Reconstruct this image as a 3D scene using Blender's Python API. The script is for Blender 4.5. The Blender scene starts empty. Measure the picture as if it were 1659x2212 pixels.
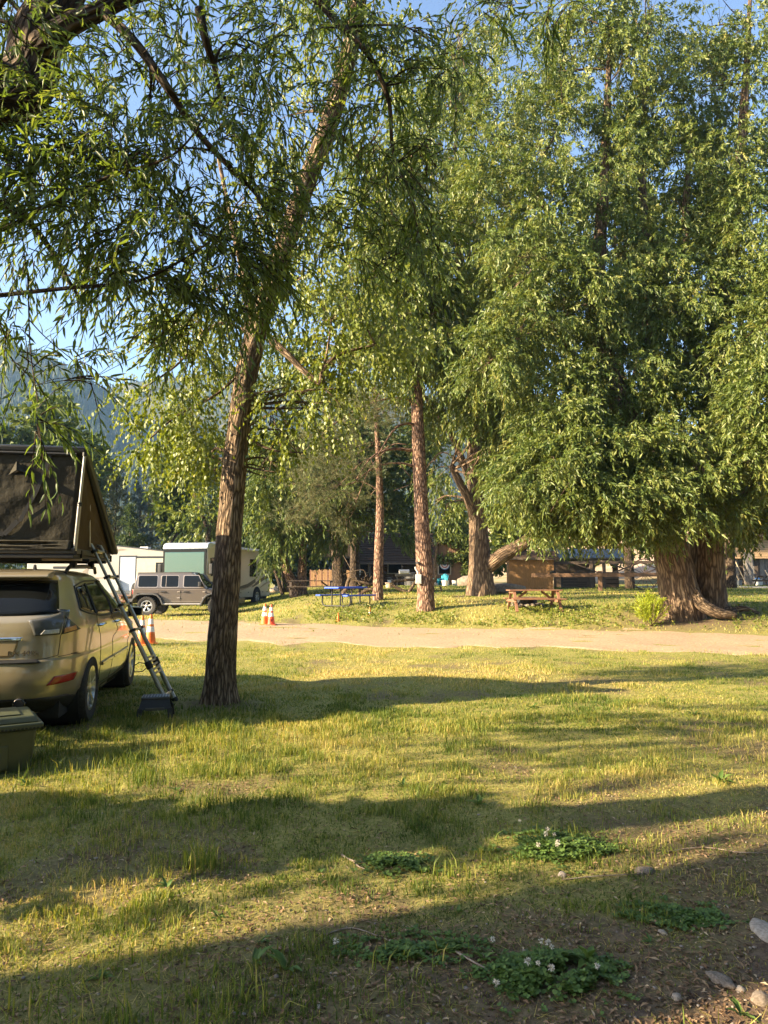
import bpy, bmesh, math, random
import numpy as np
from mathutils import Vector, Matrix
random.seed(7)
rng = np.random.default_rng(7)
sc = bpy.context.scene
col = sc.collection
R = math.radians

# ---------------------------------------------------------------- camera
EYE = 1.55
PITCH = math.atan(147 / 1536)
cam_d = bpy.data.cameras.new('camera')
cam = bpy.data.objects.new('camera', cam_d)
col.objects.link(cam)
cam.location = (0, 0, EYE)
cam.rotation_euler = (math.pi / 2 + PITCH, 0, 0)
cam_d.sensor_fit = 'VERTICAL'
cam_d.sensor_height = 36
cam_d.sensor_width = 27
cam_d.lens = 25
cam_d.clip_end = 6000
sc.camera = cam

# ---------------------------------------------------------------- light
SUN_EL = R(23)
SUN_H = Vector((0.947, 0.32, 0)).normalized()          # the way the light travels over the ground
L = Vector((SUN_H.x * math.cos(SUN_EL), SUN_H.y * math.cos(SUN_EL), -math.sin(SUN_EL)))
world = bpy.data.worlds.new('World')
sc.world = world
world.use_nodes = True
wn = world.node_tree
sky = wn.nodes.new('ShaderNodeTexSky')
sky.sky_type = 'NISHITA'
sky.sun_disc = False
sky.sun_elevation = SUN_EL
sky.sun_rotation = math.atan2(-SUN_H.x, -SUN_H.y)
sky.altitude = 1800
sky.air_density = 1.0
sky.dust_density = 4.5
wn.links.new(sky.outputs[0], wn.nodes['Background'].inputs[0])
wn.nodes['Background'].inputs[1].default_value = 0.095
sun_d = bpy.data.lights.new('sun', 'SUN')
sun_d.energy = 5.0
sun_d.angle = R(0.5)
sun_d.color = (1.0, 0.80, 0.52)
sun = bpy.data.objects.new('sun', sun_d)
col.objects.link(sun)
sun.location = (-60, -20, 40)
sun.rotation_mode = 'QUATERNION'
sun.rotation_quaternion = L.to_track_quat('-Z', 'Y')
sc.view_settings.view_transform = 'Standard'
sc.view_settings.look = 'None'
sc.view_settings.gamma = 1
sc.view_settings.exposure = 2.2
sc.render.engine = 'CYCLES'
cy = sc.cycles
cy.use_denoising = True
cy.max_bounces = 7
cy.diffuse_bounces = 3
cy.glossy_bounces = 3
cy.transmission_bounces = 5
cy.transparent_max_bounces = 6
cy.volume_bounces = 0
cy.caustics_reflective = False
cy.caustics_refractive = False
cy.sample_clamp_indirect = 6

# ---------------------------------------------------------------- noise and terrain
def _hash(ix, iy, seed):
    s = np.sin(ix * 127.1 + iy * 311.7 + seed * 74.7) * 43758.5453
    return s - np.floor(s)
def vnoise(x, y, seed=0):
    x = np.asarray(x, float); y = np.asarray(y, float)
    ix = np.floor(x); iy = np.floor(y)
    fx = x - ix; fy = y - iy
    fx = fx * fx * (3 - 2 * fx); fy = fy * fy * (3 - 2 * fy)
    a = _hash(ix, iy, seed); b = _hash(ix + 1, iy, seed)
    c = _hash(ix, iy + 1, seed); d = _hash(ix + 1, iy + 1, seed)
    return (a * (1 - fx) + b * fx) * (1 - fy) + (c * (1 - fx) + d * fx) * fy
def fbm(x, y, seed=0, o=4):
    t = 0; a = .5; n = 0
    for k in range(o):
        t = t + a * vnoise(x * 2 ** k, y * 2 ** k, seed + k * 13); n += a; a *= .5
    return t / n
def sstep(a, b, x):
    t = np.clip((x - a) / (b - a), 0, 1)
    return t * t * (3 - 2 * t)
def road_far(x): return 24.5 - 0.38 * x
def road_near(x): return 17.1 - 0.30 * x
def height(x, y):
    x = np.asarray(x, float); y = np.asarray(y, float)
    s = np.maximum((y - road_far(x)) / 1.07, 0)
    s = np.minimum(s, 150)
    g = sstep(-8.5, -1.5, x + 0.12 * (y - 30))
    z = (0.95 * (1 - np.exp(-s / 5)) + 0.004 * s) * g
    d = np.hypot(x, y)
    z = z + (fbm(x * .35, y * .35, 3) - .5) * .16 * sstep(3, 12, d)
    w = np.exp(-(d / 9) ** 2)
    z = z + (fbm(x * 2.2, y * 2.2, 5) - .5) * .06 * w + (fbm(x * 14, y * 14, 8, 3) - .5) * .02 * w
    # the dry hillside on the far side of the valley floor
    hx = sstep(5, 45, x - 0.05 * y)
    z = z + hx * sstep(75, 210, y + .5 * x) * (26 + 9 * fbm(x * .02, y * .02, 21))
    return z
def H(x, y): return float(height(x, y))
def soil_mask(x, y):
    """1 = bare soil, 0 = grass"""
    n = fbm(x * .9, y * .9, 31, 4)
    n2 = fbm(x * 3.1, y * 3.1, 32, 3)
    m = sstep(.56, .70, n * .7 + n2 * .3)
    corner = sstep(1.2, 3.2, x * 1.05 - (y - 3.4) * 1.15 + 1.1 + (n - .5) * 2.2) * sstep(6.5, 4.6, y)
    near = sstep(4.1, 2.7, y + (n2 - .5) * 2.2 + (n - .5) * 1.5) * (.35 + .5 * sstep(-1.2, .6, x))
    side = sstep(.7, 1.5, x + (n - .5) * 1.5) * sstep(5.6, 4.4, y + (n2 - .5)) * .72
    tw = np.exp(-(((x - 9.6) / 2.4) ** 2 + ((y - 22.6) / 1.6) ** 2))
    mt = np.exp(-(((x + 2.1) / .55) ** 2 + ((y - 9.1) / .45) ** 2))
    return np.clip(np.maximum.reduce([m * .65, corner, near, side, tw, mt]), 0, 1)
def road_mask(x, y):
    e = (fbm(x * .8, y * .8, 41) - .5) * 1.3 + (fbm(x * 4, y * 4, 43) - .5) * .5
    return sstep(-.5, .5, y - road_near(x) + e) * sstep(.4, -.4, y - road_far(x) + e * .8)

# ---------------------------------------------------------------- pixel helper: where a sight line reaches the distance d
def P(u, v, d):
    x = (u - 829.5) / 1536; y = -(v - 1106) / 1536
    c, s = math.cos(PITCH), math.sin(PITCH)
    dy = c - y * s; dz = s + y * c
    k = d / dy
    return Vector((x * k, d, EYE + dz * k))

def W(x, y, z, r):
    """a world point as a limb row"""
    c, s = math.cos(PITCH), math.sin(PITCH); dp = y * c + (z - EYE) * s
    return (829.5 + 1536 * x / dp, 1106 - 1536 * (-y * s + (z - EYE) * c) / dp, y, 2 * r * 1536 / y)

# ---------------------------------------------------------------- materials
MATS = {}
def mat(name, c1, c2=None, rough=.6, metal=0., scale=8., bump=0., stretch=(1, 1, 1), detail=5., spec=.5, coat=0., bscale=None, bdist=.01, lo=.35, hi=.65):
    if name in MATS: return MATS[name]
    m = bpy.data.materials.new(name); m.use_nodes = True
    nt = m.node_tree; N = nt.nodes; K = nt.links
    b = N['Principled BSDF']
    b.inputs['Roughness'].default_value = rough
    b.inputs['Metallic'].default_value = metal
    b.inputs['Specular IOR Level'].default_value = spec
    b.inputs['Coat Weight'].default_value = coat
    b.inputs['Coat Roughness'].default_value = .06
    if c2 is None: c2 = tuple(v * .8 for v in c1)
    tc = N.new('ShaderNodeTexCoord'); mp = N.new('ShaderNodeMapping')
    mp.inputs['Scale'].default_value = stretch
    K.new(tc.outputs['Object'], mp.inputs[0])
    no = N.new('ShaderNodeTexNoise'); no.inputs['Scale'].default_value = scale; no.inputs['Detail'].default_value = detail
    K.new(mp.outputs[0], no.inputs['Vector'])
    rp = N.new('ShaderNodeValToRGB')
    rp.color_ramp.elements[0].position = lo; rp.color_ramp.elements[1].position = hi
    rp.color_ramp.elements[0].color = (*c1, 1); rp.color_ramp.elements[1].color = (*c2, 1)
    K.new(no.outputs['Fac'], rp.inputs[0]); K.new(rp.outputs[0], b.inputs['Base Color'])
    if bump:
        n2 = N.new('ShaderNodeTexNoise'); n2.inputs['Scale'].default_value = bscale or scale * 3; n2.inputs['Detail'].default_value = 4
        K.new(mp.outputs[0], n2.inputs['Vector'])
        bp = N.new('ShaderNodeBump'); bp.inputs['Strength'].default_value = bump; bp.inputs['Distance'].default_value = bdist
        K.new(n2.outputs['Fac'], bp.inputs['Height']); K.new(bp.outputs[0], b.inputs['Normal'])
    MATS[name] = m
    return m
def leaf_mat(name, stops, trans=.35, rough=.45, spec=.35):
    """stops: list of (pos, colour) over the per-leaf random attribute"""
    m = bpy.data.materials.new(name); m.use_nodes = True
    nt = m.node_tree; N = nt.nodes; K = nt.links
    b = N['Principled BSDF']; out = N['Material Output']
    b.inputs['Roughness'].default_value = rough; b.inputs['Specular IOR Level'].default_value = spec
    at = N.new('ShaderNodeAttribute'); at.attribute_name = 'rnd'
    rp = N.new('ShaderNodeValToRGB'); cr = rp.color_ramp
    while len(cr.elements) < len(stops): cr.elements.new(.5)
    for e, (p, c) in zip(cr.elements, stops): e.position = p; e.color = (*c, 1)
    K.new(at.outputs['Fac'], rp.inputs[0]); K.new(rp.outputs[0], b.inputs['Base Color'])
    tr = N.new('ShaderNodeBsdfTranslucent'); mx = N.new('ShaderNodeMixShader')
    hs = N.new('ShaderNodeHueSaturation'); hs.inputs['Hue'].default_value = .485; hs.inputs['Saturation'].default_value = 1.15; hs.inputs['Value'].default_value = 1.35
    K.new(rp.outputs[0], hs.inputs['Color']); K.new(hs.outputs[0], tr.inputs['Color'])
    mx.inputs[0].default_value = trans
    K.new(b.outputs[0], mx.inputs[1]); K.new(tr.outputs[0], mx.inputs[2]); K.new(mx.outputs[0], out.inputs['Surface'])
    MATS[name] = m
    return m
def bark_mat(name, dark, mid, light, sc_=9., zs=.22, bump=1.0, dist=.03, warp=.12):
    m = bpy.data.materials.new(name); m.use_nodes = True
    nt = m.node_tree; N = nt.nodes; K = nt.links
    b = N['Principled BSDF']; b.inputs['Roughness'].default_value = .9; b.inputs['Specular IOR Level'].default_value = .2
    at = N.new('ShaderNodeAttribute'); at.attribute_name = 'bark'
    mp = N.new('ShaderNodeMapping'); mp.inputs['Scale'].default_value = (1, 1, zs)
    K.new(at.outputs['Vector'], mp.inputs[0])
    nz = N.new('ShaderNodeTexNoise'); nz.inputs['Scale'].default_value = sc_ * .7; nz.inputs['Detail'].default_value = 4
    K.new(mp.outputs[0], nz.inputs['Vector'])
    ad = N.new('ShaderNodeVectorMath'); ad.operation = 'MULTIPLY_ADD'; ad.inputs[1].default_value = (warp, warp, warp)
    K.new(nz.outputs['Color'], ad.inputs[0]); K.new(mp.outputs[0], ad.inputs[2])
    vo = N.new('ShaderNodeTexVoronoi'); vo.feature = 'DISTANCE_TO_EDGE'; vo.inputs['Scale'].default_value = sc_
    K.new(ad.outputs[0], vo.inputs['Vector'])
    r1 = N.new('ShaderNodeValToRGB'); r1.color_ramp.elements[0].position = .02; r1.color_ramp.elements[1].position = .38
    K.new(vo.outputs['Distance'], r1.inputs[0])
    n2 = N.new('ShaderNodeTexNoise'); n2.inputs['Scale'].default_value = sc_ * 3.; n2.inputs['Detail'].default_value = 4
    K.new(ad.outputs[0], n2.inputs['Vector'])
    mm = N.new('ShaderNodeMath'); mm.operation = 'MULTIPLY_ADD'; mm.inputs[1].default_value = .45
    K.new(n2.outputs['Fac'], mm.inputs[0]); K.new(r1.outputs[0], mm.inputs[2])
    rp = N.new('ShaderNodeValToRGB'); cr = rp.color_ramp; cr.elements.new(.5)
    for e, (p, c) in zip(cr.elements, ((.2, dark), (.65, mid), (1.25 / 1.3, light))): e.position = p; e.color = (*c, 1)
    K.new(mm.outputs[0], rp.inputs[0]); K.new(rp.outputs[0], b.inputs['Base Color'])
    bp = N.new('ShaderNodeBump'); bp.inputs['Strength'].default_value = bump; bp.inputs['Distance'].default_value = dist
    K.new(mm.outputs[0], bp.inputs['Height']); K.new(bp.outputs[0], b.inputs['Normal'])
    MATS[name] = m
    return m
def glass_mat(name, c, rough=.04, spec=.6):
    m = bpy.data.materials.new(name); m.use_nodes = True
    b = m.node_tree.nodes['Principled BSDF']
    b.inputs['Base Color'].default_value = (*c, 1); b.inputs['Roughness'].default_value = rough
    b.inputs['Specular IOR Level'].default_value = spec
    MATS[name] = m
    return m

# ---------------------------------------------------------------- mesh helpers
def tag(o, label=None, cat=None, group=None, kind=None):
    if label: o['label'] = label
    if cat: o['category'] = cat
    if group: o['group'] = group
    if kind: o['kind'] = kind
    return o
def thing(name, label, cat, loc=(0, 0, 0), rz=0., group=None):
    o = bpy.data.objects.new(name, None); col.objects.link(o)
    o.location = loc; o.rotation_euler = (0, 0, rz); o.empty_display_size = .2
    return tag(o, label, cat, group)
def link(name, me, m, parent=None, loc=None):
    o = bpy.data.objects.new(name, me); col.objects.link(o)
    if m is not None and not me.materials: me.materials.append(m)
    if parent is not None: o.parent = parent
    if loc is not None: o.location = loc
    return o
def tri_mesh(name, V, F, attrs=None, smooth=False):
    """V (n,3), F (m,3) numpy"""
    me = bpy.data.meshes.new(name)
    V = np.ascontiguousarray(V, np.float32); F = np.ascontiguousarray(F, np.int32)
    me.vertices.add(len(V)); me.vertices.foreach_set('co', V.ravel())
    me.loops.add(F.size); me.loops.foreach_set('vertex_index', F.ravel())
    me.polygons.add(len(F)); k = F.shape[1]
    me.polygons.foreach_set('loop_start', np.arange(0, F.size, k, dtype=np.int32))
    try: me.polygons.foreach_set('loop_total', np.full(len(F), k, np.int32))
    except Exception: pass
    if attrs:
        for an, av in attrs.items():
            if av.ndim == 1:
                a = me.attributes.new(an, 'FLOAT', 'POINT'); a.data.foreach_set('value', np.ascontiguousarray(av, np.float32))
            else:
                a = me.attributes.new(an, 'FLOAT_VECTOR', 'POINT'); a.data.foreach_set('vector', np.ascontiguousarray(av, np.float32).ravel())
    me.update(calc_edges=True)
    if smooth: me.polygons.foreach_set('use_smooth', np.ones(len(F), bool))
    return me
class MB:
    def __init__(s): s.v = []; s.f = []
    def add(s, vs, fs):
        k = len(s.v); s.v += [tuple(p) for p in vs]; s.f += [tuple(i + k for i in f) for f in fs]; return s
    def box(s, x0, x1, y0, y1, z0, z1):
        return s.add([(x0, y0, z0), (x1, y0, z0), (x1, y1, z0), (x0, y1, z0), (x0, y0, z1), (x1, y0, z1), (x1, y1, z1), (x0, y1, z1)],
                     [(0, 3, 2, 1), (4, 5, 6, 7), (0, 1, 5, 4), (1, 2, 6, 5), (2, 3, 7, 6), (3, 0, 4, 7)])
    def beam(s, p, q, w, h, up=(0, 0, 1)):
        p = Vector(p); q = Vector(q); d = (q - p).normalized(); u = Vector(up)
        sd = d.cross(u)
        if sd.length < 1e-4: sd = d.cross(Vector((0, 1, 0)))
        sd.normalize(); u = sd.cross(d)
        c = []
        for a in (p, q):
            for i, j in ((-1, -1), (1, -1), (1, 1), (-1, 1)): c.append(a + sd * (i * w / 2) + u * (j * h / 2))
        return s.add(c, [(0, 3, 2, 1), (4, 5, 6, 7), (0, 1, 5, 4), (1, 2, 6, 5), (2, 3, 7, 6), (3, 0, 4, 7)])
    def prism(s, poly, axis, a, b):
        """poly in the plane of the two other axes, extruded along axis from a to b"""
        def mk(p, t):
            return {'x': (t, p[0], p[1]), 'y': (p[0], t, p[1]), 'z': (p[0], p[1], t)}[axis]
        n = len(poly)
        vs = [mk(p, a) for p in poly] + [mk(p, b) for p in poly]
        return s.add(vs, [tuple(range(n))[::-1], tuple(range(n, 2 * n))] + [(i, (i + 1) % n, n + (i + 1) % n, n + i) for i in range(n)])
    def tube(s, pts, rad, n=8, caps=True):
        pts = [Vector(p) for p in pts]
        if not hasattr(rad, '__len__'): rad = [rad] * len(pts)
        k = len(s.v); u = None
        for i, p in enumerate(pts):
            d = (pts[min(i + 1, len(pts) - 1)] - pts[max(i - 1, 0)]).normalized()
            if u is None:
                u = d.orthogonal().normalized()
            u = (u - d * u.dot(d)).normalized(); w = d.cross(u)
            for j in range(n):
                a = 2 * math.pi * j / n
                s.v.append(tuple(p + (u * math.cos(a) + w * math.sin(a)) * rad[i]))
        for i in range(len(pts) - 1):
            for j in range(n):
                a = k + i * n + j; b = k + i * n + (j + 1) % n
                s.f.append((a, b, b + n, a + n))
        if caps:
            s.f.append(tuple(k + j for j in range(n))[::-1]); e = k + (len(pts) - 1) * n
            s.f.append(tuple(e + j for j in range(n)))
        return s
    def lathe(s, prof, n=24, axis='z', c=(0, 0, 0), a0=0.):
        """prof list of (r, h) along the axis"""
        k = len(s.v)
        for r, h in prof:
            for j in range(n):
                a = 2 * math.pi * j / n + a0
                x, y = r * math.cos(a), r * math.sin(a)
                p = {'z': (x, y, h), 'x': (h, x, y), 'y': (x, h, y)}[axis]
                s.v.append((p[0] + c[0], p[1] + c[1], p[2] + c[2]))
        for i in range(len(prof) - 1):
            for j in range(n):
                a = k + i * n + j; b = k + i * n + (j + 1) % n
                s.f.append((a, b, b + n, a + n))
        s.f.append(tuple(k + j for j in range(n))[::-1]); e = k + (len(prof) - 1) * n
        s.f.append(tuple(e + j for j in range(n)))
        return s
    def build(s, name, m, parent=None, bevel=0., smooth=False, loc=None, seg=2):
        me = bpy.data.meshes.new(name)
        me.from_pydata(s.v, [], s.f); me.update()
        bm = bmesh.new(); bm.from_mesh(me); bmesh.ops.recalc_face_normals(bm, faces=bm.faces); bm.to_mesh(me); bm.free()
        if smooth:
            me.polygons.foreach_set('use_smooth', np.ones(len(me.polygons), bool))
            try: me.set_sharp_from_angle(angle=R(40))
            except Exception: pass
        o = link(name, me, m, parent, loc)
        if bevel:
            md = o.modifiers.new('bevel', 'BEVEL'); md.width = bevel; md.segments = seg; md.limit_method = 'ANGLE'; md.angle_limit = R(35)
        return o
def copy_tree(o, parent=None):
    c = o.copy(); col.objects.link(c); c.parent = parent
    for ch in list(o.children): copy_tree(ch, c)
    return c
def text(name, body, size, m, parent, loc, rot, ext=.003, align='CENTER', sx=1.):
    cu = bpy.data.curves.new(name, 'FONT'); cu.body = body; cu.size = size; cu.extrude = ext; cu.align_x = align; cu.align_y = 'CENTER'
    o = bpy.data.objects.new('text_source', cu); col.objects.link(o)
    bpy.context.view_layer.update()
    me = bpy.data.meshes.new_from_object(o.evaluated_get(bpy.context.evaluated_depsgraph_get()))
    bpy.data.objects.remove(o); bpy.data.curves.remove(cu); me.name = name; me.materials.clear()
    o = link(name, me, m, parent, loc); o.rotation_euler = rot; o.scale = (sx, 1, 1)
    return o

# ---------------------------------------------------------------- foliage helpers
def nrm(a): return a / np.maximum(np.linalg.norm(a, axis=-1, keepdims=True), 1e-9)
def leaves_geo(p, d, n, ln, w, fine=False, fold=.12, curl=.12):
    """one leaf per row; returns V, F (tris)"""
    N = len(p)
    ln = np.broadcast_to(ln, (N,))[:, None]; w = np.broadcast_to(w, (N,))[:, None]
    sd = nrm(np.cross(d, n)); n = nrm(np.cross(sd, d))
    if not fine:
        m = p + d * ln * .45
        V = np.stack([p, m + sd * w * .5 + n * w * fold, p + d * ln - n * ln * curl, m - sd * w * .5 + n * w * fold], 1).reshape(-1, 3)
        i = np.arange(N)[:, None] * 4
        F = np.concatenate([i + [0, 1, 2], i + [0, 2, 3]], 1).reshape(-1, 3)
        return V, F, 4
    a = p + d * ln * .28 + n * ln * curl * .25
    b = p + d * ln * .62 + n * ln * curl * .15
    V = np.stack([p, a - sd * w * .5, a + sd * w * .5, b - sd * w * .42, b + sd * w * .42, p + d * ln - n * ln * curl, a * .5 + b * .5 - n * w * fold * 1.5], 1).reshape(-1, 3)
    i = np.arange(N)[:, None] * 7
    F = np.concatenate([i + [0, 6, 1], i + [0, 2, 6], i + [1, 6, 3], i + [2, 4, 6], i + [3, 6, 5], i + [4, 5, 6]], 1).reshape(-1, 3)
    return V, F, 7
def twig_leaves(start, dirs, Lt, k, droop, ll, lw, spread=.55, down=.35, fine=False, tfree=.12):
    """k leaves along each hanging twig; returns leaf V,F,nv and the twig points"""
    N = len(start)
    t = np.linspace(tfree, 1, k)[None, :, None]
    Lt = np.broadcast_to(Lt, (N,))[:, None, None]
    g = np.array([0, 0, -1.])
    pos = start[:, None] + dirs[:, None] * Lt * t + g * (droop * Lt * t * t)
    tan = nrm(dirs[:, None] + 2 * g * droop * t + 0 * pos)
    rd = rng.normal(size=(N, k, 3))
    d = nrm(tan * .75 + nrm(rd) * spread + g * down)
    n = rng.normal(size=(N, k, 3)) * .8 + np.array([0, 0, .8])
    p = pos.reshape(-1, 3); d = d.reshape(-1, 3); n = n.reshape(-1, 3)
    M = len(p)
    V, F, nv = leaves_geo(p, d, n, ll * rng.uniform(.65, 1.2, M), lw * rng.uniform(.75, 1.2, M), fine)
    return V, F, nv, pos
def blob_points(c, r, n, clump=9, tight=.26, shell=.45, rg=None):
    """n starts in an ellipsoid, gathered in clumps, with outward directions"""
    rg = rg or rng
    nc = max(3, n // clump)
    q = nrm(rg.normal(size=(nc, 3))) * (shell + (1 - shell) * rg.random((nc, 1)) ** .6)
    i = rg.integers(0, nc, n)
    q = q[i] + rg.normal(size=(n, 3)) * tight
    return c + q * r, nrm(q * np.asarray(r) + rg.normal(size=(n, 3)) * .35 * np.mean(r))
def cr_path(pts, per=6):
    """Catmull-Rom through rows (x,y,z,r)"""
    A = np.array(pts, float); A = np.vstack([2 * A[0] - A[1], A, 2 * A[-1] - A[-2]])
    out = []
    for i in range(1, len(A) - 2):
        for t in np.arange(per) / per:
            a, b, c, d = A[i - 1:i + 3]
            out.append(.5 * (2 * b + (c - a) * t + (2 * a - 5 * b + 4 * c - d) * t * t + (3 * b - a - 3 * c + d) * t ** 3))
    out.append(A[-2])
    return np.array(out)
class Wood:
    """tubes with the bark coordinates"""
    def __init__(s): s.V = []; s.F = []; s.B = []; s.n = 0
    def tube(s, path, n=10, rough=0., freq=5., seed=0, flare=0.):
        P3 = path[:, :3]; r = np.maximum(path[:, 3], .002)
        m = len(P3)
        T = nrm(np.gradient(P3, axis=0))
        ln = np.concatenate([[0], np.cumsum(np.linalg.norm(np.diff(P3, axis=0), axis=1))])
        u = np.cross(T[0], [0, 1, 0.02]); u /= np.linalg.norm(u)
        a = np.arange(n) * 2 * np.pi / n
        V = np.zeros((m, n, 3)); B = np.zeros((m, n, 3))
        for i in range(m):
            u = u - T[i] * u.dot(T[i]); u /= np.linalg.norm(u); w = np.cross(T[i], u)
            rr = np.full(n, r[i])
            if rough:
                k = max(3, round(freq * 2 * math.pi * r[0] / .5))
                f1 = (a / (2 * np.pi) * k)
                e = vnoise(f1 % k, ln[i] * 2.2 + 0 * a, seed) * .65 + vnoise((f1 * 2) % (2 * k), ln[i] * 6 + 0 * a, seed + 3) * .35
                rr = rr * (1 + rough * (e - .5) * 2)
            if flare:
                h = ln[i]
                lob = .5 + .5 * np.sin(a * 5 + seed) * vnoise(a * 2, a * 0, seed + 9)
                rr = rr * (1 + flare * np.exp(-h / (1.6 * r[0])) * (.35 + 1.1 * lob))
            V[i] = P3[i] + rr[:, None] * (np.cos(a)[:, None] * u + np.sin(a)[:, None] * w)
            B[i] = np.stack([np.cos(a) * r[i], np.sin(a) * r[i], np.full(n, ln[i] + seed * 3.1)], 1)
        idx = np.arange(m * n).reshape(m, n)
        q = np.stack([idx[:-1], np.roll(idx, -1, 1)[:-1], np.roll(idx, -1, 1)[1:], idx[1:]], -1).reshape(-1, 4)
        s.V.append(V.reshape(-1, 3)); s.B.append(B.reshape(-1, 3)); s.F.append(q + s.n); s.n += m * n
        c = P3[-1] + T[-1] * r[-1] * .3
        s.V.append(c[None]); s.B.append(np.array([[0, 0, ln[-1]]])); ci = s.n; s.n += 1
        e = idx[-1] + ci - m * n
        s.F.append(np.stack([e, np.roll(e, -1), np.full(n, ci), np.full(n, ci)], 1))
        return s
    def mesh(s, name, off):
        V = np.vstack(s.V) - off; F = np.vstack(s.F); B = np.vstack(s.B)
        t = np.vstack([F[:, :3], F[:, [0, 2, 3]]]); t = t[(t[:, 1] != t[:, 2])]
        return tri_mesh(name, V, t, {'bark': B}, True)
def limb(rows):
    """rows (u, v, d, width_px) -> path"""
    out = []
    for u, v, d, w in rows:
        p = P(u, v, d); out.append((p.x, p.y, p.z, w * .5 * d / 1536))
    return out
def make_tree(name, label, limbs, blobs, leaf, bark, leafm, cat='tree', group=None, sides=(22, 9), rough=.07, flare=.5, off=None, world_limbs=False, per=7, auto=True, seed=1, fine=False, twigs=False, ground=True):
    """limbs: rows of (u,v,d,px width); blobs: (u,v,d, ru_px, rv_px, rd_m, n_twigs)"""
    rg = np.random.default_rng(seed)
    paths = [limb(l) if not world_limbs else l for l in limbs]
    base = np.array(paths[0][0][:3])
    if ground: base[2] = H(base[0], base[1])
    tr = Wood(); pts = []
    for i, p in enumerate(paths):
        if i == 0 and ground: p = [(p[0][0], p[0][1], base[2] - .15, p[0][3])] + p[1:]
        q = cr_path(p, per); pts.append(q)
        big = q[0, 3] > .09
        tr.tube(q, sides[0] if big else sides[1], rough if big else 0, seed=seed + i, flare=flare if i == 0 or (i == 1 and abs(p[0][2] - base[2]) < .6) else 0)
    root = thing(name, label, cat, base, 0, group)
    link('trunk', tr.mesh('trunk', base), bark, root)
    allp = np.vstack(pts)
    br = Wood(); S = []; D = []; K = []
    for bi, b in enumerate(blobs):
        if len(b) == 3: c, r, n = np.array(b[0], float), np.array(b[1], float), b[2]
        else:
            u, v, d, ru, rv, rd, n = b
            c = np.array(P(u, v, d)); r = np.array([ru * d / 1536, rd, rv * d / 1536])
        st, di = blob_points(c, r, n, leaf.get('clump', 9), leaf.get('tight', .26), leaf.get('shell', .45), rg=rg)
        S.append(st); D.append(di)
        if auto:
            w = np.linalg.norm(allp[:, :3] - c, axis=1) + (allp[:, 2] > c[2]) * .8
            j = int(np.argmin(w)); a = allp[j]
            for s_ in range(3 if n > 60 else 2):
                e = c + rg.normal(size=3) * r * .45 * (s_ > 0)
                Ld = np.linalg.norm(e - a[:3])
                if Ld < .3: continue
                mid = (a[:3] + e) / 2 + rg.normal(size=3) * Ld * .08 + [0, 0, Ld * .07]
                r0 = min(a[3] * .55, .012 * Ld + .012)
                q = cr_path([(*a[:3], r0), (*mid, r0 * .7), (*e, r0 * .3)], 5)
                br.tube(q, 6 if n > 60 and sides[0] > 12 else 4)
                for g_ in range(4 if sides[0] > 12 else 2):
                    f = q[rg.integers(5, len(q))]
                    e2 = c + nrm(rg.normal(size=3)) * r * .8
                    m2 = (f[:3] + e2) / 2 + [0, 0, .06 * np.linalg.norm(e2 - f[:3])]
                    br.tube(cr_path([(*f[:3], f[3] * .6), (*m2, f[3] * .4), (*e2, .006)], 3), 4)
    if br.V: link('branches', br.mesh('branches', base), bark, root)['kind'] = 'stuff'
    if S:
        S = np.vstack(S); D = np.vstack(D)
        D = nrm(D * leaf.get('out', 1.) + np.array([0, 0, leaf.get('up', -.2)]))
        Lt = leaf['twig'] * rg.uniform(.5, 1.25, len(S))
        if leaf.get('needle'):
            V, F, nv = needles(S, D, leaf, rg)
        else:
            V, F, nv, pos = twig_leaves(S, D, Lt, leaf['k'], leaf['droop'], leaf['len'], leaf['w'], leaf.get('spread', .55), leaf.get('down', .35), fine)
        M = len(V) // nv
        if leaf.get('needle'): rn = np.repeat(np.clip(np.repeat(rg.normal(.5, .16, len(S)), leaf['k']) + rg.normal(0, .1, M), 0, 1), nv)
        else: rn = np.repeat(np.clip(np.repeat(rg.normal(.45, .17, len(S)), leaf['k']) + rg.normal(0, .13, M), 0, 1), nv)
        if off is not None: V = V + off
        me = tri_mesh('crown', V - base, F, {'rnd': rn})
        link('crown', me, leafm, root)
        if twigs:
            tw = Wood()
            for i in range(len(S)):
                q = pos[i][2::5]; q = np.vstack([S[i], q])
                tw.tube(np.hstack([q, np.linspace(.0045, .0015, len(q))[:, None]]), 3)
            link('twigs', tw.mesh('twigs', base), bark, root)
    return root
def needles(S, D, leaf, rg):
    """a brush of k needles at each start"""
    N = len(S); k = leaf['k']
    t = rg.random((N, k, 1)) * leaf['twig']
    p = S[:, None] + D[:, None] * t
    d = nrm(D[:, None] * .7 + nrm(rg.normal(size=(N, k, 3))) * .9)
    p = p.reshape(-1, 3); d = d.reshape(-1, 3); M = len(p)
    sd = nrm(np.cross(d, rg.normal(size=(M, 3))))
    ln = leaf['len'] * rg.uniform(.7, 1.15, (M, 1)); w = leaf['w']
    V = np.stack([p - sd * w * .5, p + sd * w * .5, p + d * ln], 1).reshape(-1, 3)
    return V, np.arange(M * 3).reshape(-1, 3), 3

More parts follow.
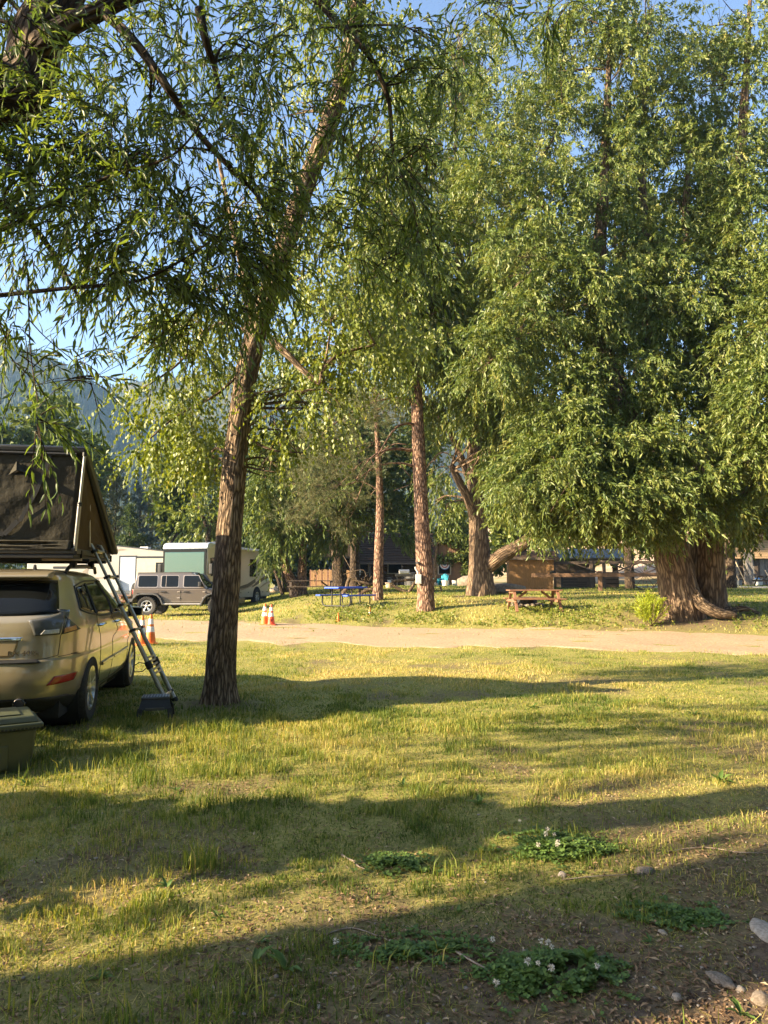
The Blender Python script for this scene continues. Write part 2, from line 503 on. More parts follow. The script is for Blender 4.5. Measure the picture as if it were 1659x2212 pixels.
# ================================================================ the setting
def ground_material():
    m = bpy.data.materials.new('ground'); m.use_nodes = True
    nt = m.node_tree; N = nt.nodes; K = nt.links
    b = N['Principled BSDF']; b.inputs['Roughness'].default_value = .95; b.inputs['Specular IOR Level'].default_value = .15
    geo = N.new('ShaderNodeNewGeometry')
    def noise(s, d=6, r=.6):
        n = N.new('ShaderNodeTexNoise'); n.inputs['Scale'].default_value = s; n.inputs['Detail'].default_value = d; n.inputs['Roughness'].default_value = r
        K.new(geo.outputs['Position'], n.inputs['Vector']); return n
    def ramp(src, stops):
        r = N.new('ShaderNodeValToRGB'); cr = r.color_ramp
        while len(cr.elements) < len(stops): cr.elements.new(.5)
        for e, (p, c) in zip(cr.elements, stops): e.position = p; e.color = (*c, 1)
        K.new(src, r.inputs[0]); return r
    soil = ramp(noise(22, 8, .7).outputs['Fac'], ((.3, (.075, .05, .034)), (.5, (.14, .095, .065)), (.72, (.25, .18, .12))))
    turf = ramp(noise(34, 10, .8).outputs['Fac'], ((.3, (.12, .14, .032)), (.48, (.24, .225, .06)), (.66, (.42, .34, .13))))
    at = N.new('ShaderNodeAttribute'); at.attribute_name = 'soil'
    nz = noise(9, 5)
    ad = N.new('ShaderNodeMath'); ad.operation = 'MULTIPLY_ADD'; ad.inputs[1].default_value = .9; ad.inputs[2].default_value = -.45
    K.new(nz.outputs['Fac'], ad.inputs[0])
    a2 = N.new('ShaderNodeMath'); a2.operation = 'ADD'; a2.use_clamp = True
    K.new(at.outputs['Fac'], a2.inputs[0]); K.new(ad.outputs[0], a2.inputs[1])
    mx = N.new('ShaderNodeMix'); mx.data_type = 'RGBA'
    K.new(a2.outputs[0], mx.inputs[0]); K.new(turf.outputs[0], mx.inputs[6]); K.new(soil.outputs[0], mx.inputs[7])
    dry = ramp(noise(.12, 9, .7).outputs['Fac'], ((.34, (.10, .11, .045)), (.47, (.30, .22, .14)), (.62, (.44, .33, .25))))
    hl = N.new('ShaderNodeAttribute'); hl.attribute_name = 'hill'
    m2 = N.new('ShaderNodeMix'); m2.data_type = 'RGBA'
    K.new(hl.outputs['Fac'], m2.inputs[0]); K.new(mx.outputs[2], m2.inputs[6]); K.new(dry.outputs[0], m2.inputs[7])
    K.new(m2.outputs[2], b.inputs['Base Color'])
    bp = N.new('ShaderNodeBump'); bp.inputs['Strength'].default_value = .7; bp.inputs['Distance'].default_value = .02
    K.new(noise(55, 6, .7).outputs['Fac'], bp.inputs['Height']); K.new(bp.outputs[0], b.inputs['Normal'])
    return m
rad = np.concatenate([np.geomspace(.6, 90, 190), np.geomspace(94, 1450, 50)])
ang = np.concatenate([np.linspace(-40, 40, 230), np.linspace(43, 317, 50)]) * math.pi / 180
nr, na = len(rad), len(ang)
rr, aa = np.meshgrid(rad, ang, indexing='ij')
gx = rr * np.sin(aa); gy = rr * np.cos(aa); gz = height(gx, gy)
V = np.stack([gx, gy, gz], -1).reshape(-1, 3)
V = np.vstack([V, [[0, 0, H(0, 0)]]])
idx = np.arange(nr * na).reshape(nr, na)
nxt = np.roll(idx, -1, 1)
q = np.stack([idx[:-1], idx[1:], nxt[1:], nxt[:-1]], -1).reshape(-1, 4)
F = np.vstack([q[:, [0, 3, 2]], q[:, [0, 2, 1]], np.stack([np.full(na, nr * na), nxt[0], idx[0]], 1)])
soil_a = np.append(soil_mask(gx, gy).ravel(), 1)
hill_a = np.append((sstep(70, 100, gy + .5 * gx) * sstep(0, 20, gx - .05 * gy)).ravel(), 0)
ground = link('ground', tri_mesh('ground', V, F, {'soil': soil_a, 'hill': hill_a}, True), ground_material())
tag(ground, 'patchy lawn ground of dry turf and brown soil running to the hills', 'ground', kind='structure')

# road: a gravel track laid a little above the ground
xs = np.linspace(-45, 60, 520); ts = np.linspace(0, 1, 40)
X, T = np.meshgrid(xs, ts, indexing='ij')
e1 = (fbm(X * .8, X * 0 + 3, 51) - .5) * 1.9 + (fbm(X * 4, X * 0 + 9, 52) - .5) * .5
e2 = (fbm(X * .8, X * 0 + 7, 53) - .5) * 1.7 + (fbm(X * 4, X * 0 + 1, 54) - .5) * .5
Y = (road_near(X) + e1) * (1 - T) + (road_far(X) + e2) * T
Z = height(X, Y) + .012 + (fbm(X * .9, Y * 1.4, 55) - .5) * .05 - .05 * (np.abs(T - .5) > .488)
idx = np.arange(X.size).reshape(X.shape)
q = np.stack([idx[:-1, :-1], idx[1:, :-1], idx[1:, 1:], idx[:-1, 1:]], -1).reshape(-1, 4)
road = link('road', tri_mesh('road', np.stack([X, Y, Z], -1).reshape(-1, 3), np.vstack([q[:, :3], q[:, [0, 2, 3]]]), None, True),
            mat('gravel', (.30, .21, .125), (.46, .34, .22), rough=.95, scale=17, bump=.6, bscale=80, bdist=.012, spec=.1, detail=12, lo=.3, hi=.68))
tag(road, 'pale pinkish gravel track crossing between the two lawns', 'road', kind='structure')
# grey drive in front of the board barn
xs = np.linspace(17, 60, 120); ts = np.linspace(0, 1, 12)
X, T = np.meshgrid(xs, ts, indexing='ij')
Y = 43 + (X - 20) * -.12 + T * 8 + (fbm(X * .6, T * 2, 57) - .5) * 1.5
Z = height(X, Y) + .03
idx = np.arange(X.size).reshape(X.shape)
q = np.stack([idx[:-1, :-1], idx[1:, :-1], idx[1:, 1:], idx[:-1, 1:]], -1).reshape(-1, 4)
drive = link('path', tri_mesh('path', np.stack([X, Y, Z], -1).reshape(-1, 3), np.vstack([q[:, :3], q[:, [0, 2, 3]]]), None, True),
             mat('grey_gravel', (.22, .21, .20), (.34, .32, .30), rough=.95, scale=5, bump=.5, spec=.1))
tag(drive, 'grey gravel drive in front of the board barn', 'path', kind='structure')

# ---------------------------------------------------------------- mountains with their far forest
def mountain(name, label, prof, d0, d1, seed, ntrees, m):
    """prof: (u, v) of the ridge as seen; the slope climbs from d0 to the ridge at d1"""
    us = np.linspace(prof[0][0], prof[-1][0], 180)
    vs = np.interp(us, [p[0] for p in prof], [p[1] for p in prof])
    tt = np.linspace(0, 1.5, 50)
    az = (us - 829.5) / 1536
    zr = EYE + (1253 - vs) / 1536 * d1
    U, T = np.meshgrid(np.arange(180), tt, indexing='ij')
    D = d0 + (d1 - d0) * T
    up = np.where(T <= 1, T ** 1.15, 1 - (T - 1) * .9)
    X = az[U] * D
    Zz = zr[U] * up + (fbm(X * .012, D * .012, seed) - .5) * 42 * np.sin(np.clip(T, 0, 1) * np.pi) + (fbm(X * .06, D * .06, seed + 4) - .5) * 9 * (T < 1.2)
    Zz = Zz - 4 * (T == 0)
    idx = np.arange(U.size).reshape(U.shape)
    q = np.stack([idx[:-1, :-1], idx[1:, :-1], idx[1:, 1:], idx[:-1, 1:]], -1).reshape(-1, 4)
    o = link(name, tri_mesh(name, np.stack([X, D, Zz], -1).reshape(-1, 3), np.vstack([q[:, :3], q[:, [0, 2, 3]]]), None, True), m)
    tag(o, label, 'mountain', kind='structure')
    rg = np.random.default_rng(seed)
    fi = rg.random(ntrees) * 178; ft = rg.random(ntrees) * 1.04 * 49 / 1.5
    i0 = fi.astype(int); t0 = ft.astype(int)
    a = (fi - i0)[:, None]; b = (ft - t0)[:, None]
    G = np.stack([X, D, Zz], -1)
    p = (G[i0, t0] * (1 - a) + G[i0 + 1, t0] * a) * (1 - b) + (G[i0, t0 + 1] * (1 - a) + G[i0 + 1, t0 + 1] * a) * b
    dens = fbm(p[:, 0] * .02, p[:, 1] * .02, seed + 8) > .33
    p = p[dens]; n = len(p)
    h = rg.uniform(4, 9, n)[:, None] * d1 / 700; r = h * rg.uniform(.16, .26, (n, 1))
    vs_ = [p + np.array([0, 0, 1]) * h]
    for k in range(4):
        an = 2 * math.pi * k / 4
        vs_.append(p + np.stack([r[:, 0] * math.cos(an), r[:, 0] * math.sin(an), np.full(n, -1.)], 1))
    Vt = np.stack(vs_, 1).reshape(-1, 3); i = np.arange(n)[:, None] * 5
    Ft = np.concatenate([i + [0, 1 + k, 1 + (k + 1) % 4] for k in range(4)], 1).reshape(-1, 3)
    f = link('forest', tri_mesh('forest', Vt, Ft, {'rnd': np.repeat(rg.random(n), 5)}), MATS['conifer_far'])
    tag(f, 'dark conifer forest covering ' + ('the steep blue mountain' if ntrees > 9000 else 'the lower ridge behind'), 'forest', kind='stuff')
leaf_mat('conifer_far', ((0, (.018, .034, .018)), (.6, (.04, .06, .028)), (1, (.07, .075, .04))), trans=0, rough=.9)
mm = mat('mountain_soil', (.035, .05, .028), (.11, .10, .065), rough=1, scale=.05, spec=0, detail=9)
mountain('mountain', 'steep blue hazy mountain rising beyond the rooftop tent', [(-900, 700), (-500, 690), (-200, 688), (0, 722), (71, 754), (119, 778), (167, 802), (215, 835), (300, 900), (500, 1030), (700, 1130)], 330, 760, 61, 15000, mm)
mountain('hill', 'lower forested ridge behind the valley trees', [(-200, 950), (150, 862), (215, 832), (268, 814), (380, 800), (520, 790), (700, 800), (950, 840), (1250, 930), (1700, 1000)], 520, 1000, 71, 6500, mm)

# ---------------------------------------------------------------- bark and leaf materials
bark_willow = bark_mat('willow_bark', (.075, .05, .035), (.19, .13, .085), (.30, .215, .14), 10, .17, 1., .045, .2)
bark_poplar = bark_mat('poplar_bark', (.055, .038, .026), (.22, .15, .095), (.36, .27, .18), 24, .15, 1., .03, .1)
bark_pine = bark_mat('pine_bark', (.07, .04, .03), (.25, .15, .10), (.42, .28, .20), 13, .3, 1., .03, .08)
bark_dark = bark_mat('dark_bark', (.03, .022, .016), (.085, .06, .042), (.16, .12, .085), 18, .22, 1., .03, .07)
lf_willow = leaf_mat('willow_leaf', ((0, (.064, .105, .024)), (.45, (.128, .172, .04)), (.8, (.205, .228, .058)), (1, (.29, .28, .08))), .3, .42, .4)
lf_near = leaf_mat('near_willow_leaf', ((0, (.06, .10, .022)), (.5, (.12, .175, .038)), (.85, (.19, .245, .055)), (1, (.30, .33, .08))), .5, .38, .45)
lf_poplar = leaf_mat('poplar_leaf', ((0, (.09, .13, .022)), (.5, (.18, .22, .04)), (.85, (.23, .26, .06)), (1, (.34, .32, .08))), .38, .4, .4)
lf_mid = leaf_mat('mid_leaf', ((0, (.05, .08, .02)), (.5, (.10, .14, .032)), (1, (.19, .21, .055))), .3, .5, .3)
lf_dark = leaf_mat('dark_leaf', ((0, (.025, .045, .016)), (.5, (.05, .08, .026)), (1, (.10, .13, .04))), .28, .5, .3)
lf_pine = leaf_mat('pine_needle', ((0, (.055, .075, .03)), (.5, (.12, .13, .055)), (1, (.22, .21, .10))), .2, .6, .2)
lf_spruce = leaf_mat('blue_spruce_needle', ((0, (.05, .075, .065)), (.5, (.09, .12, .11)), (1, (.15, .19, .18))), .1, .6, .2)
lf_bush = leaf_mat('young_willow_leaf', ((0, (.20, .27, .03)), (.5, (.32, .38, .045)), (1, (.46, .48, .07))), .4, .45, .3)

WILLOW = dict(len=.195, w=.056, twig=.6, k=13, droop=.5, spread=.75, down=.35, up=-.05, clump=20, tight=.17, shell=.35)
WILLOW_FAR = dict(len=.29, w=.085, twig=.95, k=12, clump=14, tight=.19, droop=.6, spread=.6, down=.4, up=.05)
NEARW = dict(len=.098, w=.0165, twig=.40, k=13, droop=.45, spread=.7, down=.4, up=-.15)
POPLAR = dict(len=.062, w=.045, twig=.34, k=9, droop=.75, spread=.6, down=.7, up=-.1)
BROAD = dict(len=.30, w=.18, twig=.8, k=8, droop=.4, spread=.9, down=.2, up=.1)
PINE = dict(len=.16, w=.012, twig=.22, k=20, needle=True, up=.05)
SPRUCE = dict(len=.4, w=.10, twig=.5, k=12, needle=True, up=-.1)

# ================================================================ trees
# the leaning poplar in the middle of the lawn
make_tree('poplar_tree', 'leaning poplar with furrowed trunk growing beside the stool on the lawn', [
    [(474, 1518, 9.25, 66), (476, 1440, 9.25, 60), (486, 1300, 9.2, 57), (497, 1130, 9.15, 55), (512, 960, 9.1, 51), (535, 800, 9.0, 47), (572, 660, 8.9, 45), (615, 530, 8.8, 44), (660, 400, 8.7, 42), (703, 290, 8.6, 42), (738, 180, 8.5, 40), (765, 60, 8.4, 36), (785, -60, 8.3, 32), (800, -250, 8.2, 22), (805, -420, 8.1, 12)],
    [(523, 865, 9.05, 30), (524, 790, 9.1, 27), (538, 715, 9.2, 23), (530, 610, 9.35, 17), (500, 480, 9.5, 12), (470, 330, 9.7, 8)],
    [(586, 735, 8.85, 17), (620, 765, 8.75, 16), (655, 800, 8.7, 14), (692, 826, 8.65, 13), (700, 795, 8.65, 11), (735, 765, 8.65, 8), (810, 745, 8.7, 5)],
    [(700, 790, 8.65, 6), (710, 740, 8.6, 5), (716, 690, 8.6, 4)],
    [(712, 285, 8.6, 13), (755, 310, 8.7, 10), (810, 400, 8.9, 7), (860, 480, 9.2, 5)],
    [(560, 730, 8.9, 9), (470, 700, 9.1, 7), (380, 790, 9.2, 5), (290, 850, 9.3, 3)],
    [(548, 775, 8.95, 8), (470, 850, 9.2, 6), (380, 900, 9.3, 4), (310, 960, 9.3, 3)],
], [
    (330, 850, 9.3, 85, 45, .6, 120), (385, 780, 9.3, 100, 60, .8, 180), (350, 930, 9.3, 70, 45, .5, 120), (310, 975, 9.3, 40, 35, .4, 52),
    (430, 900, 9.5, 60, 90, .6, 150), (450, 990, 9.5, 40, 50, .5, 70), (450, 740, 9.6, 110, 70, .9, 180), (400, 680, 9.4, 80, 45, .8, 90), (470, 620, 9.8, 100, 80, 1., 140),
    (700, 700, 8.9, 90, 60, .7, 140), (790, 720, 9.0, 90, 60, .8, 160), (740, 790, 9.0, 80, 50, .6, 110), (690, 880, 9.1, 90, 70, .6, 100), (620, 930, 9.3, 60, 80, .6, 76), (590, 860, 9.3, 45, 80, .5, 64),
    (860, 700, 9.4, 60, 80, .7, 84), (780, 620, 9.3, 90, 60, .8, 100), (660, 590, 8.6, 70, 60, .6, 80),
    (560, 440, 9.3, 90, 90, 1., 110), (680, 480, 9.1, 80, 70, .9, 90), (780, 440, 9.1, 70, 100, .8, 90), (830, 300, 9.0, 90, 90, 1., 110),
    (620, 250, 9.0, 80, 90, 1., 110), (720, 90, 8.8, 90, 80, 1., 120), (860, 120, 8.6, 90, 90, 1., 120), (800, -120, 8.5, 170, 110, 1.6, 220), (640, -60, 9.0, 120, 110, 1.2, 120), (800, -320, 8.2, 150, 110, 1.5, 180),
    (600, 1000, 9.2, 20, 50, .3, 24), (570, 1010, 9.2, 12, 70, .2, 18)], POPLAR, bark_poplar, lf_poplar, sides=(48, 9), rough=.08, flare=.45, per=12, seed=11)

# the big willow that leans in over the camera
nw = make_tree('willow_tree', 'dark leaning willow trunk whose long leafy branches hang over the tent', [
    [W(-8.6, 2.2, 0, .36), W(-7.6, 2.5, 1.6, .30), W(-6.2, 2.5, 2.7, .26), W(-4.8, 2.7, 3.5, .22), W(-3.5, 3.6, 4.2, .20), (10, 205, 4.7, 128), (85, 70, 4.8, 106), (160, -60, 4.9, 88), (290, -260, 5.0, 70), (390, -520, 5.2, 45)],
    [(70, 110, 4.75, 60), (140, 60, 4.6, 50), (205, 28, 4.6, 42), (290, -10, 4.7, 34), (460, -60, 4.9, 26), (640, -30, 5.0, 20), (735, 55, 5.0, 16), (800, 125, 5.0, 13), (840, 220, 5.1, 10), (850, 330, 5.2, 7), (890, 430, 5.3, 5), (905, 530, 5.4, 3)],
    [(222, 24, 4.6, 26), (290, 90, 4.5, 22), (345, 165, 4.5, 20), (385, 225, 4.6, 17), (430, 290, 4.7, 14), (505, 370, 4.8, 12), (560, 430, 4.9, 8), (590, 510, 5, 5)],
    [(-130, 400, 4.6, 30), (-30, 420, 4.6, 22), (60, 480, 4.7, 15), (110, 540, 4.8, 12), (150, 610, 4.8, 9), (185, 660, 4.9, 5)],
    [(-300, 660, 4.5, 26), (-120, 655, 4.4, 15), (0, 638, 4.3, 11), (150, 622, 4.3, 9), (290, 608, 4.3, 7), (380, 570, 4.4, 5), (470, 510, 4.5, 3)],
    [(-120, 520, 4.5, 14), (0, 497, 4.4, 11), (110, 440, 4.3, 9), (240, 380, 4.3, 7), (380, 330, 4.3, 5), (470, 210, 4.3, 3)],
    [(430, 20, 4.7, 22), (445, 90, 4.7, 18), (465, 150, 4.8, 13), (480, 240, 4.8, 7)],
    [(60, 590, 4.3, 4), (62, 660, 4.25, 3.5), (66, 760, 4.2, 3), (82, 870, 4.2, 2.5)],
    [(62, 690, 4.25, 3), (100, 730, 4.25, 2.4), (160, 780, 4.3, 2), (205, 815, 4.3, 1.6)],
    [(640, -40, 5, 14), (830, -70, 5.0, 11), (1010, -40, 5.0, 8), (1120, -20, 5.0, 5), (1230, 0, 5.0, 3)],
    [(735, 60, 5, 10), (800, 55, 5.2, 6), (880, 60, 5.3, 4), (960, 110, 5.4, 3)],
    [(20, 190, 4.7, 20), (-20, 60, 4.4, 16), (40, -40, 4.2, 10), (110, -120, 4.1, 6)],
], [
    (60, 330, 4.6, 90, 70, .5, 57), (150, 250, 4.7, 90, 70, .6, 63), (270, 330, 4.6, 110, 80, .5, 93), (330, 200, 4.8, 90, 80, .7, 55), (430, 150, 4.9, 80, 90, .7, 54), (430, 330, 4.8, 100, 70, .5, 69),
    (520, 420, 4.9, 80, 70, .4, 55), (480, 530, 4.8, 100, 55, .4, 61), (360, 480, 4.6, 110, 60, .4, 67), (220, 480, 4.6, 100, 70, .5, 75), (110, 430, 4.5, 90, 70, .5, 57), (40, 500, 4.6, 60, 60, .4, 39),
    (560, 560, 5.0, 70, 60, .4, 45), (590, 250, 5.1, 80, 110, .6, 54), (560, 110, 5.0, 80, 70, .7, 40), (650, 80, 5.1, 70, 60, .6, 45),
    (300, 610, 4.5, 80, 25, .3, 36), (400, 590, 4.6, 60, 30, .3, 22), (200, 600, 4.4, 50, 25, .2, 21), (345, 680, 4.7, 28, 35, .2, 12), (400, 720, 4.7, 30, 30, .2, 8), (470, 640, 4.9, 60, 40, .3, 24), (540, 640, 5., 40, 30, .2, 10),
    (75, 900, 4.2, 16, 26, .08, 9), (60, 800, 4.25, 24, 18, .08, 4), (150, 790, 4.3, 40, 16, .08, 7), (195, 820, 4.3, 14, 14, .05, 4), (10, 760, 4.3, 22, 30, .1, 8), (25, 700, 4.3, 30, 15, .1, 5),
    (760, 100, 5.1, 50, 50, .3, 22), (790, 230, 5.1, 55, 70, .3, 33), (860, 210, 5.2, 60, 80, .3, 40), (830, 340, 5.2, 55, 60, .3, 28), (890, 400, 5.3, 40, 70, .25, 27), (930, 330, 5.3, 40, 60, .25, 22), (900, 520, 5.4, 40, 55, .2, 18), (970, 150, 5.4, 40, 45, .2, 15), (860, 80, 5.2, 70, 40, .3, 30), (960, 560, 5.4, 30, 30, .2, 6),
    (700, 420, 5.1, 50, 70, .3, 15), (760, 530, 5.2, 40, 50, .3, 9), (840, 560, 5.3, 50, 40, .3, 9),
    (1030, -5, 5.0, 50, 22, .2, 10), (1110, 5, 5.0, 50, 25, .2, 11), (1190, -5, 5.0, 60, 18, .2, 11), (1240, -10, 5, 30, 14, .2, 5),
    (20, 40, 4.3, 60, 50, .3, 27), (-120, 250, 4.3, 120, 120, .6, 35), (-250, 420, 4.5, 160, 120, .8, 42), (60, -120, 4.6, 200, 110, 1., 62), (330, -130, 4.9, 220, 110, 1., 70), (600, -190, 5.2, 220, 130, 1., 62), (-180, -60, 4.6, 180, 150, .9, 56), (900, -150, 5.1, 200, 90, .8, 42), (370, -420, 5.2, 260, 160, 1.2, 62), (-100, 640, 4.5, 80, 60, .4, 17)],
    NEARW, bark_dark, lf_near, sides=(40, 8), rough=.06, flare=.2, per=9, seed=12, fine=True, twigs=True)

# the twin-trunked willow beyond the track
TW = [
    [(1474, 1330, 23.3, 82), (1460, 1240, 23.3, 74), (1446, 1180, 23.4, 72), (1425, 1080, 23.6, 72), (1390, 980, 24, 60), (1345, 880, 24.4, 48), (1310, 780, 24.8, 42), (1290, 660, 25, 36), (1296, 520, 25, 28), (1305, 380, 25, 22), (1312, 220, 25, 15), (1318, 60, 25, 8)],
    [(1526, 1316, 23.9, 74), (1526, 1220, 23.9, 70), (1524, 1120, 24, 66), (1530, 1000, 24.2, 64), (1543, 860, 24.5, 50), (1558, 700, 24.8, 42), (1580, 520, 25, 32), (1600, 330, 25, 24), (1612, 160, 25, 15), (1620, 0, 25, 8)],
    [(1296, 700, 25, 26), (1262, 610, 25, 24), (1225, 530, 25, 20), (1190, 470, 25, 14), (1140, 380, 25.5, 8)],
    [(1250, 590, 25, 13), (1210, 545, 24.6, 12), (1160, 575, 24, 10), (1110, 625, 23.6, 7), (1085, 650, 23.4, 4)],
    [(1302, 740, 25, 18), (1240, 700, 24.5, 14), (1175, 712, 24, 12), (1110, 738, 23.5, 9), (1050, 790, 23, 5)],
    [(1340, 875, 24.4, 22), (1290, 830, 24.2, 17), (1240, 770, 24, 13), (1190, 700, 23.5, 8)],
    [(1420, 1060, 23.7, 36), (1405, 880, 24.5, 30), (1400, 720, 25, 26), (1405, 570, 25.4, 22), (1388, 420, 25.6, 18), (1390, 260, 25.6, 12), (1398, 90, 25.6, 6)],
    [(1535, 930, 24.3, 30), (1600, 800, 23.8, 24), (1680, 640, 23.5, 18), (1760, 480, 23.5, 10)],
    [(1540, 880, 24.4, 26), (1490, 700, 25, 22), (1480, 500, 25.4, 16), (1490, 300, 25.6, 10)],
    [(1535, 1150, 24, 24), (1600, 1080, 23, 18), (1680, 980, 22.4, 12), (1730, 900, 22, 6)],
    [(1445, 1170, 23.3, 26), (1390, 1060, 22.6, 18), (1310, 990, 22, 12), (1200, 980, 21.6, 6)],
]
TB = [  # lit skirt that hangs low in front
    (1120, 1058, 22.5, 75, 55, 1.4, 482), (1190, 1028, 22, 90, 70, 1.5, 713), (1270, 1088, 21.8, 100, 60, 1.4, 736), (1360, 1068, 21.6, 90, 70, 1.3, 736), (1430, 1098, 21.6, 70, 55, 1.2, 459), (1300, 985, 22, 110, 70, 1.5, 736), (1220, 925, 22.5, 80, 60, 1.4, 436), (1400, 978, 22, 80, 70, 1.4, 482), (1180, 1113, 22.3, 60, 30, 1., 195), (1490, 1028, 22, 60, 60, 1.2, 345), (1340, 1143, 22, 60, 18, .9, 126), (1540, 1088, 22.2, 45, 50, 1., 218), (1170, 965, 22.8, 60, 50, 1.2, 229),
    # right edge
    (1640, 725, 21.5, 80, 90, 1.5, 598), (1660, 865, 21, 80, 80, 1.4, 598), (1620, 978, 21, 60, 60, 1.1, 345), (1690, 1018, 21, 60, 70, 1.2, 299), (1720, 665, 21.5, 90, 160, 1.8, 459), (1620, 1078, 23.5, 70, 60, 1.2, 299), (1650, 1138, 24, 70, 30, 1., 138),
    # inner
    (1330, 820, 24, 110, 90, 2., 598), (1440, 900, 23.5, 110, 80, 1.8, 552), (1490, 760, 23.5, 100, 80, 2., 552), (1220, 850, 23.6, 90, 70, 1.8, 436), (1560, 900, 24.5, 80, 90, 1.5, 379), (1440, 660, 24, 110, 70, 2., 552), (1290, 690, 24, 90, 70, 2., 413),
    # the upper tree
    (1550, 600, 24, 130, 90, 2.2, 928), (1640, 500, 24, 110, 100, 2.2, 754), (1350, 550, 25, 110, 90, 2.4, 696), (1220, 640, 23.8, 90, 70, 2., 551), (1130, 700, 23.2, 90, 70, 1.8, 609), (1060, 780, 23, 70, 70, 1.6, 435), (1120, 560, 23.8, 100, 80, 2.2, 609), (1200, 480, 24.5, 100, 80, 2.4, 609), (1080, 440, 25, 100, 90, 2.4, 580),
    (1450, 430, 25.3, 100, 100, 2.4, 623), (1560, 380, 25.3, 100, 110, 2.4, 609), (1310, 380, 25, 80, 110, 2.2, 522), (1400, 260, 25.5, 90, 110, 2.2, 522), (1310, 180, 25, 80, 110, 2.2, 464), (1190, 310, 25.3, 100, 110, 2.4, 580), (1160, 160, 25.5, 90, 100, 2.4, 435), (1250, 80, 25.3, 90, 70, 2., 348), (1400, 90, 25.5, 80, 80, 2., 348), (1500, 190, 25.6, 90, 110, 2.2, 464), (1610, 200, 25.3, 80, 130, 2.2, 464), (1610, 50, 25.3, 70, 70, 2., 246), (1520, 60, 25.5, 60, 60, 1.8, 159), (1700, 330, 25, 90, 140, 2.2, 377), (1050, 300, 25.6, 80, 90, 2.2, 377), (1310, 20, 25, 80, 50, 2., 203), (1400, -10, 25.5, 70, 50, 2., 145),
]
make_tree('willow_tree', 'huge old willow with two thick furrowed trunks beside the bright green sapling', TW, TB, WILLOW, bark_willow, lf_willow, sides=(48, 9), rough=.09, flare=.18, per=9, seed=13, group='old willows beyond the track')

# the second willow, in front of the cabin yard
make_tree('willow_tree', 'broad willow with a low limb reaching over the brown shed roof', [
    [(1040, 1284, 33, 54), (1036, 1200, 33, 43), (1032, 1110, 33, 38), (1026, 1000, 33, 34), (1020, 900, 33, 30), (1015, 790, 33, 26), (1005, 650, 33, 22), (990, 520, 33, 17), (985, 380, 33, 10), (985, 240, 33, 5)],
    [(1045, 1232, 33, 30), (1078, 1205, 32.6, 32), (1112, 1185, 32.4, 28), (1148, 1160, 32, 24), (1190, 1110, 32, 18), (1240, 1020, 32, 12)],
    [(1030, 1130, 33, 26), (1012, 1080, 32.6, 20), (992, 1040, 32.4, 17), (975, 1006, 32.3, 13)],
    [(1034, 1080, 33, 22), (1064, 1010, 33, 20), (1100, 960, 33, 17), (1140, 925, 33, 13), (1180, 870, 33, 8)],
    [(1028, 960, 33, 18), (1065, 860, 33, 16), (1090, 760, 33, 12), (1100, 640, 33, 7)],
    [(1020, 900, 33, 16), (960, 800, 32.5, 13), (900, 700, 32, 9), (860, 600, 32, 5)],
    [(1034, 1100, 33, 16), (985, 960, 33.5, 14), (930, 870, 33.5, 10), (900, 850, 33.5, 6)],
], [
    (960, 560, 32, 90, 80, 2.4, 380), (1030, 650, 31.5, 80, 80, 2.4, 340), (950, 680, 31.5, 80, 70, 2.4, 340), (880, 600, 31.5, 80, 80, 2.4, 300), (820, 700, 31, 60, 70, 2., 170), (900, 770, 31, 80, 60, 2., 260), (990, 780, 31.4, 80, 60, 2., 280), (1070, 760, 32, 80, 70, 2.2, 260), (940, 440, 32.4, 90, 80, 2.4, 300), (1030, 500, 33, 90, 80, 2.4, 260), (870, 460, 32, 70, 80, 2., 200), (960, 330, 33, 90, 70, 2.4, 230), (1060, 380, 33.5, 80, 90, 2.4, 200), (1000, 230, 33, 90, 80, 2.4, 220), (930, 200, 33, 70, 60, 2., 130), (1080, 250, 33.5, 80, 70, 2., 150), (980, 120, 33, 80, 60, 2., 140), (1090, 120, 33.5, 80, 60, 2., 140), (1010, 40, 33, 80, 50, 2., 100),
    (860, 520, 26, 60, 70, 1.2, 220), (930, 620, 26, 60, 70, 1.2, 240), (870, 660, 26, 60, 60, 1.2, 240), (940, 740, 26, 55, 45, 1., 200), (865, 760, 26, 50, 40, 1., 160), (800, 600, 27, 60, 70, 1.4, 200), (770, 480, 28, 60, 80, 1.6, 180), (830, 380, 28, 70, 80, 1.8, 220), (900, 300, 28, 70, 80, 1.8, 200), (740, 680, 30, 60, 80, 1.6, 200), (700, 800, 31, 70, 60, 1.6, 180), (620, 760, 33, 70, 60, 1.6, 150), (1050, 880, 29, 60, 60, 1.5, 220), (1090, 960, 29, 60, 50, 1.5, 200), (1020, 820, 29, 60, 50, 1.5, 180), (1130, 850, 28, 60, 70, 1.5, 240), (1060, 560, 28, 60, 70, 1.6, 200),
    (960, 860, 32, 60, 40, 1.8, 140), (1010, 880, 35, 80, 60, 1.8, 160), (1100, 880, 33, 60, 60, 2., 160), (1110, 1000, 34, 60, 60, 2., 150), (1180, 960, 33, 60, 70, 2., 170), (950, 1010, 36, 70, 60, 2., 120), (960, 1090, 37, 60, 45, 1.6, 90), (1130, 1110, 36, 50, 40, 1.4, 80)],
    WILLOW_FAR, bark_willow, lf_willow, sides=(36, 8), rough=.08, flare=.3, per=8, seed=14, group='old willows beyond the track')

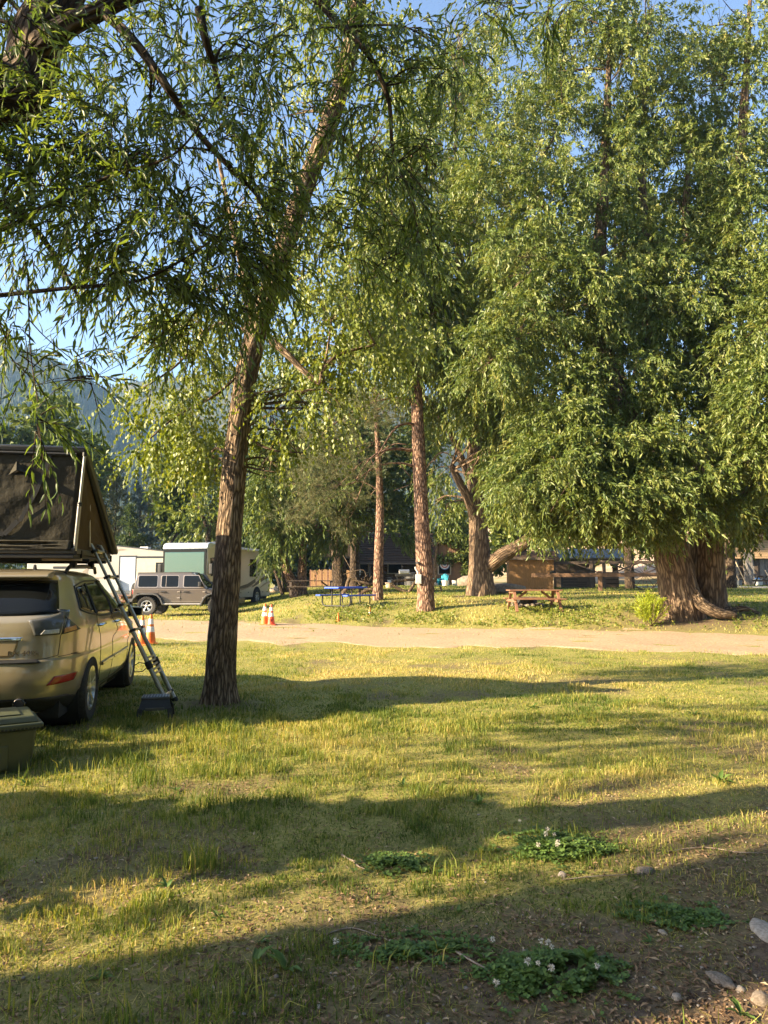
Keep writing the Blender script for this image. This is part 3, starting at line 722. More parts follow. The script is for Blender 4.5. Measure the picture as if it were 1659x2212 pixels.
# two pines
make_tree('pine_tree', 'tall straight pine trunk carrying a small grey box and bare dead branches', [
    [(920, 1314, 27, 38), (919, 1270, 27, 35), (914, 1180, 27, 33), (909, 1080, 27, 30), (904, 960, 27, 28), (900, 850, 27, 25), (897, 740, 27, 21), (893, 600, 27, 15), (890, 450, 27, 8), (888, 330, 27, 4)],
    [(902, 918, 27, 7), (875, 915, 26.6, 6), (850, 930, 26.2, 4.5), (815, 985, 26, 3)],
    [(903, 975, 27, 8), (865, 970, 26.8, 6.5), (835, 972, 26.5, 5), (800, 990, 26.3, 4), (770, 1035, 26, 2.5)],
    [(905, 1010, 27, 6), (860, 1000, 26.8, 4.5), (810, 1010, 26.5, 3.5), (760, 1045, 26, 2)],
    [(900, 870, 27, 7), (850, 860, 26.8, 5), (780, 880, 26.4, 4), (700, 930, 26, 3)],
    [(899, 800, 27, 7), (930, 775, 27, 5), (975, 770, 27, 3)],
    [(835, 972, 26.5, 2.5), (800, 1010, 26, 2), (770, 1080, 25.9, 1.2)], [(815, 985, 26, 2), (780, 1000, 26, 1.6), (730, 1050, 26, 1)], [(800, 990, 26.3, 2), (820, 1040, 26, 1.4), (800, 1070, 26, 1)], [(860, 1000, 26.8, 2), (890, 1040, 26.8, 1.4), (850, 1060, 26.6, 1)],
], [
    (760, 900, 26.2, 90, 40, 1.2, 300), (690, 960, 26.2, 80, 40, 1.2, 320), (760, 1000, 26.4, 70, 35, 1., 200), (670, 1050, 26.4, 60, 40, 1., 230), (730, 1080, 26.5, 70, 35, 1., 190), (800, 850, 26.5, 80, 40, 1.2, 190), (640, 1110, 26.6, 50, 28, .9, 130), (740, 1140, 26.6, 30, 22, .7, 60), (850, 760, 27, 70, 50, 1.5, 150), (930, 700, 27, 60, 60, 1.5, 120), (880, 600, 27, 70, 60, 1.5, 120), (890, 460, 27, 50, 80, 1.5, 120)],
    PINE, bark_pine, lf_pine, sides=(32, 7), rough=.06, flare=.15, per=8, seed=15, group='pines by the cabin yard')
make_tree('pine_tree', 'slim reddish pine trunk standing behind the blue picnic table', [
    [(816, 1286, 31, 23), (818, 1200, 31, 20), (821, 1100, 31, 17), (818, 1000, 31, 13), (814, 930, 31, 10), (811, 850, 31, 7), (810, 760, 31, 4)],
    [(820, 1060, 31, 5), (780, 1040, 31, 3), (740, 1050, 31, 2)], [(817, 980, 31, 5), (850, 960, 31, 3), (880, 960, 31, 2)]],
    [(800, 960, 30.6, 60, 30, 1., 80), (830, 880, 31, 50, 40, 1.2, 110), (760, 1010, 30.6, 50, 25, 1., 80), (700, 1000, 30.4, 60, 35, 1., 120), (810, 780, 31, 40, 50, 1., 90)],
    PINE, bark_pine, lf_pine, sides=(22, 6), rough=.05, flare=.1, per=7, seed=16, group='pines by the cabin yard')

# broadleaf trees between motorhome and cabin
make_tree('elm_tree', 'crooked reddish forked trunk leaning beside the dark wooden table', [
    [(640, 1287, 38, 26), (634, 1265, 38, 22), (622, 1238, 38, 18), (612, 1200, 38, 13), (600, 1150, 38, 9), (585, 1090, 38, 6), (570, 1010, 38, 4)],
    [(650, 1283, 38.3, 24), (652, 1240, 38.3, 20), (655, 1190, 38.4, 15), (662, 1150, 38.5, 10), (680, 1120, 38.6, 7), (700, 1080, 38.6, 4)],
    [(656, 1165, 38.4, 6), (672, 1145, 38, 6), (690, 1128, 37.8, 4), (700, 1100, 37.8, 3)],
    [(648, 1150, 38.4, 5), (640, 1118, 38.2, 4), (630, 1080, 38, 2)]], [
    (575, 1080, 37, 50, 45, 1.6, 200), (620, 1040, 37.2, 60, 40, 1.6, 200), (570, 1150, 37, 38, 35, 1.2, 120), (610, 1130, 37, 40, 40, 1.2, 130), (680, 1060, 37.4, 60, 45, 1.6, 180), (700, 1120, 37.4, 50, 38, 1.4, 150), (740, 1090, 37.5, 45, 45, 1.4, 130), (595, 1190, 37, 22, 22, .9, 38), (640, 980, 38, 70, 45, 2., 180), (560, 1000, 38, 50, 45, 1.6, 130), (730, 1150, 37.6, 30, 28, 1., 46), (765, 1140, 38, 30, 34, 1., 46), (850, 1150, 40, 45, 30, 1., 60), (720, 1010, 38.5, 60, 40, 1.6, 120)],
    WILLOW_FAR, bark_pine, lf_mid, sides=(18, 7), rough=.08, flare=.2, per=6, seed=17)
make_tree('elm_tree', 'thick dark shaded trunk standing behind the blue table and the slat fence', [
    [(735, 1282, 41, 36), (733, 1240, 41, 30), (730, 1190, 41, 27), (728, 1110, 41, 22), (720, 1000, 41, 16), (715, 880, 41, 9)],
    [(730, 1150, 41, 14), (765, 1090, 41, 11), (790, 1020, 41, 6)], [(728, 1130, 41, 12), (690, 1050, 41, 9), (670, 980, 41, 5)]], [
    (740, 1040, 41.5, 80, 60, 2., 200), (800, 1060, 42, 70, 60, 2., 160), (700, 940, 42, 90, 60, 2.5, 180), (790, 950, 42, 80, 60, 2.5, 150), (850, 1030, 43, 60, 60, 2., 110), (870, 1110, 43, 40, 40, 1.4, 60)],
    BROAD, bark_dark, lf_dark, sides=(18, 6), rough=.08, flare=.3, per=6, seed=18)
make_tree('elm_tree', 'slender dark straight trunk beside the slat fence and porch', [
    [(768, 1275, 43, 22), (766, 1220, 43, 20), (768, 1150, 43, 18), (772, 1060, 43, 13), (775, 950, 43, 7)]],
    [(775, 1000, 43.5, 80, 70, 2.2, 160), (830, 930, 44, 70, 60, 2.2, 120)], BROAD, bark_dark, lf_dark, sides=(16, 6), rough=.06, flare=.2, seed=19)
make_tree('elm_tree', 'thin leaning dark stems growing behind the motorhome tail', [
    [(612, 1278, 46, 8), (602, 1255, 46, 8), (592, 1225, 46, 7), (586, 1180, 46, 5), (580, 1120, 46, 3)], [(618, 1280, 46.4, 16), (614, 1240, 46.4, 13), (612, 1190, 46.5, 10), (606, 1120, 46.5, 6)]],
    [(590, 1110, 46, 50, 45, 1.6, 110), (560, 1060, 47, 60, 45, 1.8, 120), (620, 1080, 47, 50, 45, 1.8, 100)], BROAD, bark_dark, lf_dark, sides=(12, 6), seed=20)

# the wood behind the campers: separate trees, told apart by crown
BG = [  # name, label, u, v_top, d, half width px, base v, kind, material
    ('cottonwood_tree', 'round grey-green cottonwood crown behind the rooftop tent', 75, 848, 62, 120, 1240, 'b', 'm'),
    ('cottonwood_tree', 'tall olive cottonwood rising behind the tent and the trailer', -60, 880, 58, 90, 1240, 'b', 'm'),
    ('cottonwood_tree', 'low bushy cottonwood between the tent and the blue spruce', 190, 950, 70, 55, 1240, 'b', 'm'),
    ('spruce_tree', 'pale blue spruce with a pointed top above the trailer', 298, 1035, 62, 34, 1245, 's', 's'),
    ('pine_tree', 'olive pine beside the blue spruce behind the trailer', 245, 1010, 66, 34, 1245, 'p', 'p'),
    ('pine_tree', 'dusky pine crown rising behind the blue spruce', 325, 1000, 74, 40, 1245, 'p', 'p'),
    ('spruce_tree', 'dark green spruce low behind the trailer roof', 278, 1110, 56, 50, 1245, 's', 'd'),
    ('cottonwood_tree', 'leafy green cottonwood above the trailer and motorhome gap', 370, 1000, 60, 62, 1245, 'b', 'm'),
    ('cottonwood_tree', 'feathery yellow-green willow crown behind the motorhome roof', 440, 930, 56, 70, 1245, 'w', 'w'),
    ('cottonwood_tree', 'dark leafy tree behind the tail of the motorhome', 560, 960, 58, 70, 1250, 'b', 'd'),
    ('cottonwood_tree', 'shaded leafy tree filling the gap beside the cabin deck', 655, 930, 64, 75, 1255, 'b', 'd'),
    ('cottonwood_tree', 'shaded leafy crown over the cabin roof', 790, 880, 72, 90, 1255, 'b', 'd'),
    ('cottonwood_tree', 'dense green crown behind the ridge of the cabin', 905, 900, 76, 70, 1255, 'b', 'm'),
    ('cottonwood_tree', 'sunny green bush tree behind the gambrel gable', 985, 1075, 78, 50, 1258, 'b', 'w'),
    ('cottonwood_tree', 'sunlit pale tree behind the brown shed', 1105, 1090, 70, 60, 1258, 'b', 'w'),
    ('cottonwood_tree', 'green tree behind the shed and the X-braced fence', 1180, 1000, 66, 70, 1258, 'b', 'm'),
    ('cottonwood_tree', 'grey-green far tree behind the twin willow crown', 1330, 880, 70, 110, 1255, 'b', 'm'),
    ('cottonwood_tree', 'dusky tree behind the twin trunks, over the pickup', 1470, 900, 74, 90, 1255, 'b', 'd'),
]
BG += [('willow_tree', 'tall far willow crown rising behind the twin-trunked willow', 1360, 300, 44, 150, 1258, 'w', 'w'), ('willow_tree', 'tall far willow crown behind the outer limbs of the twin willow', 1580, 270, 43, 150, 1258, 'w', 'w'), ('willow_tree', 'tall far willow crown between the two old willows', 1130, 330, 46, 140, 1258, 'w', 'w')]
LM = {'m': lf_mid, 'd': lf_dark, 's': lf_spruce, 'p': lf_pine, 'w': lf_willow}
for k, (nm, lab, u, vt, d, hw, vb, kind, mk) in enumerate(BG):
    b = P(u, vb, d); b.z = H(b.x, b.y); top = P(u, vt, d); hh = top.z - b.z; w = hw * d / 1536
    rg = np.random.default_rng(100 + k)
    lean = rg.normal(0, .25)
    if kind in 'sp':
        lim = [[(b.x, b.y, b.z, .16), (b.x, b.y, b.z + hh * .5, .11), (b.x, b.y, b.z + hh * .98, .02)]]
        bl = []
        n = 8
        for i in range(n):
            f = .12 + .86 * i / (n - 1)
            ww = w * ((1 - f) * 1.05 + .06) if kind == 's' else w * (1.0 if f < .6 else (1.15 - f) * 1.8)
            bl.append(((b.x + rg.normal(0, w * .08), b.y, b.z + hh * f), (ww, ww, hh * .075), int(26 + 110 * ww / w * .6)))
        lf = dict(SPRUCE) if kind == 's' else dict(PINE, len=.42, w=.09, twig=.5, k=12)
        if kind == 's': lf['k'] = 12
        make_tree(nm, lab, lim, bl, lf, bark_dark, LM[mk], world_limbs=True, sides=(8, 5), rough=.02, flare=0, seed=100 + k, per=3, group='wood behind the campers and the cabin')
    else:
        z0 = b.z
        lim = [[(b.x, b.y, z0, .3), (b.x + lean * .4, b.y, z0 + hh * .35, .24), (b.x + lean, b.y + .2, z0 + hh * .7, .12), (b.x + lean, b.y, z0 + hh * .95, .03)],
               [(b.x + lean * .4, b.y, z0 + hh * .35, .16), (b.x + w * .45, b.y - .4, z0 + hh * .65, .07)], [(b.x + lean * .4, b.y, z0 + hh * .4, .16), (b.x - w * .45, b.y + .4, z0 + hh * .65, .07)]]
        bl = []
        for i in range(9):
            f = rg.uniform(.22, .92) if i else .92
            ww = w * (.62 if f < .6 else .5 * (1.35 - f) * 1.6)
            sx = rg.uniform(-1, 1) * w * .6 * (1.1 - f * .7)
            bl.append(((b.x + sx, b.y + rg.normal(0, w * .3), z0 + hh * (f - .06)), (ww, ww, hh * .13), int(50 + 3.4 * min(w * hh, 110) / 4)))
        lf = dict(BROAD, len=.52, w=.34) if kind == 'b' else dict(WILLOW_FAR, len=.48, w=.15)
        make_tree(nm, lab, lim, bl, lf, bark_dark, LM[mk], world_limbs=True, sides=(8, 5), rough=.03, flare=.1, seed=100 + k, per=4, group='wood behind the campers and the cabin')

# willows standing out of the picture, west and behind, whose shade crosses the lawn
OFF = [((-9.6, -.5), 1.5, 4.2, 'thick willow trunk west of the lawn, stem shading the grass')]
for k, ((x, y), wd, hgt, lab) in enumerate(OFF):
    z = H(x, y)
    make_tree('willow_tree', lab, [[(x, y, z, wd * .5), (x + .1, y, z + 1.5, wd * .47), (x + .2, y + .1, z + 3.2, wd * .42), (x + .1, y + .3, z + 6, wd * .3), (x, y, z + 10, wd * .12)]],
              [((x, y, z + 9), (3, 3, 2), 150), ((x - 2, y + 1, z + 8), (2.2, 2.2, 1.6), 90), ((x + 1.5, y - 1, z + 10), (2.4, 2.4, 2), 100)], WILLOW_FAR, bark_willow, lf_willow, world_limbs=True, sides=(24, 7), seed=200 + k, group='willows standing out of the picture')
for k, (x, y, hgt, w, lab) in enumerate([(4, -8, 14, 5, 'unseen leafy tree added behind the campsite by the gravel'), (-3, -11, 15, 5, 'unseen tall leafy tree added behind the campsite clearing'), (12, -4, 14, 5, 'unseen leafy tree added east of the campsite clearing'), (15, 4.5, 14, 4.6, 'unseen leafy tree added on the east side of the lawn'), (18, 12, 13, 4, 'unseen leafy tree added east of the lawn near the track'), (9, -12, 16, 6, 'unseen broad leafy tree added south of the clearing')]):
    z = H(x, y)  # unseen trees added around the camera to cut the sky fill
    make_tree('cottonwood_tree', lab, [[(x, y, z, .3), (x + .2, y, z + hgt * .4, .22), (x, y, z + hgt * .9, .05)]], [((x, y, z + hgt * f), (w * q, w * q, hgt * .14), int(150 * q)) for f, q in ((.22, .8), (.42, 1.), (.62, .95), (.85, .6))],
              dict(BROAD, len=.75, w=.5, twig=1.), bark_dark, lf_mid, world_limbs=True, sides=(10, 5), seed=210 + k, group='trees standing out of the picture')
# unseen shrub added west of the lawn to cast the straight shade band
rg = np.random.default_rng(91); hb = (-7.4, 2.95); hz0 = H(*hb)
lim = [[(hb[0] + dx, hb[1] + rg.normal(0, .06), hz0 - .1, .05), (hb[0] + dx * 1.05, hb[1], hz0 + 1.2, .035), (hb[0] + dx * 1.1, hb[1], hz0 + 2.3, .01)] for dx in (-2.2, -1.1, 0, 1.1, 2.1)]
bl = [((hb[0] + dx, hb[1], hz0 + zz), (.75, .24, .5), 105) for dx in (-2.2, -1.1, 0., 1.1, 2.1) for zz in (.5, 1.2, 1.9)] + [((hb[0] + dx, hb[1], hz0 + 2.45), (.7, .22, .3), 80) for dx in (-2., -.8, .4, 1.5)]
make_tree('shade_shrub', 'long dense leafy shrub added out of view to shade the lawn', lim, bl, dict(BROAD, len=.19, w=.13, twig=.3, k=8), bark_dark, lf_mid, cat='shrub', world_limbs=True, sides=(8, 6), rough=0, flare=0, seed=91, ground=False)

rg = np.random.default_rng(92); hb = (-8.6, 6.3); hz0 = H(*hb)  # second unseen shrub, added to put the car in shade
lim = [[(hb[0], hb[1] + dy, hz0 - .1, .05), (hb[0], hb[1] + dy * 1.05, hz0 + 1.2, .035), (hb[0], hb[1] + dy * 1.1, hz0 + 2.2, .01)] for dy in (-.9, 0, .9)]
bl = [((hb[0], hb[1] + dy, hz0 + zz), (.4, .6, .5), 80) for dy in (-.9, 0., .9) for zz in (.5, 1.2, 1.9, 2.4)]
make_tree('shade_shrub', 'dense leafy shrub added out of view to shade the gold car', lim, bl, dict(BROAD, len=.19, w=.13, twig=.3, k=8), bark_dark, lf_mid, cat='shrub', world_limbs=True, sides=(8, 6), rough=0, flare=0, seed=92, ground=False)

# ================================================================ grass, litter, clover, stones
lf_grass = leaf_mat('grass_blade', ((0, (.06, .10, .02)), (.3, (.14, .195, .038)), (.55, (.30, .305, .065)), (.78, (.50, .41, .135)), (1, (.60, .47, .21))), .38, .55, .25)
lf_litter = leaf_mat('leaf_litter', ((0, (.06, .038, .024)), (.4, (.17, .105, .06)), (.75, (.33, .22, .13)), (1, (.52, .40, .25))), .1, .8, .15)
lf_clover = leaf_mat('clover_leaf', ((0, (.06, .11, .025)), (.6, (.11, .18, .04)), (1, (.18, .25, .065))), .25, .45, .3)
def scatter(n, d0, d1, spread=.64, extra=.8):
    """points spread over the lawn in front, denser close by"""
    d = np.exp(rng.uniform(math.log(d0), math.log(d1), n))
    x = rng.uniform(-1, 1, n) * (d * spread + extra)
    return x, d
def blades(x, y, h, w, rnd, lean=.45, seg=2, flat=None):
    N = len(x); z = height(x, y)
    a = rng.uniform(0, 2 * np.pi, N); b = rng.uniform(0, 2 * np.pi, N)
    ln = rng.random(N) ** 1.5 * lean if flat is None else flat
    sd = np.stack([np.cos(a), np.sin(a), 0 * a], 1) * (w / 2)[:, None]
    le = np.stack([np.cos(b), np.sin(b), 0 * b], 1)
    p = np.stack([x, y, z - .004], 1)
    up = np.array([0, 0, 1.])
    t1 = p + (up * np.sqrt(np.maximum(1 - ln ** 2, .03))[:, None] + le * (ln * .55)[:, None]) * (h * .55)[:, None]
    tp = p + (up * np.sqrt(np.maximum(1 - ln ** 2, .03))[:, None] * .93 + le * (ln * 1.25)[:, None]) * h[:, None]
    if seg == 1:
        V = np.stack([p - sd, p + sd, tp], 1).reshape(-1, 3); F = np.arange(N * 3).reshape(-1, 3); k = 3
    else:
        V = np.stack([p - sd, p + sd, t1 - sd * .8, t1 + sd * .8, tp], 1).reshape(-1, 3); i = np.arange(N)[:, None] * 5
        F = np.concatenate([i + [0, 1, 3], i + [0, 3, 2], i + [2, 3, 4]], 1).reshape(-1, 3); k = 5
    return V, F, np.repeat(rnd, k)
class Bag:
    def __init__(s): s.V = []; s.F = []; s.A = []; s.n = 0
    def add(s, V, F, A): s.V.append(V); s.F.append(F + s.n); s.A.append(A); s.n += len(V)
    def mesh(s, nm, off=0): return tri_mesh(nm, np.vstack(s.V) - off, np.vstack(s.F), {'rnd': np.concatenate(s.A)})
def lawn_tone(x, y):
    """0 green .. 1 straw"""
    return np.clip(.47 + (fbm(x * .55, y * .55, 81) - .5) * 1.25 + (fbm(x * 2.4, y * 2.4, 82) - .5) * .7 + .05 * sstep(6, 12, y) - .10 * sstep(3.2, 5.6, y) * sstep(0, -1.5, x), .03, .97)
def keep_mask(x, y, k=1.):
    m = (1 - .965 * road_mask(x, y)) * (1 - .94 * soil_mask(x, y) ** .7)
    tuft = .35 + .65 * sstep(.35, .6, fbm(x * 5, y * 5, 84, 3))
    return rng.random(len(x)) < m * tuft * k
bag = Bag()
# near lawn
x, y = scatter(325000, 2.1, 8.5); k = keep_mask(x, y); x, y = x[k], y[k]
tn = lawn_tone(x, y); tl = fbm(x * 3.2, y * 3.2, 85, 3)
h = (.014 + .05 * sstep(.42, .72, tl) * rng.uniform(.4, 1.3, len(x)) + .016 * rng.random(len(x))) * (.8 + .7 * sstep(3.0, 6, y) * sstep(1.5, -2, x) + .35 * sstep(4.5, 7, y))
rn = np.clip(tn + rng.normal(0, .2, len(x)), 0, 1)
bag.add(*blades(x, y, h, rng.uniform(.0025, .005, len(x)) * (1 + y * .06), rn, .98))
# lawn up to the track
x, y = scatter(260000, 7.5, 21, .62, 1.); k = keep_mask(x, y); x, y = x[k], y[k]
tn = lawn_tone(x, y); tl = fbm(x * 2.2, y * 2.2, 86, 3)
h = .02 + .055 * sstep(.42, .72, tl) * rng.uniform(.4, 1.3, len(x)) + .015 * rng.random(len(x))
bag.add(*blades(x, y, h, rng.uniform(.008, .016, len(x)), np.clip(tn + rng.normal(.02, .2, len(x)), 0, 1), .95, 1))
# tufts of long fresh grass
for (tx, ty, n, hh, rs) in [(-1.02, 4.05, 70, .17, .06), (-.95, 4.0, 50, .2, .09), (.35, 3.95, 60, .11, .08), (-.5, 2.75, 60, .13, .09), (-1.1, 2.65, 130, .16, .22), (-2.6, 5.9, 150, .15, .4), (-2.1, 6.1, 160, .15, .5), (-1.4, 6.5, 150, .14, .5), (-.6, 7.0, 120, .14, .5), (.2, 7.4, 120, .15, .5), (.9, 7.8, 100, .14, .4), (.1, 3.0, 40, .1, .1), (1.05, 2.5, 45, .12, .08), (1.75, 2.75, 40, .1, .06), (2.3, 4.6, 60, .1, .3), (2.1, 6.3, 150, .12, .6), (3., 6.2, 160, .12, .6), (1.0, 4.4, 60, .12, .15), (-.3, 5.0, 50, .1, .2)]:
    x = tx + rng.normal(0, rs, n); y = ty + rng.normal(0, rs * .8, n)
    bag.add(*blades(x, y, hh * rng.uniform(.5, 1.2, n), rng.uniform(.004, .008, n), np.clip(rng.normal(.36, .18, n), 0, 1), .95))
# bank beyond the track and yard
x, y = scatter(120000, 20, 60, .62, 3); k = keep_mask(x, y); x, y = x[k], y[k]
tn = np.clip(.42 + (fbm(x * .3, y * .3, 87) - .5) * 1.3 + (fbm(x * 1.4, y * 1.4, 88) - .5) * .7 - .15 * sstep(33, 42, y), 0, 1)
bag.add(*blades(x, y, .05 + .08 * rng.random(len(x)) * fbm(x, y, 89) * 1.6, .012 + .0009 * y * rng.uniform(.6, 1.3, len(x)), np.clip(tn + rng.normal(0, .17, len(x)), 0, 1), .8, 1))
# flattened straw
x, y = scatter(80000, 2.1, 14); k = rng.random(len(x)) < (1 - road_mask(x, y)) * (1 - .75 * soil_mask(x, y)); x, y = x[k], y[k]
bag.add(*blades(x, y, rng.uniform(.03, .08, len(x)), rng.uniform(.002, .0045, len(x)) * (1 + .1 * y), np.clip(rng.normal(.78, .14, len(x)), 0, 1), flat=rng.uniform(.9, .99, len(x)), seg=1))
tag(link('grass', bag.mesh('grass'), lf_grass), 'short green and straw-coloured grass covering the lawns', 'grass', kind='stuff')
# brown litter of leaf bits and wood chips
x, y = scatter(70000, 2.0, 8, .62, .6)
sm = soil_mask(x, y); k = rng.random(len(x)) < .15 + .8 * sm * sstep(.3, .55, fbm(x * 3, y * 3, 90)); x, y = x[k], y[k]; n = len(x)
a = rng.uniform(0, 2 * np.pi, n); z = height(x, y) + rng.uniform(.002, .012, n)
d = np.stack([np.cos(a), np.sin(a), rng.normal(0, .25, n)], 1); nn = np.stack([rng.normal(0, .3, n), rng.normal(0, .3, n), np.ones(n)], 1)
Vl, Fl, nv = leaves_geo(np.stack([x, y, z], 1), nrm(d), nn, rng.uniform(.010, .040, n), rng.uniform(.006, .014, n), False, .2, .1)
tag(link('leaf_litter', tri_mesh('leaf_litter', Vl, Fl, {'rnd': np.repeat(np.clip(rng.normal(.5, .22, n), 0, 1), nv)}), lf_litter), 'brown leaf litter and wood chips lying on the bare soil', 'litter', kind='stuff')
# pebbles
def rock_mesh(nm, seed, sub=2, sx=1, sy=1, sz=.6, rough=.25):
    bm = bmesh.new(); bmesh.ops.create_icosphere(bm, subdivisions=sub, radius=1)
    rg = np.random.default_rng(seed); o = rg.uniform(0, 50, 3)
    from mathutils import noise as mn
    for v in bm.verts:
        q = v.co * 1.1 + Vector(o); f = 1 + rough * mn.noise(q) + rough * .5 * mn.noise(q * 2.3)
        v.co = Vector((v.co.x * f * sx, v.co.y * f * sy, v.co.z * f * sz))
    me = bpy.data.meshes.new(nm); bm.to_mesh(me); bm.free()
    me.polygons.foreach_set('use_smooth', np.ones(len(me.polygons), bool))
    return me
pm = rock_mesh('pebbles', 3, 1); pv = np.array([v.co[:] for v in pm.vertices]); pf = np.array([p.vertices[:] for p in pm.polygons]); bpy.data.meshes.remove(pm)
x, y = scatter(5200, 2.0, 7.5, .62, .6)
k = rng.random(len(x)) < .03 + .5 * soil_mask(x, y); x, y = x[k], y[k]; n = len(x)
s = rng.uniform(.003, .009, n) * np.where(rng.random(n) < .06, 1.8, 1)
Vp = (pv[None] * s[:, None, None] * rng.uniform(.7, 1.3, (n, 1, 3)) + np.stack([x, y, height(x, y) + s * .25], 1)[:, None]).reshape(-1, 3)
Fp = (pf[None] + (np.arange(n) * len(pv))[:, None, None]).reshape(-1, 3)
tag(link('pebbles', tri_mesh('pebbles', Vp, Fp, None, True), mat('pebble', (.17, .13, .10), (.36, .31, .26), rough=.85, scale=1.5)), 'small pale pebbles strewn over the bare soil', 'pebbles', kind='stuff')
m_rock = mat('rock', (.15, .115, .085), (.26, .21, .165), rough=.9, scale=6, bump=.6, bdist=.01)
m_rock2 = mat('rock_pale', (.26, .21, .165), (.42, .355, .29), rough=.9, scale=5, bump=.5, bdist=.01)
def ground_at(u, v):
    """ground point seen at a pixel"""
    for d in np.geomspace(1.8, 80, 900):
        p = P(u, v, d)
        if p.z <= H(p.x, p.y): return p
    return p
for k, (u, v, s, sh, mm_, lab) in enumerate([
    (1392, 1886, .048, (1.1, .8, .55), m_rock, 'grey flat stone sunk in soil beside the upper clover'),
    (1215, 1892, .024, (1, .9, .8), m_rock2, 'small round tan stone near the shade edge on bare soil'),
    (1650, 2014, .075, (1.3, .7, .28), m_rock2, 'long flat slab stone lying in the sunlit soil'),
    (1555, 2118, .048, (1.3, .7, .35), m_rock, 'pale grey oblong stone half buried in shaded soil'),
    (1430, 2018, .022, (1, .8, .7), m_rock2, 'small pale stone on the dark soil'),
    (1645, 2165, .042, (1, .8, .6), m_rock, 'lumpy grey stone at the dirt edge by grass tufts'),
    (1462, 2160, .022, (1, .9, .8), m_rock2, 'little tan pebble beside the lower clover patch'),
    (1600, 2142, .02, (1, .9, .7), m_rock2, 'little tan pebble by the oblong stone')]):
    p = ground_at(u, v)
    o = link('stone', rock_mesh('stone', 300 + k, 3, *sh), mm_, None, (p.x, p.y, H(p.x, p.y) + s * .05)); o.scale = (s, s, s); o.rotation_euler = (0, 0, k * .7)
    tag(o, lab, 'stone', 'stones on the bare soil')
# sticks
m_stick = mat('dry_stick', (.17, .12, .085), (.36, .29, .22), rough=.9, scale=20)
for k, (pts, r, lab) in enumerate([
    ([(738, 1852), (765, 1866), (800, 1868), (850, 1856)], .0065, 'pale forked dry twig lying on the shaded grass'),
    ([(985, 2062), (1015, 2080), (1048, 2098)], .005, 'short pale straight stick near the lower clover patch'),
    ([(1440, 1845), (1520, 1835), (1600, 1846), (1655, 1846)], .005, 'long thin dry twig stretched across the bare soil'),
    ([(1215, 1905), (1290, 1897), (1390, 1892)], .004, 'thin reddish twig along the shade edge'),
    ([(700, 2025), (760, 2010), (830, 2032)], .004, 'thin brown twig on trampled litter')]):
    g = [ground_at(*q) for q in pts]; b = g[0].copy()
    root = thing('dry_stick', lab, 'stick', b, 0, 'dry twigs on the ground')
    w = Wood(); w.tube(cr_path([(*(q - b + Vector((0, 0, r * 1.2 + .006))), r * (1 - .2 * i)) for i, q in enumerate(g)], 4), 6)
    link('stem', w.mesh('stem', np.zeros(3)), m_stick, root)
    if k == 0:
        w = Wood(); e = g[1] - b; w.tube(cr_path([(e.x, e.y, e.z + .01, .005), (e.x + .03, e.y - .07, e.z + .012, .004), (e.x + .08, e.y - .11, e.z + .01, .002)], 4), 6)
        link('side_twig', w.mesh('side_twig', np.zeros(3)), m_stick, root)
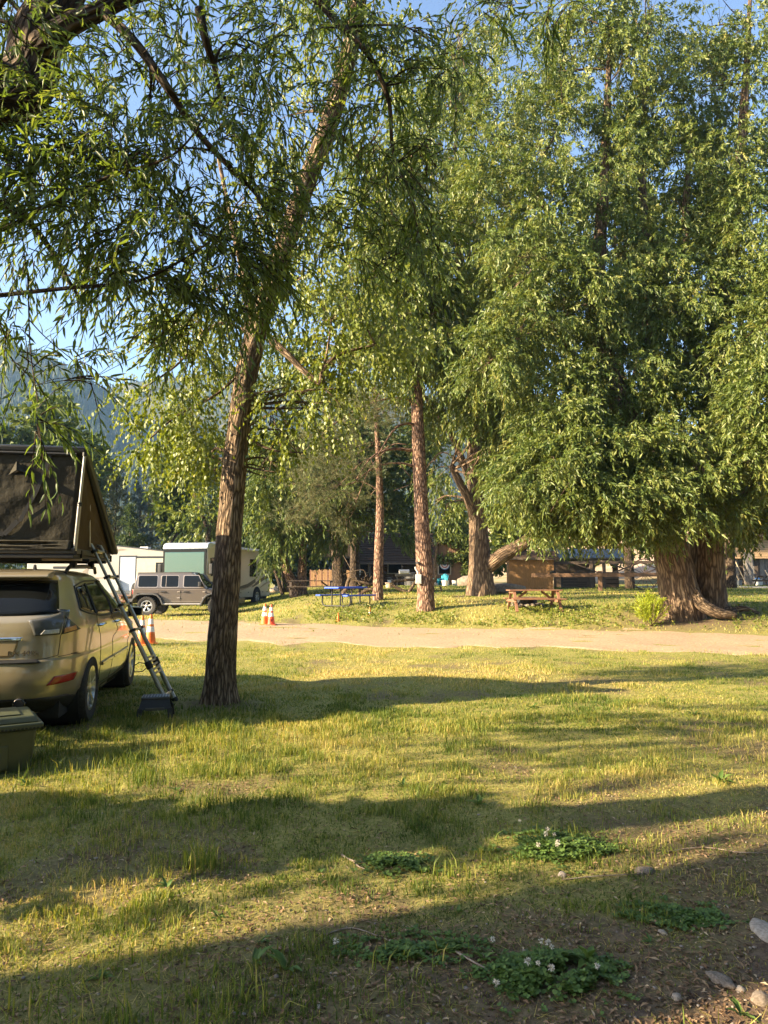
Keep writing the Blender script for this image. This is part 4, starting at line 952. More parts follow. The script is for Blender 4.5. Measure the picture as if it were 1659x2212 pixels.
# clover patches
m_flower = mat('clover_flower', (.50, .46, .38), (.70, .66, .58), rough=.8, scale=90)
def clover(lab, u, v, rx, ry, n, nf, seed, hh=.07):
    rg = np.random.default_rng(seed); c = ground_at(u, v); c.z = H(c.x, c.y)
    root = thing('clover_patch', lab, 'clover', c, 0, 'clover patches')
    q = rg.normal(size=(n, 2)) * .52; q = q[(fbm(q[:, 0] * 2.2 + seed * 7, q[:, 1] * 2.2, seed) > .36 + .12 * (q ** 2).sum(1))]; n = len(q); q = q * (1 + .25 * vnoise(np.arctan2(q[:, 0], q[:, 1]) * 2 + 5, q[:, 0] * 0, seed))[:, None]
    x = c.x + q[:, 0] * rx; y = c.y + q[:, 1] * ry
    hgt = hh * np.maximum(.9 - .5 * (q ** 2).sum(1), .2) * rg.uniform(.25, 1.15, n)
    p = np.stack([x, y, height(x, y) + np.maximum(hgt, .012)], 1)
    Vs, Fs, ns = [], [], 0
    a0 = rg.uniform(0, 6.28, n); nm_ = nrm(np.stack([rg.normal(0, .35, n), rg.normal(0, .35, n), np.ones(n)], 1))
    for j in range(3):
        a = a0 + j * 2.094
        d = nrm(np.stack([np.cos(a), np.sin(a), rg.normal(.1, .25, n)], 1))
        ln = rg.uniform(.012, .022, n)[:, None]; s = nrm(np.cross(nm_, d)); w_ = ln * .45
        Vj = np.stack([p, p + d * ln * .5 + s * w_, p + d * ln * .95 + s * w_ * .7, p + d * ln * .95 - s * w_ * .7, p + d * ln * .5 - s * w_], 1).reshape(-1, 3); i = np.arange(n)[:, None] * 5
        Vs.append(Vj); Fs.append(np.concatenate([i + [0, 1, 2], i + [0, 2, 3], i + [0, 3, 4]], 1).reshape(-1, 3) + ns); ns += len(Vj)
    rn = np.repeat(np.clip(rg.normal(.5, .2, n), 0, 1), 5)
    o = link('leaves', tri_mesh('leaves', np.vstack(Vs) - np.array(c), np.vstack(Fs), {'rnd': np.concatenate([rn] * 3)}), lf_clover, root); o['kind'] = 'stuff'
    # grass-like stalks
    m_ = n // 3; xs_, ys_ = x[:m_], y[:m_]
    Vb, Fb, Ab = blades(xs_, ys_, np.maximum(hgt[:m_], .02), np.full(m_, .0018), np.full(m_, .3), .4, 1)
    o = link('stalks', tri_mesh('stalks', Vb - np.array(c), Fb, {'rnd': Ab}), lf_clover, root); o['kind'] = 'stuff'
    for j in range(nf):
        qx, qy = rg.normal(0, .5, 2); fx, fy = c.x + qx * rx, c.y + qy * ry * .9; fz = H(fx, fy); fh = hh * rg.uniform(.9, 1.55)
        mb = MB(); r = rg.uniform(.0075, .012)
        mb.tube([(0, 0, 0), (rg.normal(0, .008), rg.normal(0, .008), fh * .6), (rg.normal(0, .01), rg.normal(0, .01), fh)], .0012, 4)
        tip = Vector(mb.v[-2])
        st = mb.build('flower_stalk', lf_clover, root, loc=(fx - c.x, fy - c.y, fz - c.z))
        fl = Bag(); kk = 34
        dd = nrm(rg.normal(size=(kk, 3)) + [0, 0, .35]); Vf, Ff, nv_ = leaves_geo(dd * r * .25, dd, rg.normal(size=(kk, 3)), r * 1.25, r * .42, False, .1, .05)
        link('flower', tri_mesh('flower', Vf, Ff), m_flower, st, tip)
    return root
clover('upper white-flowered clover patch beside the flat grey stone', 1205, 1835, .30, .22, 2200, 8, 1, .055)
clover('lower white-flowered clover clump growing on dark soil', 1195, 2115, .22, .15, 2400, 9, 2, .062)
clover('low flowerless weed mat spreading on bare soil beside the stones', 1455, 1985, .21, .11, 1000, 0, 3, .03)
clover('dark green clover mat under the pale forked twig', 850, 1868, .16, .12, 700, 0, 4, .03)
clover('shaded clover mat in trampled litter with a single white bloom', 880, 2060, .30, .12, 700, 1, 5, .03)
# broad-leaved weeds
def weed(lab, u, v, n, ln, seed, upr=.5):
    rg = np.random.default_rng(seed); c = ground_at(u, v); c.z = H(c.x, c.y)
    root = thing('dandelion_plant', lab, 'weed', c, 0, 'broad-leaved weeds in the grass')
    for j in range(n):
        a = rg.uniform(0, 6.28); d = nrm(np.array([[math.cos(a), math.sin(a), rg.uniform(.1, 1.) * upr * 2]])); nn_ = np.array([[0.1, 0, 1.]])
        Vf, Ff, nv_ = leaves_geo(np.zeros((1, 3)) + [[0, 0, .004]], d, nn_, ln * rg.uniform(.6, 1.15), ln * rg.uniform(.22, .34), True, .15, .2)
        link('leaf', tri_mesh('leaf', Vf, Ff, {'rnd': np.full(len(Vf), rg.uniform(.25, .9))}, True), lf_clover, root)
for k, (u, v, n, ln, up, lab) in enumerate([(615, 2100, 5, .12, .9, 'tall dock leaf standing in shaded litter'), (1045, 2080, 6, .07, .7, 'glossy weed rosette near the small white bloom'), (550, 2085, 6, .09, .6, 'upright weed cluster by the shaded soil'), (360, 1920, 5, .07, .6, 'dandelion rosette at the shade edge'), (560, 2040, 4, .06, .5, 'pair of pale weed leaves at the shade edge'), (60, 1700, 5, .10, .8, 'broad weed leaf at the lit grass edge'), (380, 1712, 5, .07, .5, 'small weed in the shaded band'), (690, 1890, 4, .06, .5, 'weed on dry litter'), (1555, 1690, 9, .12, .6, 'big dock clump on the sunny lawn'), (1500, 1545, 8, .10, .7, 'leafy weed on the bright lawn'), (1150, 1530, 7, .10, .5, 'round weed in the sunlit lawn'), (870, 1700, 6, .08, .6, 'weed on the straw-coloured turf'), (1355, 1985, 6, .06, .6, 'small rosette beside the flowerless weed mat'), (1405, 2040, 5, .05, .5, 'tiny rosette on the gravelly soil'), (990, 1975, 5, .06, .7, 'weed sprout in the dark litter'), (1270, 2080, 5, .11, 1., 'tall broad leaf behind the lower clover'), (215, 2120, 6, .07, .6, 'weed rosette among shaded grass'), (1600, 2195, 6, .08, .9, 'grass-like weed tuft by the lumpy stone'), (1035, 1740, 8, .09, .6, 'leafy weed at the end of the shaded band'), (470, 1985, 6, .06, .7, 'weed rosette on sunny litter')]):
    weed(lab, u, v, n, ln, 500 + k, up)
# clumpy ground cover on the bank beyond the track
x = rng.uniform(-3, 14, 5200); y = rng.uniform(20, 30, 5200)
s_ = (y - road_far(x)); k = (s_ > .3) & (rng.random(5200) < sstep(.38, .6, fbm(x * .6, y * .6, 95)) * sstep(6.5, 2, s_) * (1 - soil_mask(x, y))); x, y = x[k], y[k]; n = len(x)
st = np.stack([x, y, height(x, y) + .02], 1); dr = nrm(np.stack([rng.normal(0, .7, n), rng.normal(0, .7, n), np.ones(n)], 1))
Vg, Fg, nvg, _ = twig_leaves(st, dr, .16 * rng.uniform(.6, 1.3, n), 7, .2, .085, .05, .9, 0)
tag(link('ground_cover', tri_mesh('ground_cover', Vg, Fg, {'rnd': np.repeat(np.clip(rng.normal(.55, .25, len(Vg) // nvg), 0, 1), nvg)}), lf_poplar), 'low leafy green ground cover on the bank beyond the track', 'ground cover', kind='stuff')

# ================================================================ vehicles
m_black = mat('black_plastic', (.011, .011, .011), (.018, .018, .018), rough=.55, scale=40)
m_rubber = mat('tyre_rubber', (.022, .021, .02), (.045, .042, .038), rough=.85, scale=30, bump=.3)
m_alloy = mat('alloy', (.55, .55, .54), (.68, .68, .66), rough=.28, metal=.9, scale=5)
m_chrome = mat('chrome', (.75, .75, .75), (.8, .8, .8), rough=.08, metal=1.)
m_alu = mat('aluminium', (.46, .45, .42), (.56, .55, .52), rough=.35, metal=.85, scale=12)
m_glass = glass_mat('dark_glass', (.008, .009, .009), .04, .22)
m_red = mat('red_lens', (.30, .012, .01), (.36, .02, .015), rough=.15, coat=.4)
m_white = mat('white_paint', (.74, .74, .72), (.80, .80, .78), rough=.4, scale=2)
m_under = mat('underbody', (.012, .012, .012), (.02, .02, .02), rough=.9)
def car_paint(name, c, rough=.28, metal=.55):
    m = bpy.data.materials.new(name); m.use_nodes = True
    nt = m.node_tree; N = nt.nodes; K = nt.links; b = N['Principled BSDF']
    b.inputs['Metallic'].default_value = metal; b.inputs['Roughness'].default_value = rough
    b.inputs['Coat Weight'].default_value = 1.; b.inputs['Coat Roughness'].default_value = .04
    tc = N.new('ShaderNodeTexCoord'); no = N.new('ShaderNodeTexNoise'); no.inputs['Scale'].default_value = 3.5; no.inputs['Detail'].default_value = 8
    K.new(tc.outputs['Object'], no.inputs['Vector'])
    rp = N.new('ShaderNodeValToRGB'); rp.color_ramp.elements[0].position = .35; rp.color_ramp.elements[1].position = .75
    rp.color_ramp.elements[0].color = (*c, 1); rp.color_ramp.elements[1].color = (*[v * .88 + .02 for v in c], 1)
    K.new(no.outputs['Fac'], rp.inputs[0]); K.new(rp.outputs[0], b.inputs['Base Color'])
    MATS[name] = m
    return m
def wheel(parent, loc, r, w, side, spokes=5, rimr=.66, name='wheel', knobs=0, rim_mat=None, style='double'):
    """axis along local x, outer face towards side"""
    rim_mat = rim_mat or m_alloy
    wh = bpy.data.objects.new(name, None); col.objects.link(wh); wh.parent = parent; wh.location = loc; wh.rotation_euler = (0, 0, 0 if side > 0 else math.pi); wh.empty_display_size = .1
    ri = r * rimr
    t = MB(); h = w / 2
    t.lathe([(ri, -h * .9), (ri + .02, -h), (r * .93, -h), (r * .985, -h * .8), (r, -h * .5), (r, h * .5), (r * .985, h * .8), (r * .93, h), (ri + .02, h), (ri, h * .88), (ri - .01, h * .5), (ri - .01, -h * .5)], 48, 'x')
    t.build('tyre', m_rubber, wh, smooth=True)
    if knobs:
        kb = MB()
        for i in range(knobs):
            a = 2 * math.pi * i / knobs
            for s, o in ((-1, 0), (1, .5)):
                a2 = a + o * 2 * math.pi / knobs
                c, sn = math.cos(a2), math.sin(a2); tx, ty = -sn, c
                p = Vector((s * h * .75, c * r, sn * r)); d = Vector((0, tx, ty))
                kb.beam(p - d * r * .035, p + d * r * .035, h * .55, r * .05, (0, c, sn))
        kb.build('tread', m_rubber, wh)
    b = MB(); b.lathe([(ri - .012, -h * .5), (ri - .012, h * .72), (ri + .006, h * .92), (ri - .02, h * .92), (ri - .035, h * .6), (ri - .05, h * .1), (.06, h * .02)], 40, 'x')
    b.build('rim', rim_mat, wh, smooth=True)
    d = MB(); d.lathe([(ri - .03, h * .05), (ri - .03, h * .12), (.05, h * .12)], 32, 'x'); d.build('brake', m_under, wh)
    x1 = h * .80
    for i in range(spokes):
        a = 2 * math.pi * i / spokes + .3
        for da in ((-.16, .16) if style == 'double' else (0,)):
            sp = MB()
            a1 = a + da; a0 = a + da * .35
            sp.beam((x1 * .85, math.cos(a0) * .05, math.sin(a0) * .05), (x1, math.cos(a1) * (ri - .015), math.sin(a1) * (ri - .015)), .034 if style == 'double' else .06, .03, (1, 0, 0))
            sp.build('spoke', rim_mat, wh, bevel=.006)
    c = MB(); c.lathe([(.065, h * .3), (.065, h * .78), (.045, h * .86), (.0, h * .86)], 20, 'x'); c.build('hub_cap', rim_mat, wh, smooth=True)
    return wh

class RingBody:
    """a body of stacked plan outlines; patches are laid on it by (angle, height)"""
    def __init__(s, keys, n_exp=5.):
        s.k = np.array(keys, float)     # z, half width, rear y, front y, exponent
    def at(s, z):
        return [np.interp(z, s.k[:, 0], s.k[:, i]) for i in range(1, 5)]
    def pt(s, th, z, off=0.):
        W, yr, yf, n = s.at(z); c, sn = math.cos(th), math.sin(th); e = 2. / n
        Lh = (yf - yr) / 2; yc = (yf + yr) / 2
        x = (W + off) * math.copysign(abs(c) ** e, c); y = yc + (Lh + off) * math.copysign(abs(sn) ** e, sn)
        return Vector((x, y, z))
    def th_side(s, y, z):
        W, yr, yf, n = s.at(z); Lh = (yf - yr) / 2; yc = (yf + yr) / 2
        t = max(-1, min(1, (y - yc) / Lh)); return math.asin(math.copysign(abs(t) ** (n / 2), t))
    def th_rear(s, x, z):
        W, yr, yf, n = s.at(z); t = max(-1, min(1, x / W)); return -math.pi / 2 + math.asin(math.copysign(abs(t) ** (n / 2), t))
    def th(s, c): return (s.th_side if c[0] == 's' else s.th_rear)(c[1], c[2])
    def patch(s, corners, off=.004, nu=14, nv=8, thick=.0):
        """corners: four ('s', y, z) on the right side or ('r', x, z) on the rear, in order"""
        q = [(s.th(c), c[2]) for c in corners]; vs = []; fs = []
        for i in range(nu + 1):
            for j in range(nv + 1):
                a, b = i / nu, j / nv
                t = [(1 - a) * (1 - b) * q[0][k] + a * (1 - b) * q[1][k] + a * b * q[2][k] + (1 - a) * b * q[3][k] for k in (0, 1)]
                vs.append(s.pt(t[0], t[1], off))
        for i in range(nu):
            for j in range(nv):
                k = i * (nv + 1) + j; fs.append((k, k + nv + 1, k + nv + 2, k + 1))
        return vs, fs
    def strip(s, pts, w=.007, off=.0025, n=8):
        q = [(s.th(c), c[2]) for c in pts]; P_ = []
        for (t0, z0), (t1, z1) in zip(q[:-1], q[1:]):
            for i in range(n): a = i / n; P_.append(s.pt(t0 + (t1 - t0) * a, z0 + (z1 - z0) * a, off))
        P_.append(s.pt(*q[-1], off))
        return P_
    def mesh(s, zs, n=96):
        th = [2 * math.pi * (i + .5) / n for i in range(n)]
        # spread the samples towards the corners
        mb = MB()
        for z in zs:
            for t in th: mb.v.append(tuple(s.pt(t, z)))
        for i in range(len(zs) - 1):
            for j in range(n):
                a = i * n + j; b = i * n + (j + 1) % n; mb.f.append((a, b, b + n, a + n))
        mb.f.append(tuple(range(n))[::-1]); e = (len(zs) - 1) * n; mb.f.append(tuple(e + j for j in range(n)))
        return mb
def mirror_patch(vs, fs): return [Vector((-v.x, v.y, v.z)) for v in vs], [f[::-1] for f in fs]

# ---------------------------------------------------------------- the gold hybrid SUV
suv = thing('parked_suv', 'champagne gold hybrid sport utility car carrying the rooftop tent', 'car', (-4.395, 9.228, 0), R(10.66))
gold = car_paint('gold_paint', (.45, .37, .23), .3, .55)
B = RingBody([  # z, half width, rear y, front y, exponent
    (.20, .78, -2.10, 2.10, 5.5), (.30, .86, -2.26, 2.22, 5.5), (.42, .905, -2.35, 2.32, 5.5), (.55, .92, -2.375, 2.36, 5.5), (.68, .922, -2.375, 2.34, 5.5), (.755, .922, -2.355, 2.28, 5.5), (.775, .918, -2.30, 2.25, 5.5),
    (.92, .915, -2.285, 2.10, 5.5), (1.01, .91, -2.275, 1.65, 5.5), (1.07, .905, -2.265, 1.22, 5.5), (1.15, .885, -2.24, 1.08, 5.5), (1.22, .85, -2.16, .95, 5.5), (1.34, .795, -2.03, .74, 5.3), (1.45, .735, -1.88, .52, 5.), (1.55, .69, -1.79, .34, 4.6), (1.60, .655, -1.86, .22, 4.2), (1.63, .61, -1.84, .10, 4.), (1.655, .52, -1.70, -.08, 3.6), (1.672, .38, -1.45, -.3, 3.2), (1.68, .2, -1.1, -.6, 3.)])
zs = list(np.concatenate([np.linspace(.20, .74, 13), [.755, .765, .775], np.linspace(.80, 1.12, 12), np.linspace(1.15, 1.55, 12), [1.575, 1.6, 1.615, 1.63, 1.645, 1.655, 1.664, 1.672, 1.677, 1.68]]))
bd = B.mesh(zs, 160).build('body', gold, suv, smooth=True)
cut = MB()
for ya in (-1.40, 1.315):
    cut.lathe([(.395, -1.3), (.395, -.60)], 40, 'x', (0, ya, .36)); cut.lathe([(.395, .60), (.395, 1.3)], 40, 'x', (0, ya, .36))
cutter = cut.build('cutter', m_under)
md = bd.modifiers.new('arches', 'BOOLEAN'); md.operation = 'DIFFERENCE'; md.object = cutter; md.solver = 'EXACT'
cutter.data.materials.clear(); cutter.data.materials.append(m_under); bd.data.materials.append(m_under)
bpy.context.view_layer.update()
dg = bpy.context.evaluated_depsgraph_get()
nm_ = bpy.data.meshes.new_from_object(bd.evaluated_get(dg)); bd.modifiers.clear(); bd.data = nm_; nm_.name = 'body'
bpy.data.objects.remove(cutter)
for sgn in (1, -1):
    for ya in (-1.40, 1.315):
        li = MB(); li.lathe([(.393, .28 * sgn), (.393, .86 * sgn), (.38, .86 * sgn), (.38, .28 * sgn)], 32, 'x', (0, ya, .36))
        # arch liner (upper part only sits inside the well)
        li.build('arch_liner', m_under, suv, smooth=True)
        wheel(suv, (.80 * sgn, ya, .362), .362, .24, sgn, 5, .64)
mb = MB(); mb.box(-.75, .75, -2.1, 2.0, .17, .34); mb.build('underbody', m_under, suv)
def panel(name, corners, m, off=.004, both=False, nu=14, nv=8):
    vs, fs = B.patch(corners, off, nu, nv)
    mb = MB(); mb.add(vs, fs); o = mb.build(name, m, suv, smooth=True)
    sd = o.modifiers.new('s', 'SOLIDIFY'); sd.thickness = .006; sd.offset = 0
    if both:
        vs, fs = mirror_patch(vs, fs); mb = MB(); mb.add(vs, fs); o2 = mb.build(name, m, suv, smooth=True); sd = o2.modifiers.new('s', 'SOLIDIFY'); sd.thickness = .006; sd.offset = 0
    return o
S_ = lambda y, z: ('s', y, z)
Rr = lambda x, z: ('r', x, z)
# glass
panel('rear_window', [Rr(-.70, 1.175), Rr(.70, 1.215), Rr(.58, 1.545), Rr(-.58, 1.545)], m_glass, .004, nu=24)
panel('quarter_window', [S_(-1.62, 1.25), S_(-1.15, 1.18), S_(-1.02, 1.50), S_(-1.42, 1.47)], m_glass, .005, True)
panel('rear_door_window', [S_(-1.10, 1.175), S_(-.32, 1.145), S_(-.34, 1.53), S_(-.98, 1.505)], m_glass, .005, True)
panel('front_door_window', [S_(-.26, 1.143), S_(.64, 1.135), S_(.20, 1.50), S_(-.28, 1.53)], m_glass, .005, True)
ws = MB(); pv_ = []
for i in range(13):
    for j in range(7):
        z = 1.10 + .44 * j / 6; t = -1 + 2 * i / 12; W, yr, yf, n = B.at(z); x = t * W * .86
        y = (yf + yr) / 2 + (yf - yr) / 2 * (1 - abs(x / W) ** n) ** (1 / n) + .004; pv_.append(Vector((x, y, z)))
ws.add(pv_, [(i * 7 + j, (i + 1) * 7 + j, (i + 1) * 7 + j + 1, i * 7 + j + 1) for i in range(12) for j in range(6)]); ws.build('windshield', m_glass, suv, smooth=True)
# window surrounds, pillars
for pts in ([S_(-1.68, 1.235), S_(-1.1, 1.155), S_(-.3, 1.125), S_(.72, 1.118)], [S_(-1.68, 1.235), S_(-1.46, 1.48), S_(-1.0, 1.535), S_(-.3, 1.552), S_(.2, 1.52), S_(.72, 1.12)]):
    for sg in (1, -1):
        p_ = [Vector((v.x * sg, v.y, v.z)) for v in B.strip(pts, off=.004)]; mb = MB(); mb.tube(p_, .009, 6); mb.build('window_trim', m_black, suv, smooth=True)
for a, b in (((-1.125, 1.165), (-1.0, 1.51)), ((-.29, 1.13), (-.31, 1.54))):
    for sg in (1, -1):
        mb = MB(); mb.tube([Vector((v.x * sg, v.y, v.z)) for v in B.strip([S_(*a), S_(*b)], off=.005)], .017, 6); mb.build('window_pillar', m_black, suv, smooth=True)
# lamps that wrap the corner
m_lamp = glass_mat('smoked_lens', (.085, .085, .08), .06); m_lampw = mat('clear_lens', (.42, .40, .36), (.60, .58, .53), rough=.12, coat=.5, scale=60, stretch=(3, 3, .3))
m_amber = mat('amber_lens', (.42, .16, .05), (.55, .26, .10), rough=.2, coat=.4, scale=80, stretch=(3, 3, .3))
for sg in (1, -1):
    def lamp(name, cs, m, off):
        vs, fs = B.patch(cs, off, 16, 8)
        if sg < 0: vs, fs = mirror_patch(vs, fs)
        mb = MB(); mb.add(vs, fs); o = mb.build(name, m, suv, smooth=True); sd = o.modifiers.new('s', 'SOLIDIFY'); sd.thickness = .012; sd.offset = 0; return o
    lamp('tail_light', [Rr(.53, 1.0), Rr(.735, 1.005), Rr(.745, 1.235), Rr(.46, 1.155)], m_lamp, .007)
    lamp('tail_light', [Rr(.755, 1.005), S_(-1.84, 1.04), S_(-2.03, 1.25), Rr(.765, 1.24)], m_lamp, .007)
    lamp('reverse_light', [Rr(.58, 1.013), Rr(.728, 1.018), Rr(.730, 1.06), Rr(.61, 1.055)], m_lampw, .011)
    lamp('turn_signal', [Rr(.765, 1.018), S_(-1.93, 1.04), S_(-1.95, 1.085), Rr(.768, 1.065)], m_amber, .011)
    lamp('bumper_reflector', [Rr(.67, .52), Rr(.845, .535), Rr(.865, .605), Rr(.73, .60)], m_red, .006)
# panel gaps
def gap(pts, both=True, r=.0035, m=None):
    for sg in ((1, -1) if both else (1,)):
        mb = MB(); mb.tube([Vector((v.x * sg, v.y, v.z)) for v in B.strip(pts, off=.0005)], r, 5); mb.build('panel_gap', m or m_under, suv)
gap([Rr(.75, 1.24), Rr(.745, .98), Rr(.735, .80), Rr(.62, .775), Rr(.50, .765)])
gap([Rr(.735, .785), Rr(.86, .80), S_(-2.0, .80), S_(-1.80, .78)])
gap([S_(-1.125, 1.15), S_(-1.06, .95), S_(-1.0, .70), S_(-.985, .45), S_(-.90, .34)])
gap([S_(-.29, 1.12), S_(-.27, .8), S_(-.25, .34)]); gap([S_(.86, 1.02), S_(.86, .7), S_(.84, .34)]); gap([S_(-.92, .335), S_(-.25, .335), S_(.84, .335)])
# bumper step, handle recess, badge, lettering
panel('bumper_step', [Rr(-.62, .742), Rr(.62, .742), Rr(.56, .775), Rr(-.56, .775)], m_black, .012, nu=24, nv=3)
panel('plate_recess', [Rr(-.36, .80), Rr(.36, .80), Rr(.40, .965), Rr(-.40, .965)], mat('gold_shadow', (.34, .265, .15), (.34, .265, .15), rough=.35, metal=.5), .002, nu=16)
panel('plate_garnish', [Rr(-.42, .955), Rr(.42, .955), Rr(.43, .99), Rr(-.43, .99)], m_chrome, .012, nu=16, nv=3)
panel('license_plate', [Rr(-.16, .82), Rr(.16, .82), Rr(.16, .945), Rr(-.16, .945)], m_white, .012, nu=4, nv=2)
panel('lower_valance', [Rr(-.86, .245), Rr(.86, .245), Rr(.80, .40), Rr(-.80, .40)], m_black, .004, nu=20, nv=4)
yb = B.pt(B.th(('r', .56, .83)), .83).y
m_trim2 = mat('badge_metal', (.12, .11, .09), (.2, .18, .15), rough=.25, metal=.8)
text('lettering', 'RX 400h', .062, m_trim2, suv, (.45, B.pt(B.th(('r', .45, .83)), .83).y - .008, .835), (math.pi / 2, 0, R(2)), .003, sx=1.3)
for sg in (1, -1):
    ex = MB(); ex.lathe([(.052, -2.30), (.056, -2.36), (.05, -2.365), (.046, -2.30)], 24, 'y', (.45 * sg, 0, .355)); o = ex.build('exhaust_tip', m_trim2, suv, smooth=True)
    ex = MB(); ex.lathe([(.044, -2.33), (.044, -2.3685), (.0, -2.3685)], 20, 'y', (.45 * sg, 0, .355)); ex.build('exhaust_bore', m_under, suv)
    for ya, za in ((-.93, 1.03), (.02, 1.015)):
        pp = B.pt(B.th(('s', ya, za)), za, .0); hx = pp.x * sg
        mb = MB(); mb.tube([(hx - .004 * sg, ya - .11, za), (hx + .03 * sg, ya - .09, za + .004), (hx + .036 * sg, ya, za + .006), (hx + .03 * sg, ya + .09, za + .004), (hx - .004 * sg, ya + .11, za)], .014, 8); mb.build('door_handle', m_chrome, suv, smooth=True)
    # mirror
    mb = MB(); mb.tube([(.85 * sg, .80, 1.07), (.93 * sg, .80, 1.08)], .03, 8); mb.build('mirror_arm', m_black, suv)
    mr = MB(); mr.add(*[[(x * sg, y, z) for x, y, z in ((.92, .72, 1.03), (1.13, .75, 1.05), (1.14, .77, 1.17), (.93, .72, 1.19), (.93, .88, 1.04), (1.10, .90, 1.07), (1.11, .90, 1.15), (.94, .88, 1.18))], [(0, 1, 2, 3), (7, 6, 5, 4), (0, 4, 5, 1), (1, 5, 6, 2), (2, 6, 7, 3), (3, 7, 4, 0)]])
    hs_ = mr.build('side_mirror', gold, suv, bevel=.025, smooth=True, seg=3)
    mg = MB(); mg.add(*[[(x * sg, y, z) for x, y, z in ((.945, .7165, 1.052), (1.11, .742, 1.068), (1.118, .755, 1.155), (.95, .7165, 1.17))], [(0, 1, 2, 3)]]); mg.build('mirror_glass', m_glass, suv)
    # side moulding and sill
    mb = MB(); mb.tube([Vector((v.x * sg, v.y, v.z)) for v in B.strip([S_(-.93, .575), S_(-.27, .585)], off=.006)], .022, 6); mb.build('door_moulding', gold, suv, smooth=True)
    mb = MB(); mb.tube([Vector((v.x * sg, v.y, v.z)) for v in B.strip([S_(-.23, .587), S_(.80, .60)], off=.006)], .022, 6); mb.build('door_moulding', gold, suv, smooth=True)
    # roof rails
    mb = MB(); mb.tube([(.60 * sg, -1.45, 1.63), (.61 * sg, -1.3, 1.70), (.62 * sg, -.6, 1.72), (.615 * sg, .0, 1.705), (.60 * sg, .12, 1.64)], .02, 8); mb.build('roof_rail', m_black, suv, smooth=True)
sp = MB(); sp.prism([(-1.66, 1.655), (-1.92, 1.615), (-1.955, 1.585), (-1.94, 1.565), (-1.78, 1.56)], 'x', -.56, .56); sp.build('roof_spoiler', gold, suv, bevel=.018, smooth=True, seg=3)
# shark of the antenna
mb = MB(); mb.prism([(-1.5, 1.665), (-1.42, 1.67), (-1.44, 1.71), (-1.47, 1.72)], 'x', .28, .30); mb.build('antenna', m_black, suv)
for y_ in (-1.18, -.25):
    mb = MB(); mb.beam((-.74, y_, 1.775), (.80, y_, 1.775), .06, .035); mb.build('rack_crossbar', m_black, suv, bevel=.008)
    for sg in (1, -1):
        mb = MB(); mb.beam((.62 * sg, y_, 1.69), (.62 * sg, y_, 1.765), .09, .07, (1, 0, 0)); mb.build('rack_foot', m_black, suv, bevel=.012)

# ---------------------------------------------------------------- rooftop tent (stands on the rack of the car)
tent = thing('rooftop_tent', 'open hard-shell rooftop tent with olive canvas walls on the gold car', 'tent', suv.location + Vector((0, 0, 1.79)), R(10.66))
def canvas_mat(name, c1, c2, trans):
    m = mat(name, c1, c2, rough=.85, scale=2.2, bump=.55, bscale=5, bdist=.06, spec=.15)
    nt = m.node_tree; b = nt.nodes['Principled BSDF']; tr = nt.nodes.new('ShaderNodeBsdfTranslucent'); tr.inputs[0].default_value = (*[v * 1.6 for v in c1], 1)
    mx = nt.nodes.new('ShaderNodeMixShader'); mx.inputs[0].default_value = trans
    nt.links.new(b.outputs[0], mx.inputs[1]); nt.links.new(tr.outputs[0], mx.inputs[2]); nt.links.new(mx.outputs[0], nt.nodes['Material Output'].inputs[0])
    return m
m_canvas = canvas_mat('olive_canvas', (.040, .036, .027), (.054, .049, .036), .06)
m_tan = canvas_mat('tan_canvas', (.10, .068, .036), (.135, .092, .05), .22)
XR, XL, YR, YF = .69, -.68, -1.48, .62
m_shell = mat('shell_black', (.010, .010, .010), (.016, .016, .016), rough=.5, scale=20)
mb = MB(); mb.box(XL, XR, YR, YF, 0, .045); mb.build('base_rail', m_shell, tent, bevel=.008)
mb = MB(); mb.box(XL - .01, XR + .01, YR - .01, YF, .05, .115); mb.build('base_tray', mat('tray_olive', (.055, .05, .038), (.07, .065, .05), rough=.6), tent, bevel=.012)
m_pale = mat('pale_plank', (.40, .31, .19), (.50, .40, .26), rough=.7, scale=6, stretch=(1, 8, 1))
mb = MB(); mb.box(.34, XR + .06, YR + .08, YR + .14, -.025, -.002); mb.build('cross_slat', m_pale, tent)
for y_ in (-1.15, -.2, .6):
    mb = MB(); mb.beam((XR + .012, y_, .01), (XR + .012, y_, .10), .05, .02, (1, 0, 0)); mb.build('latch', m_black, tent, bevel=.004)
ZT = 1.19   # lid height at the rear
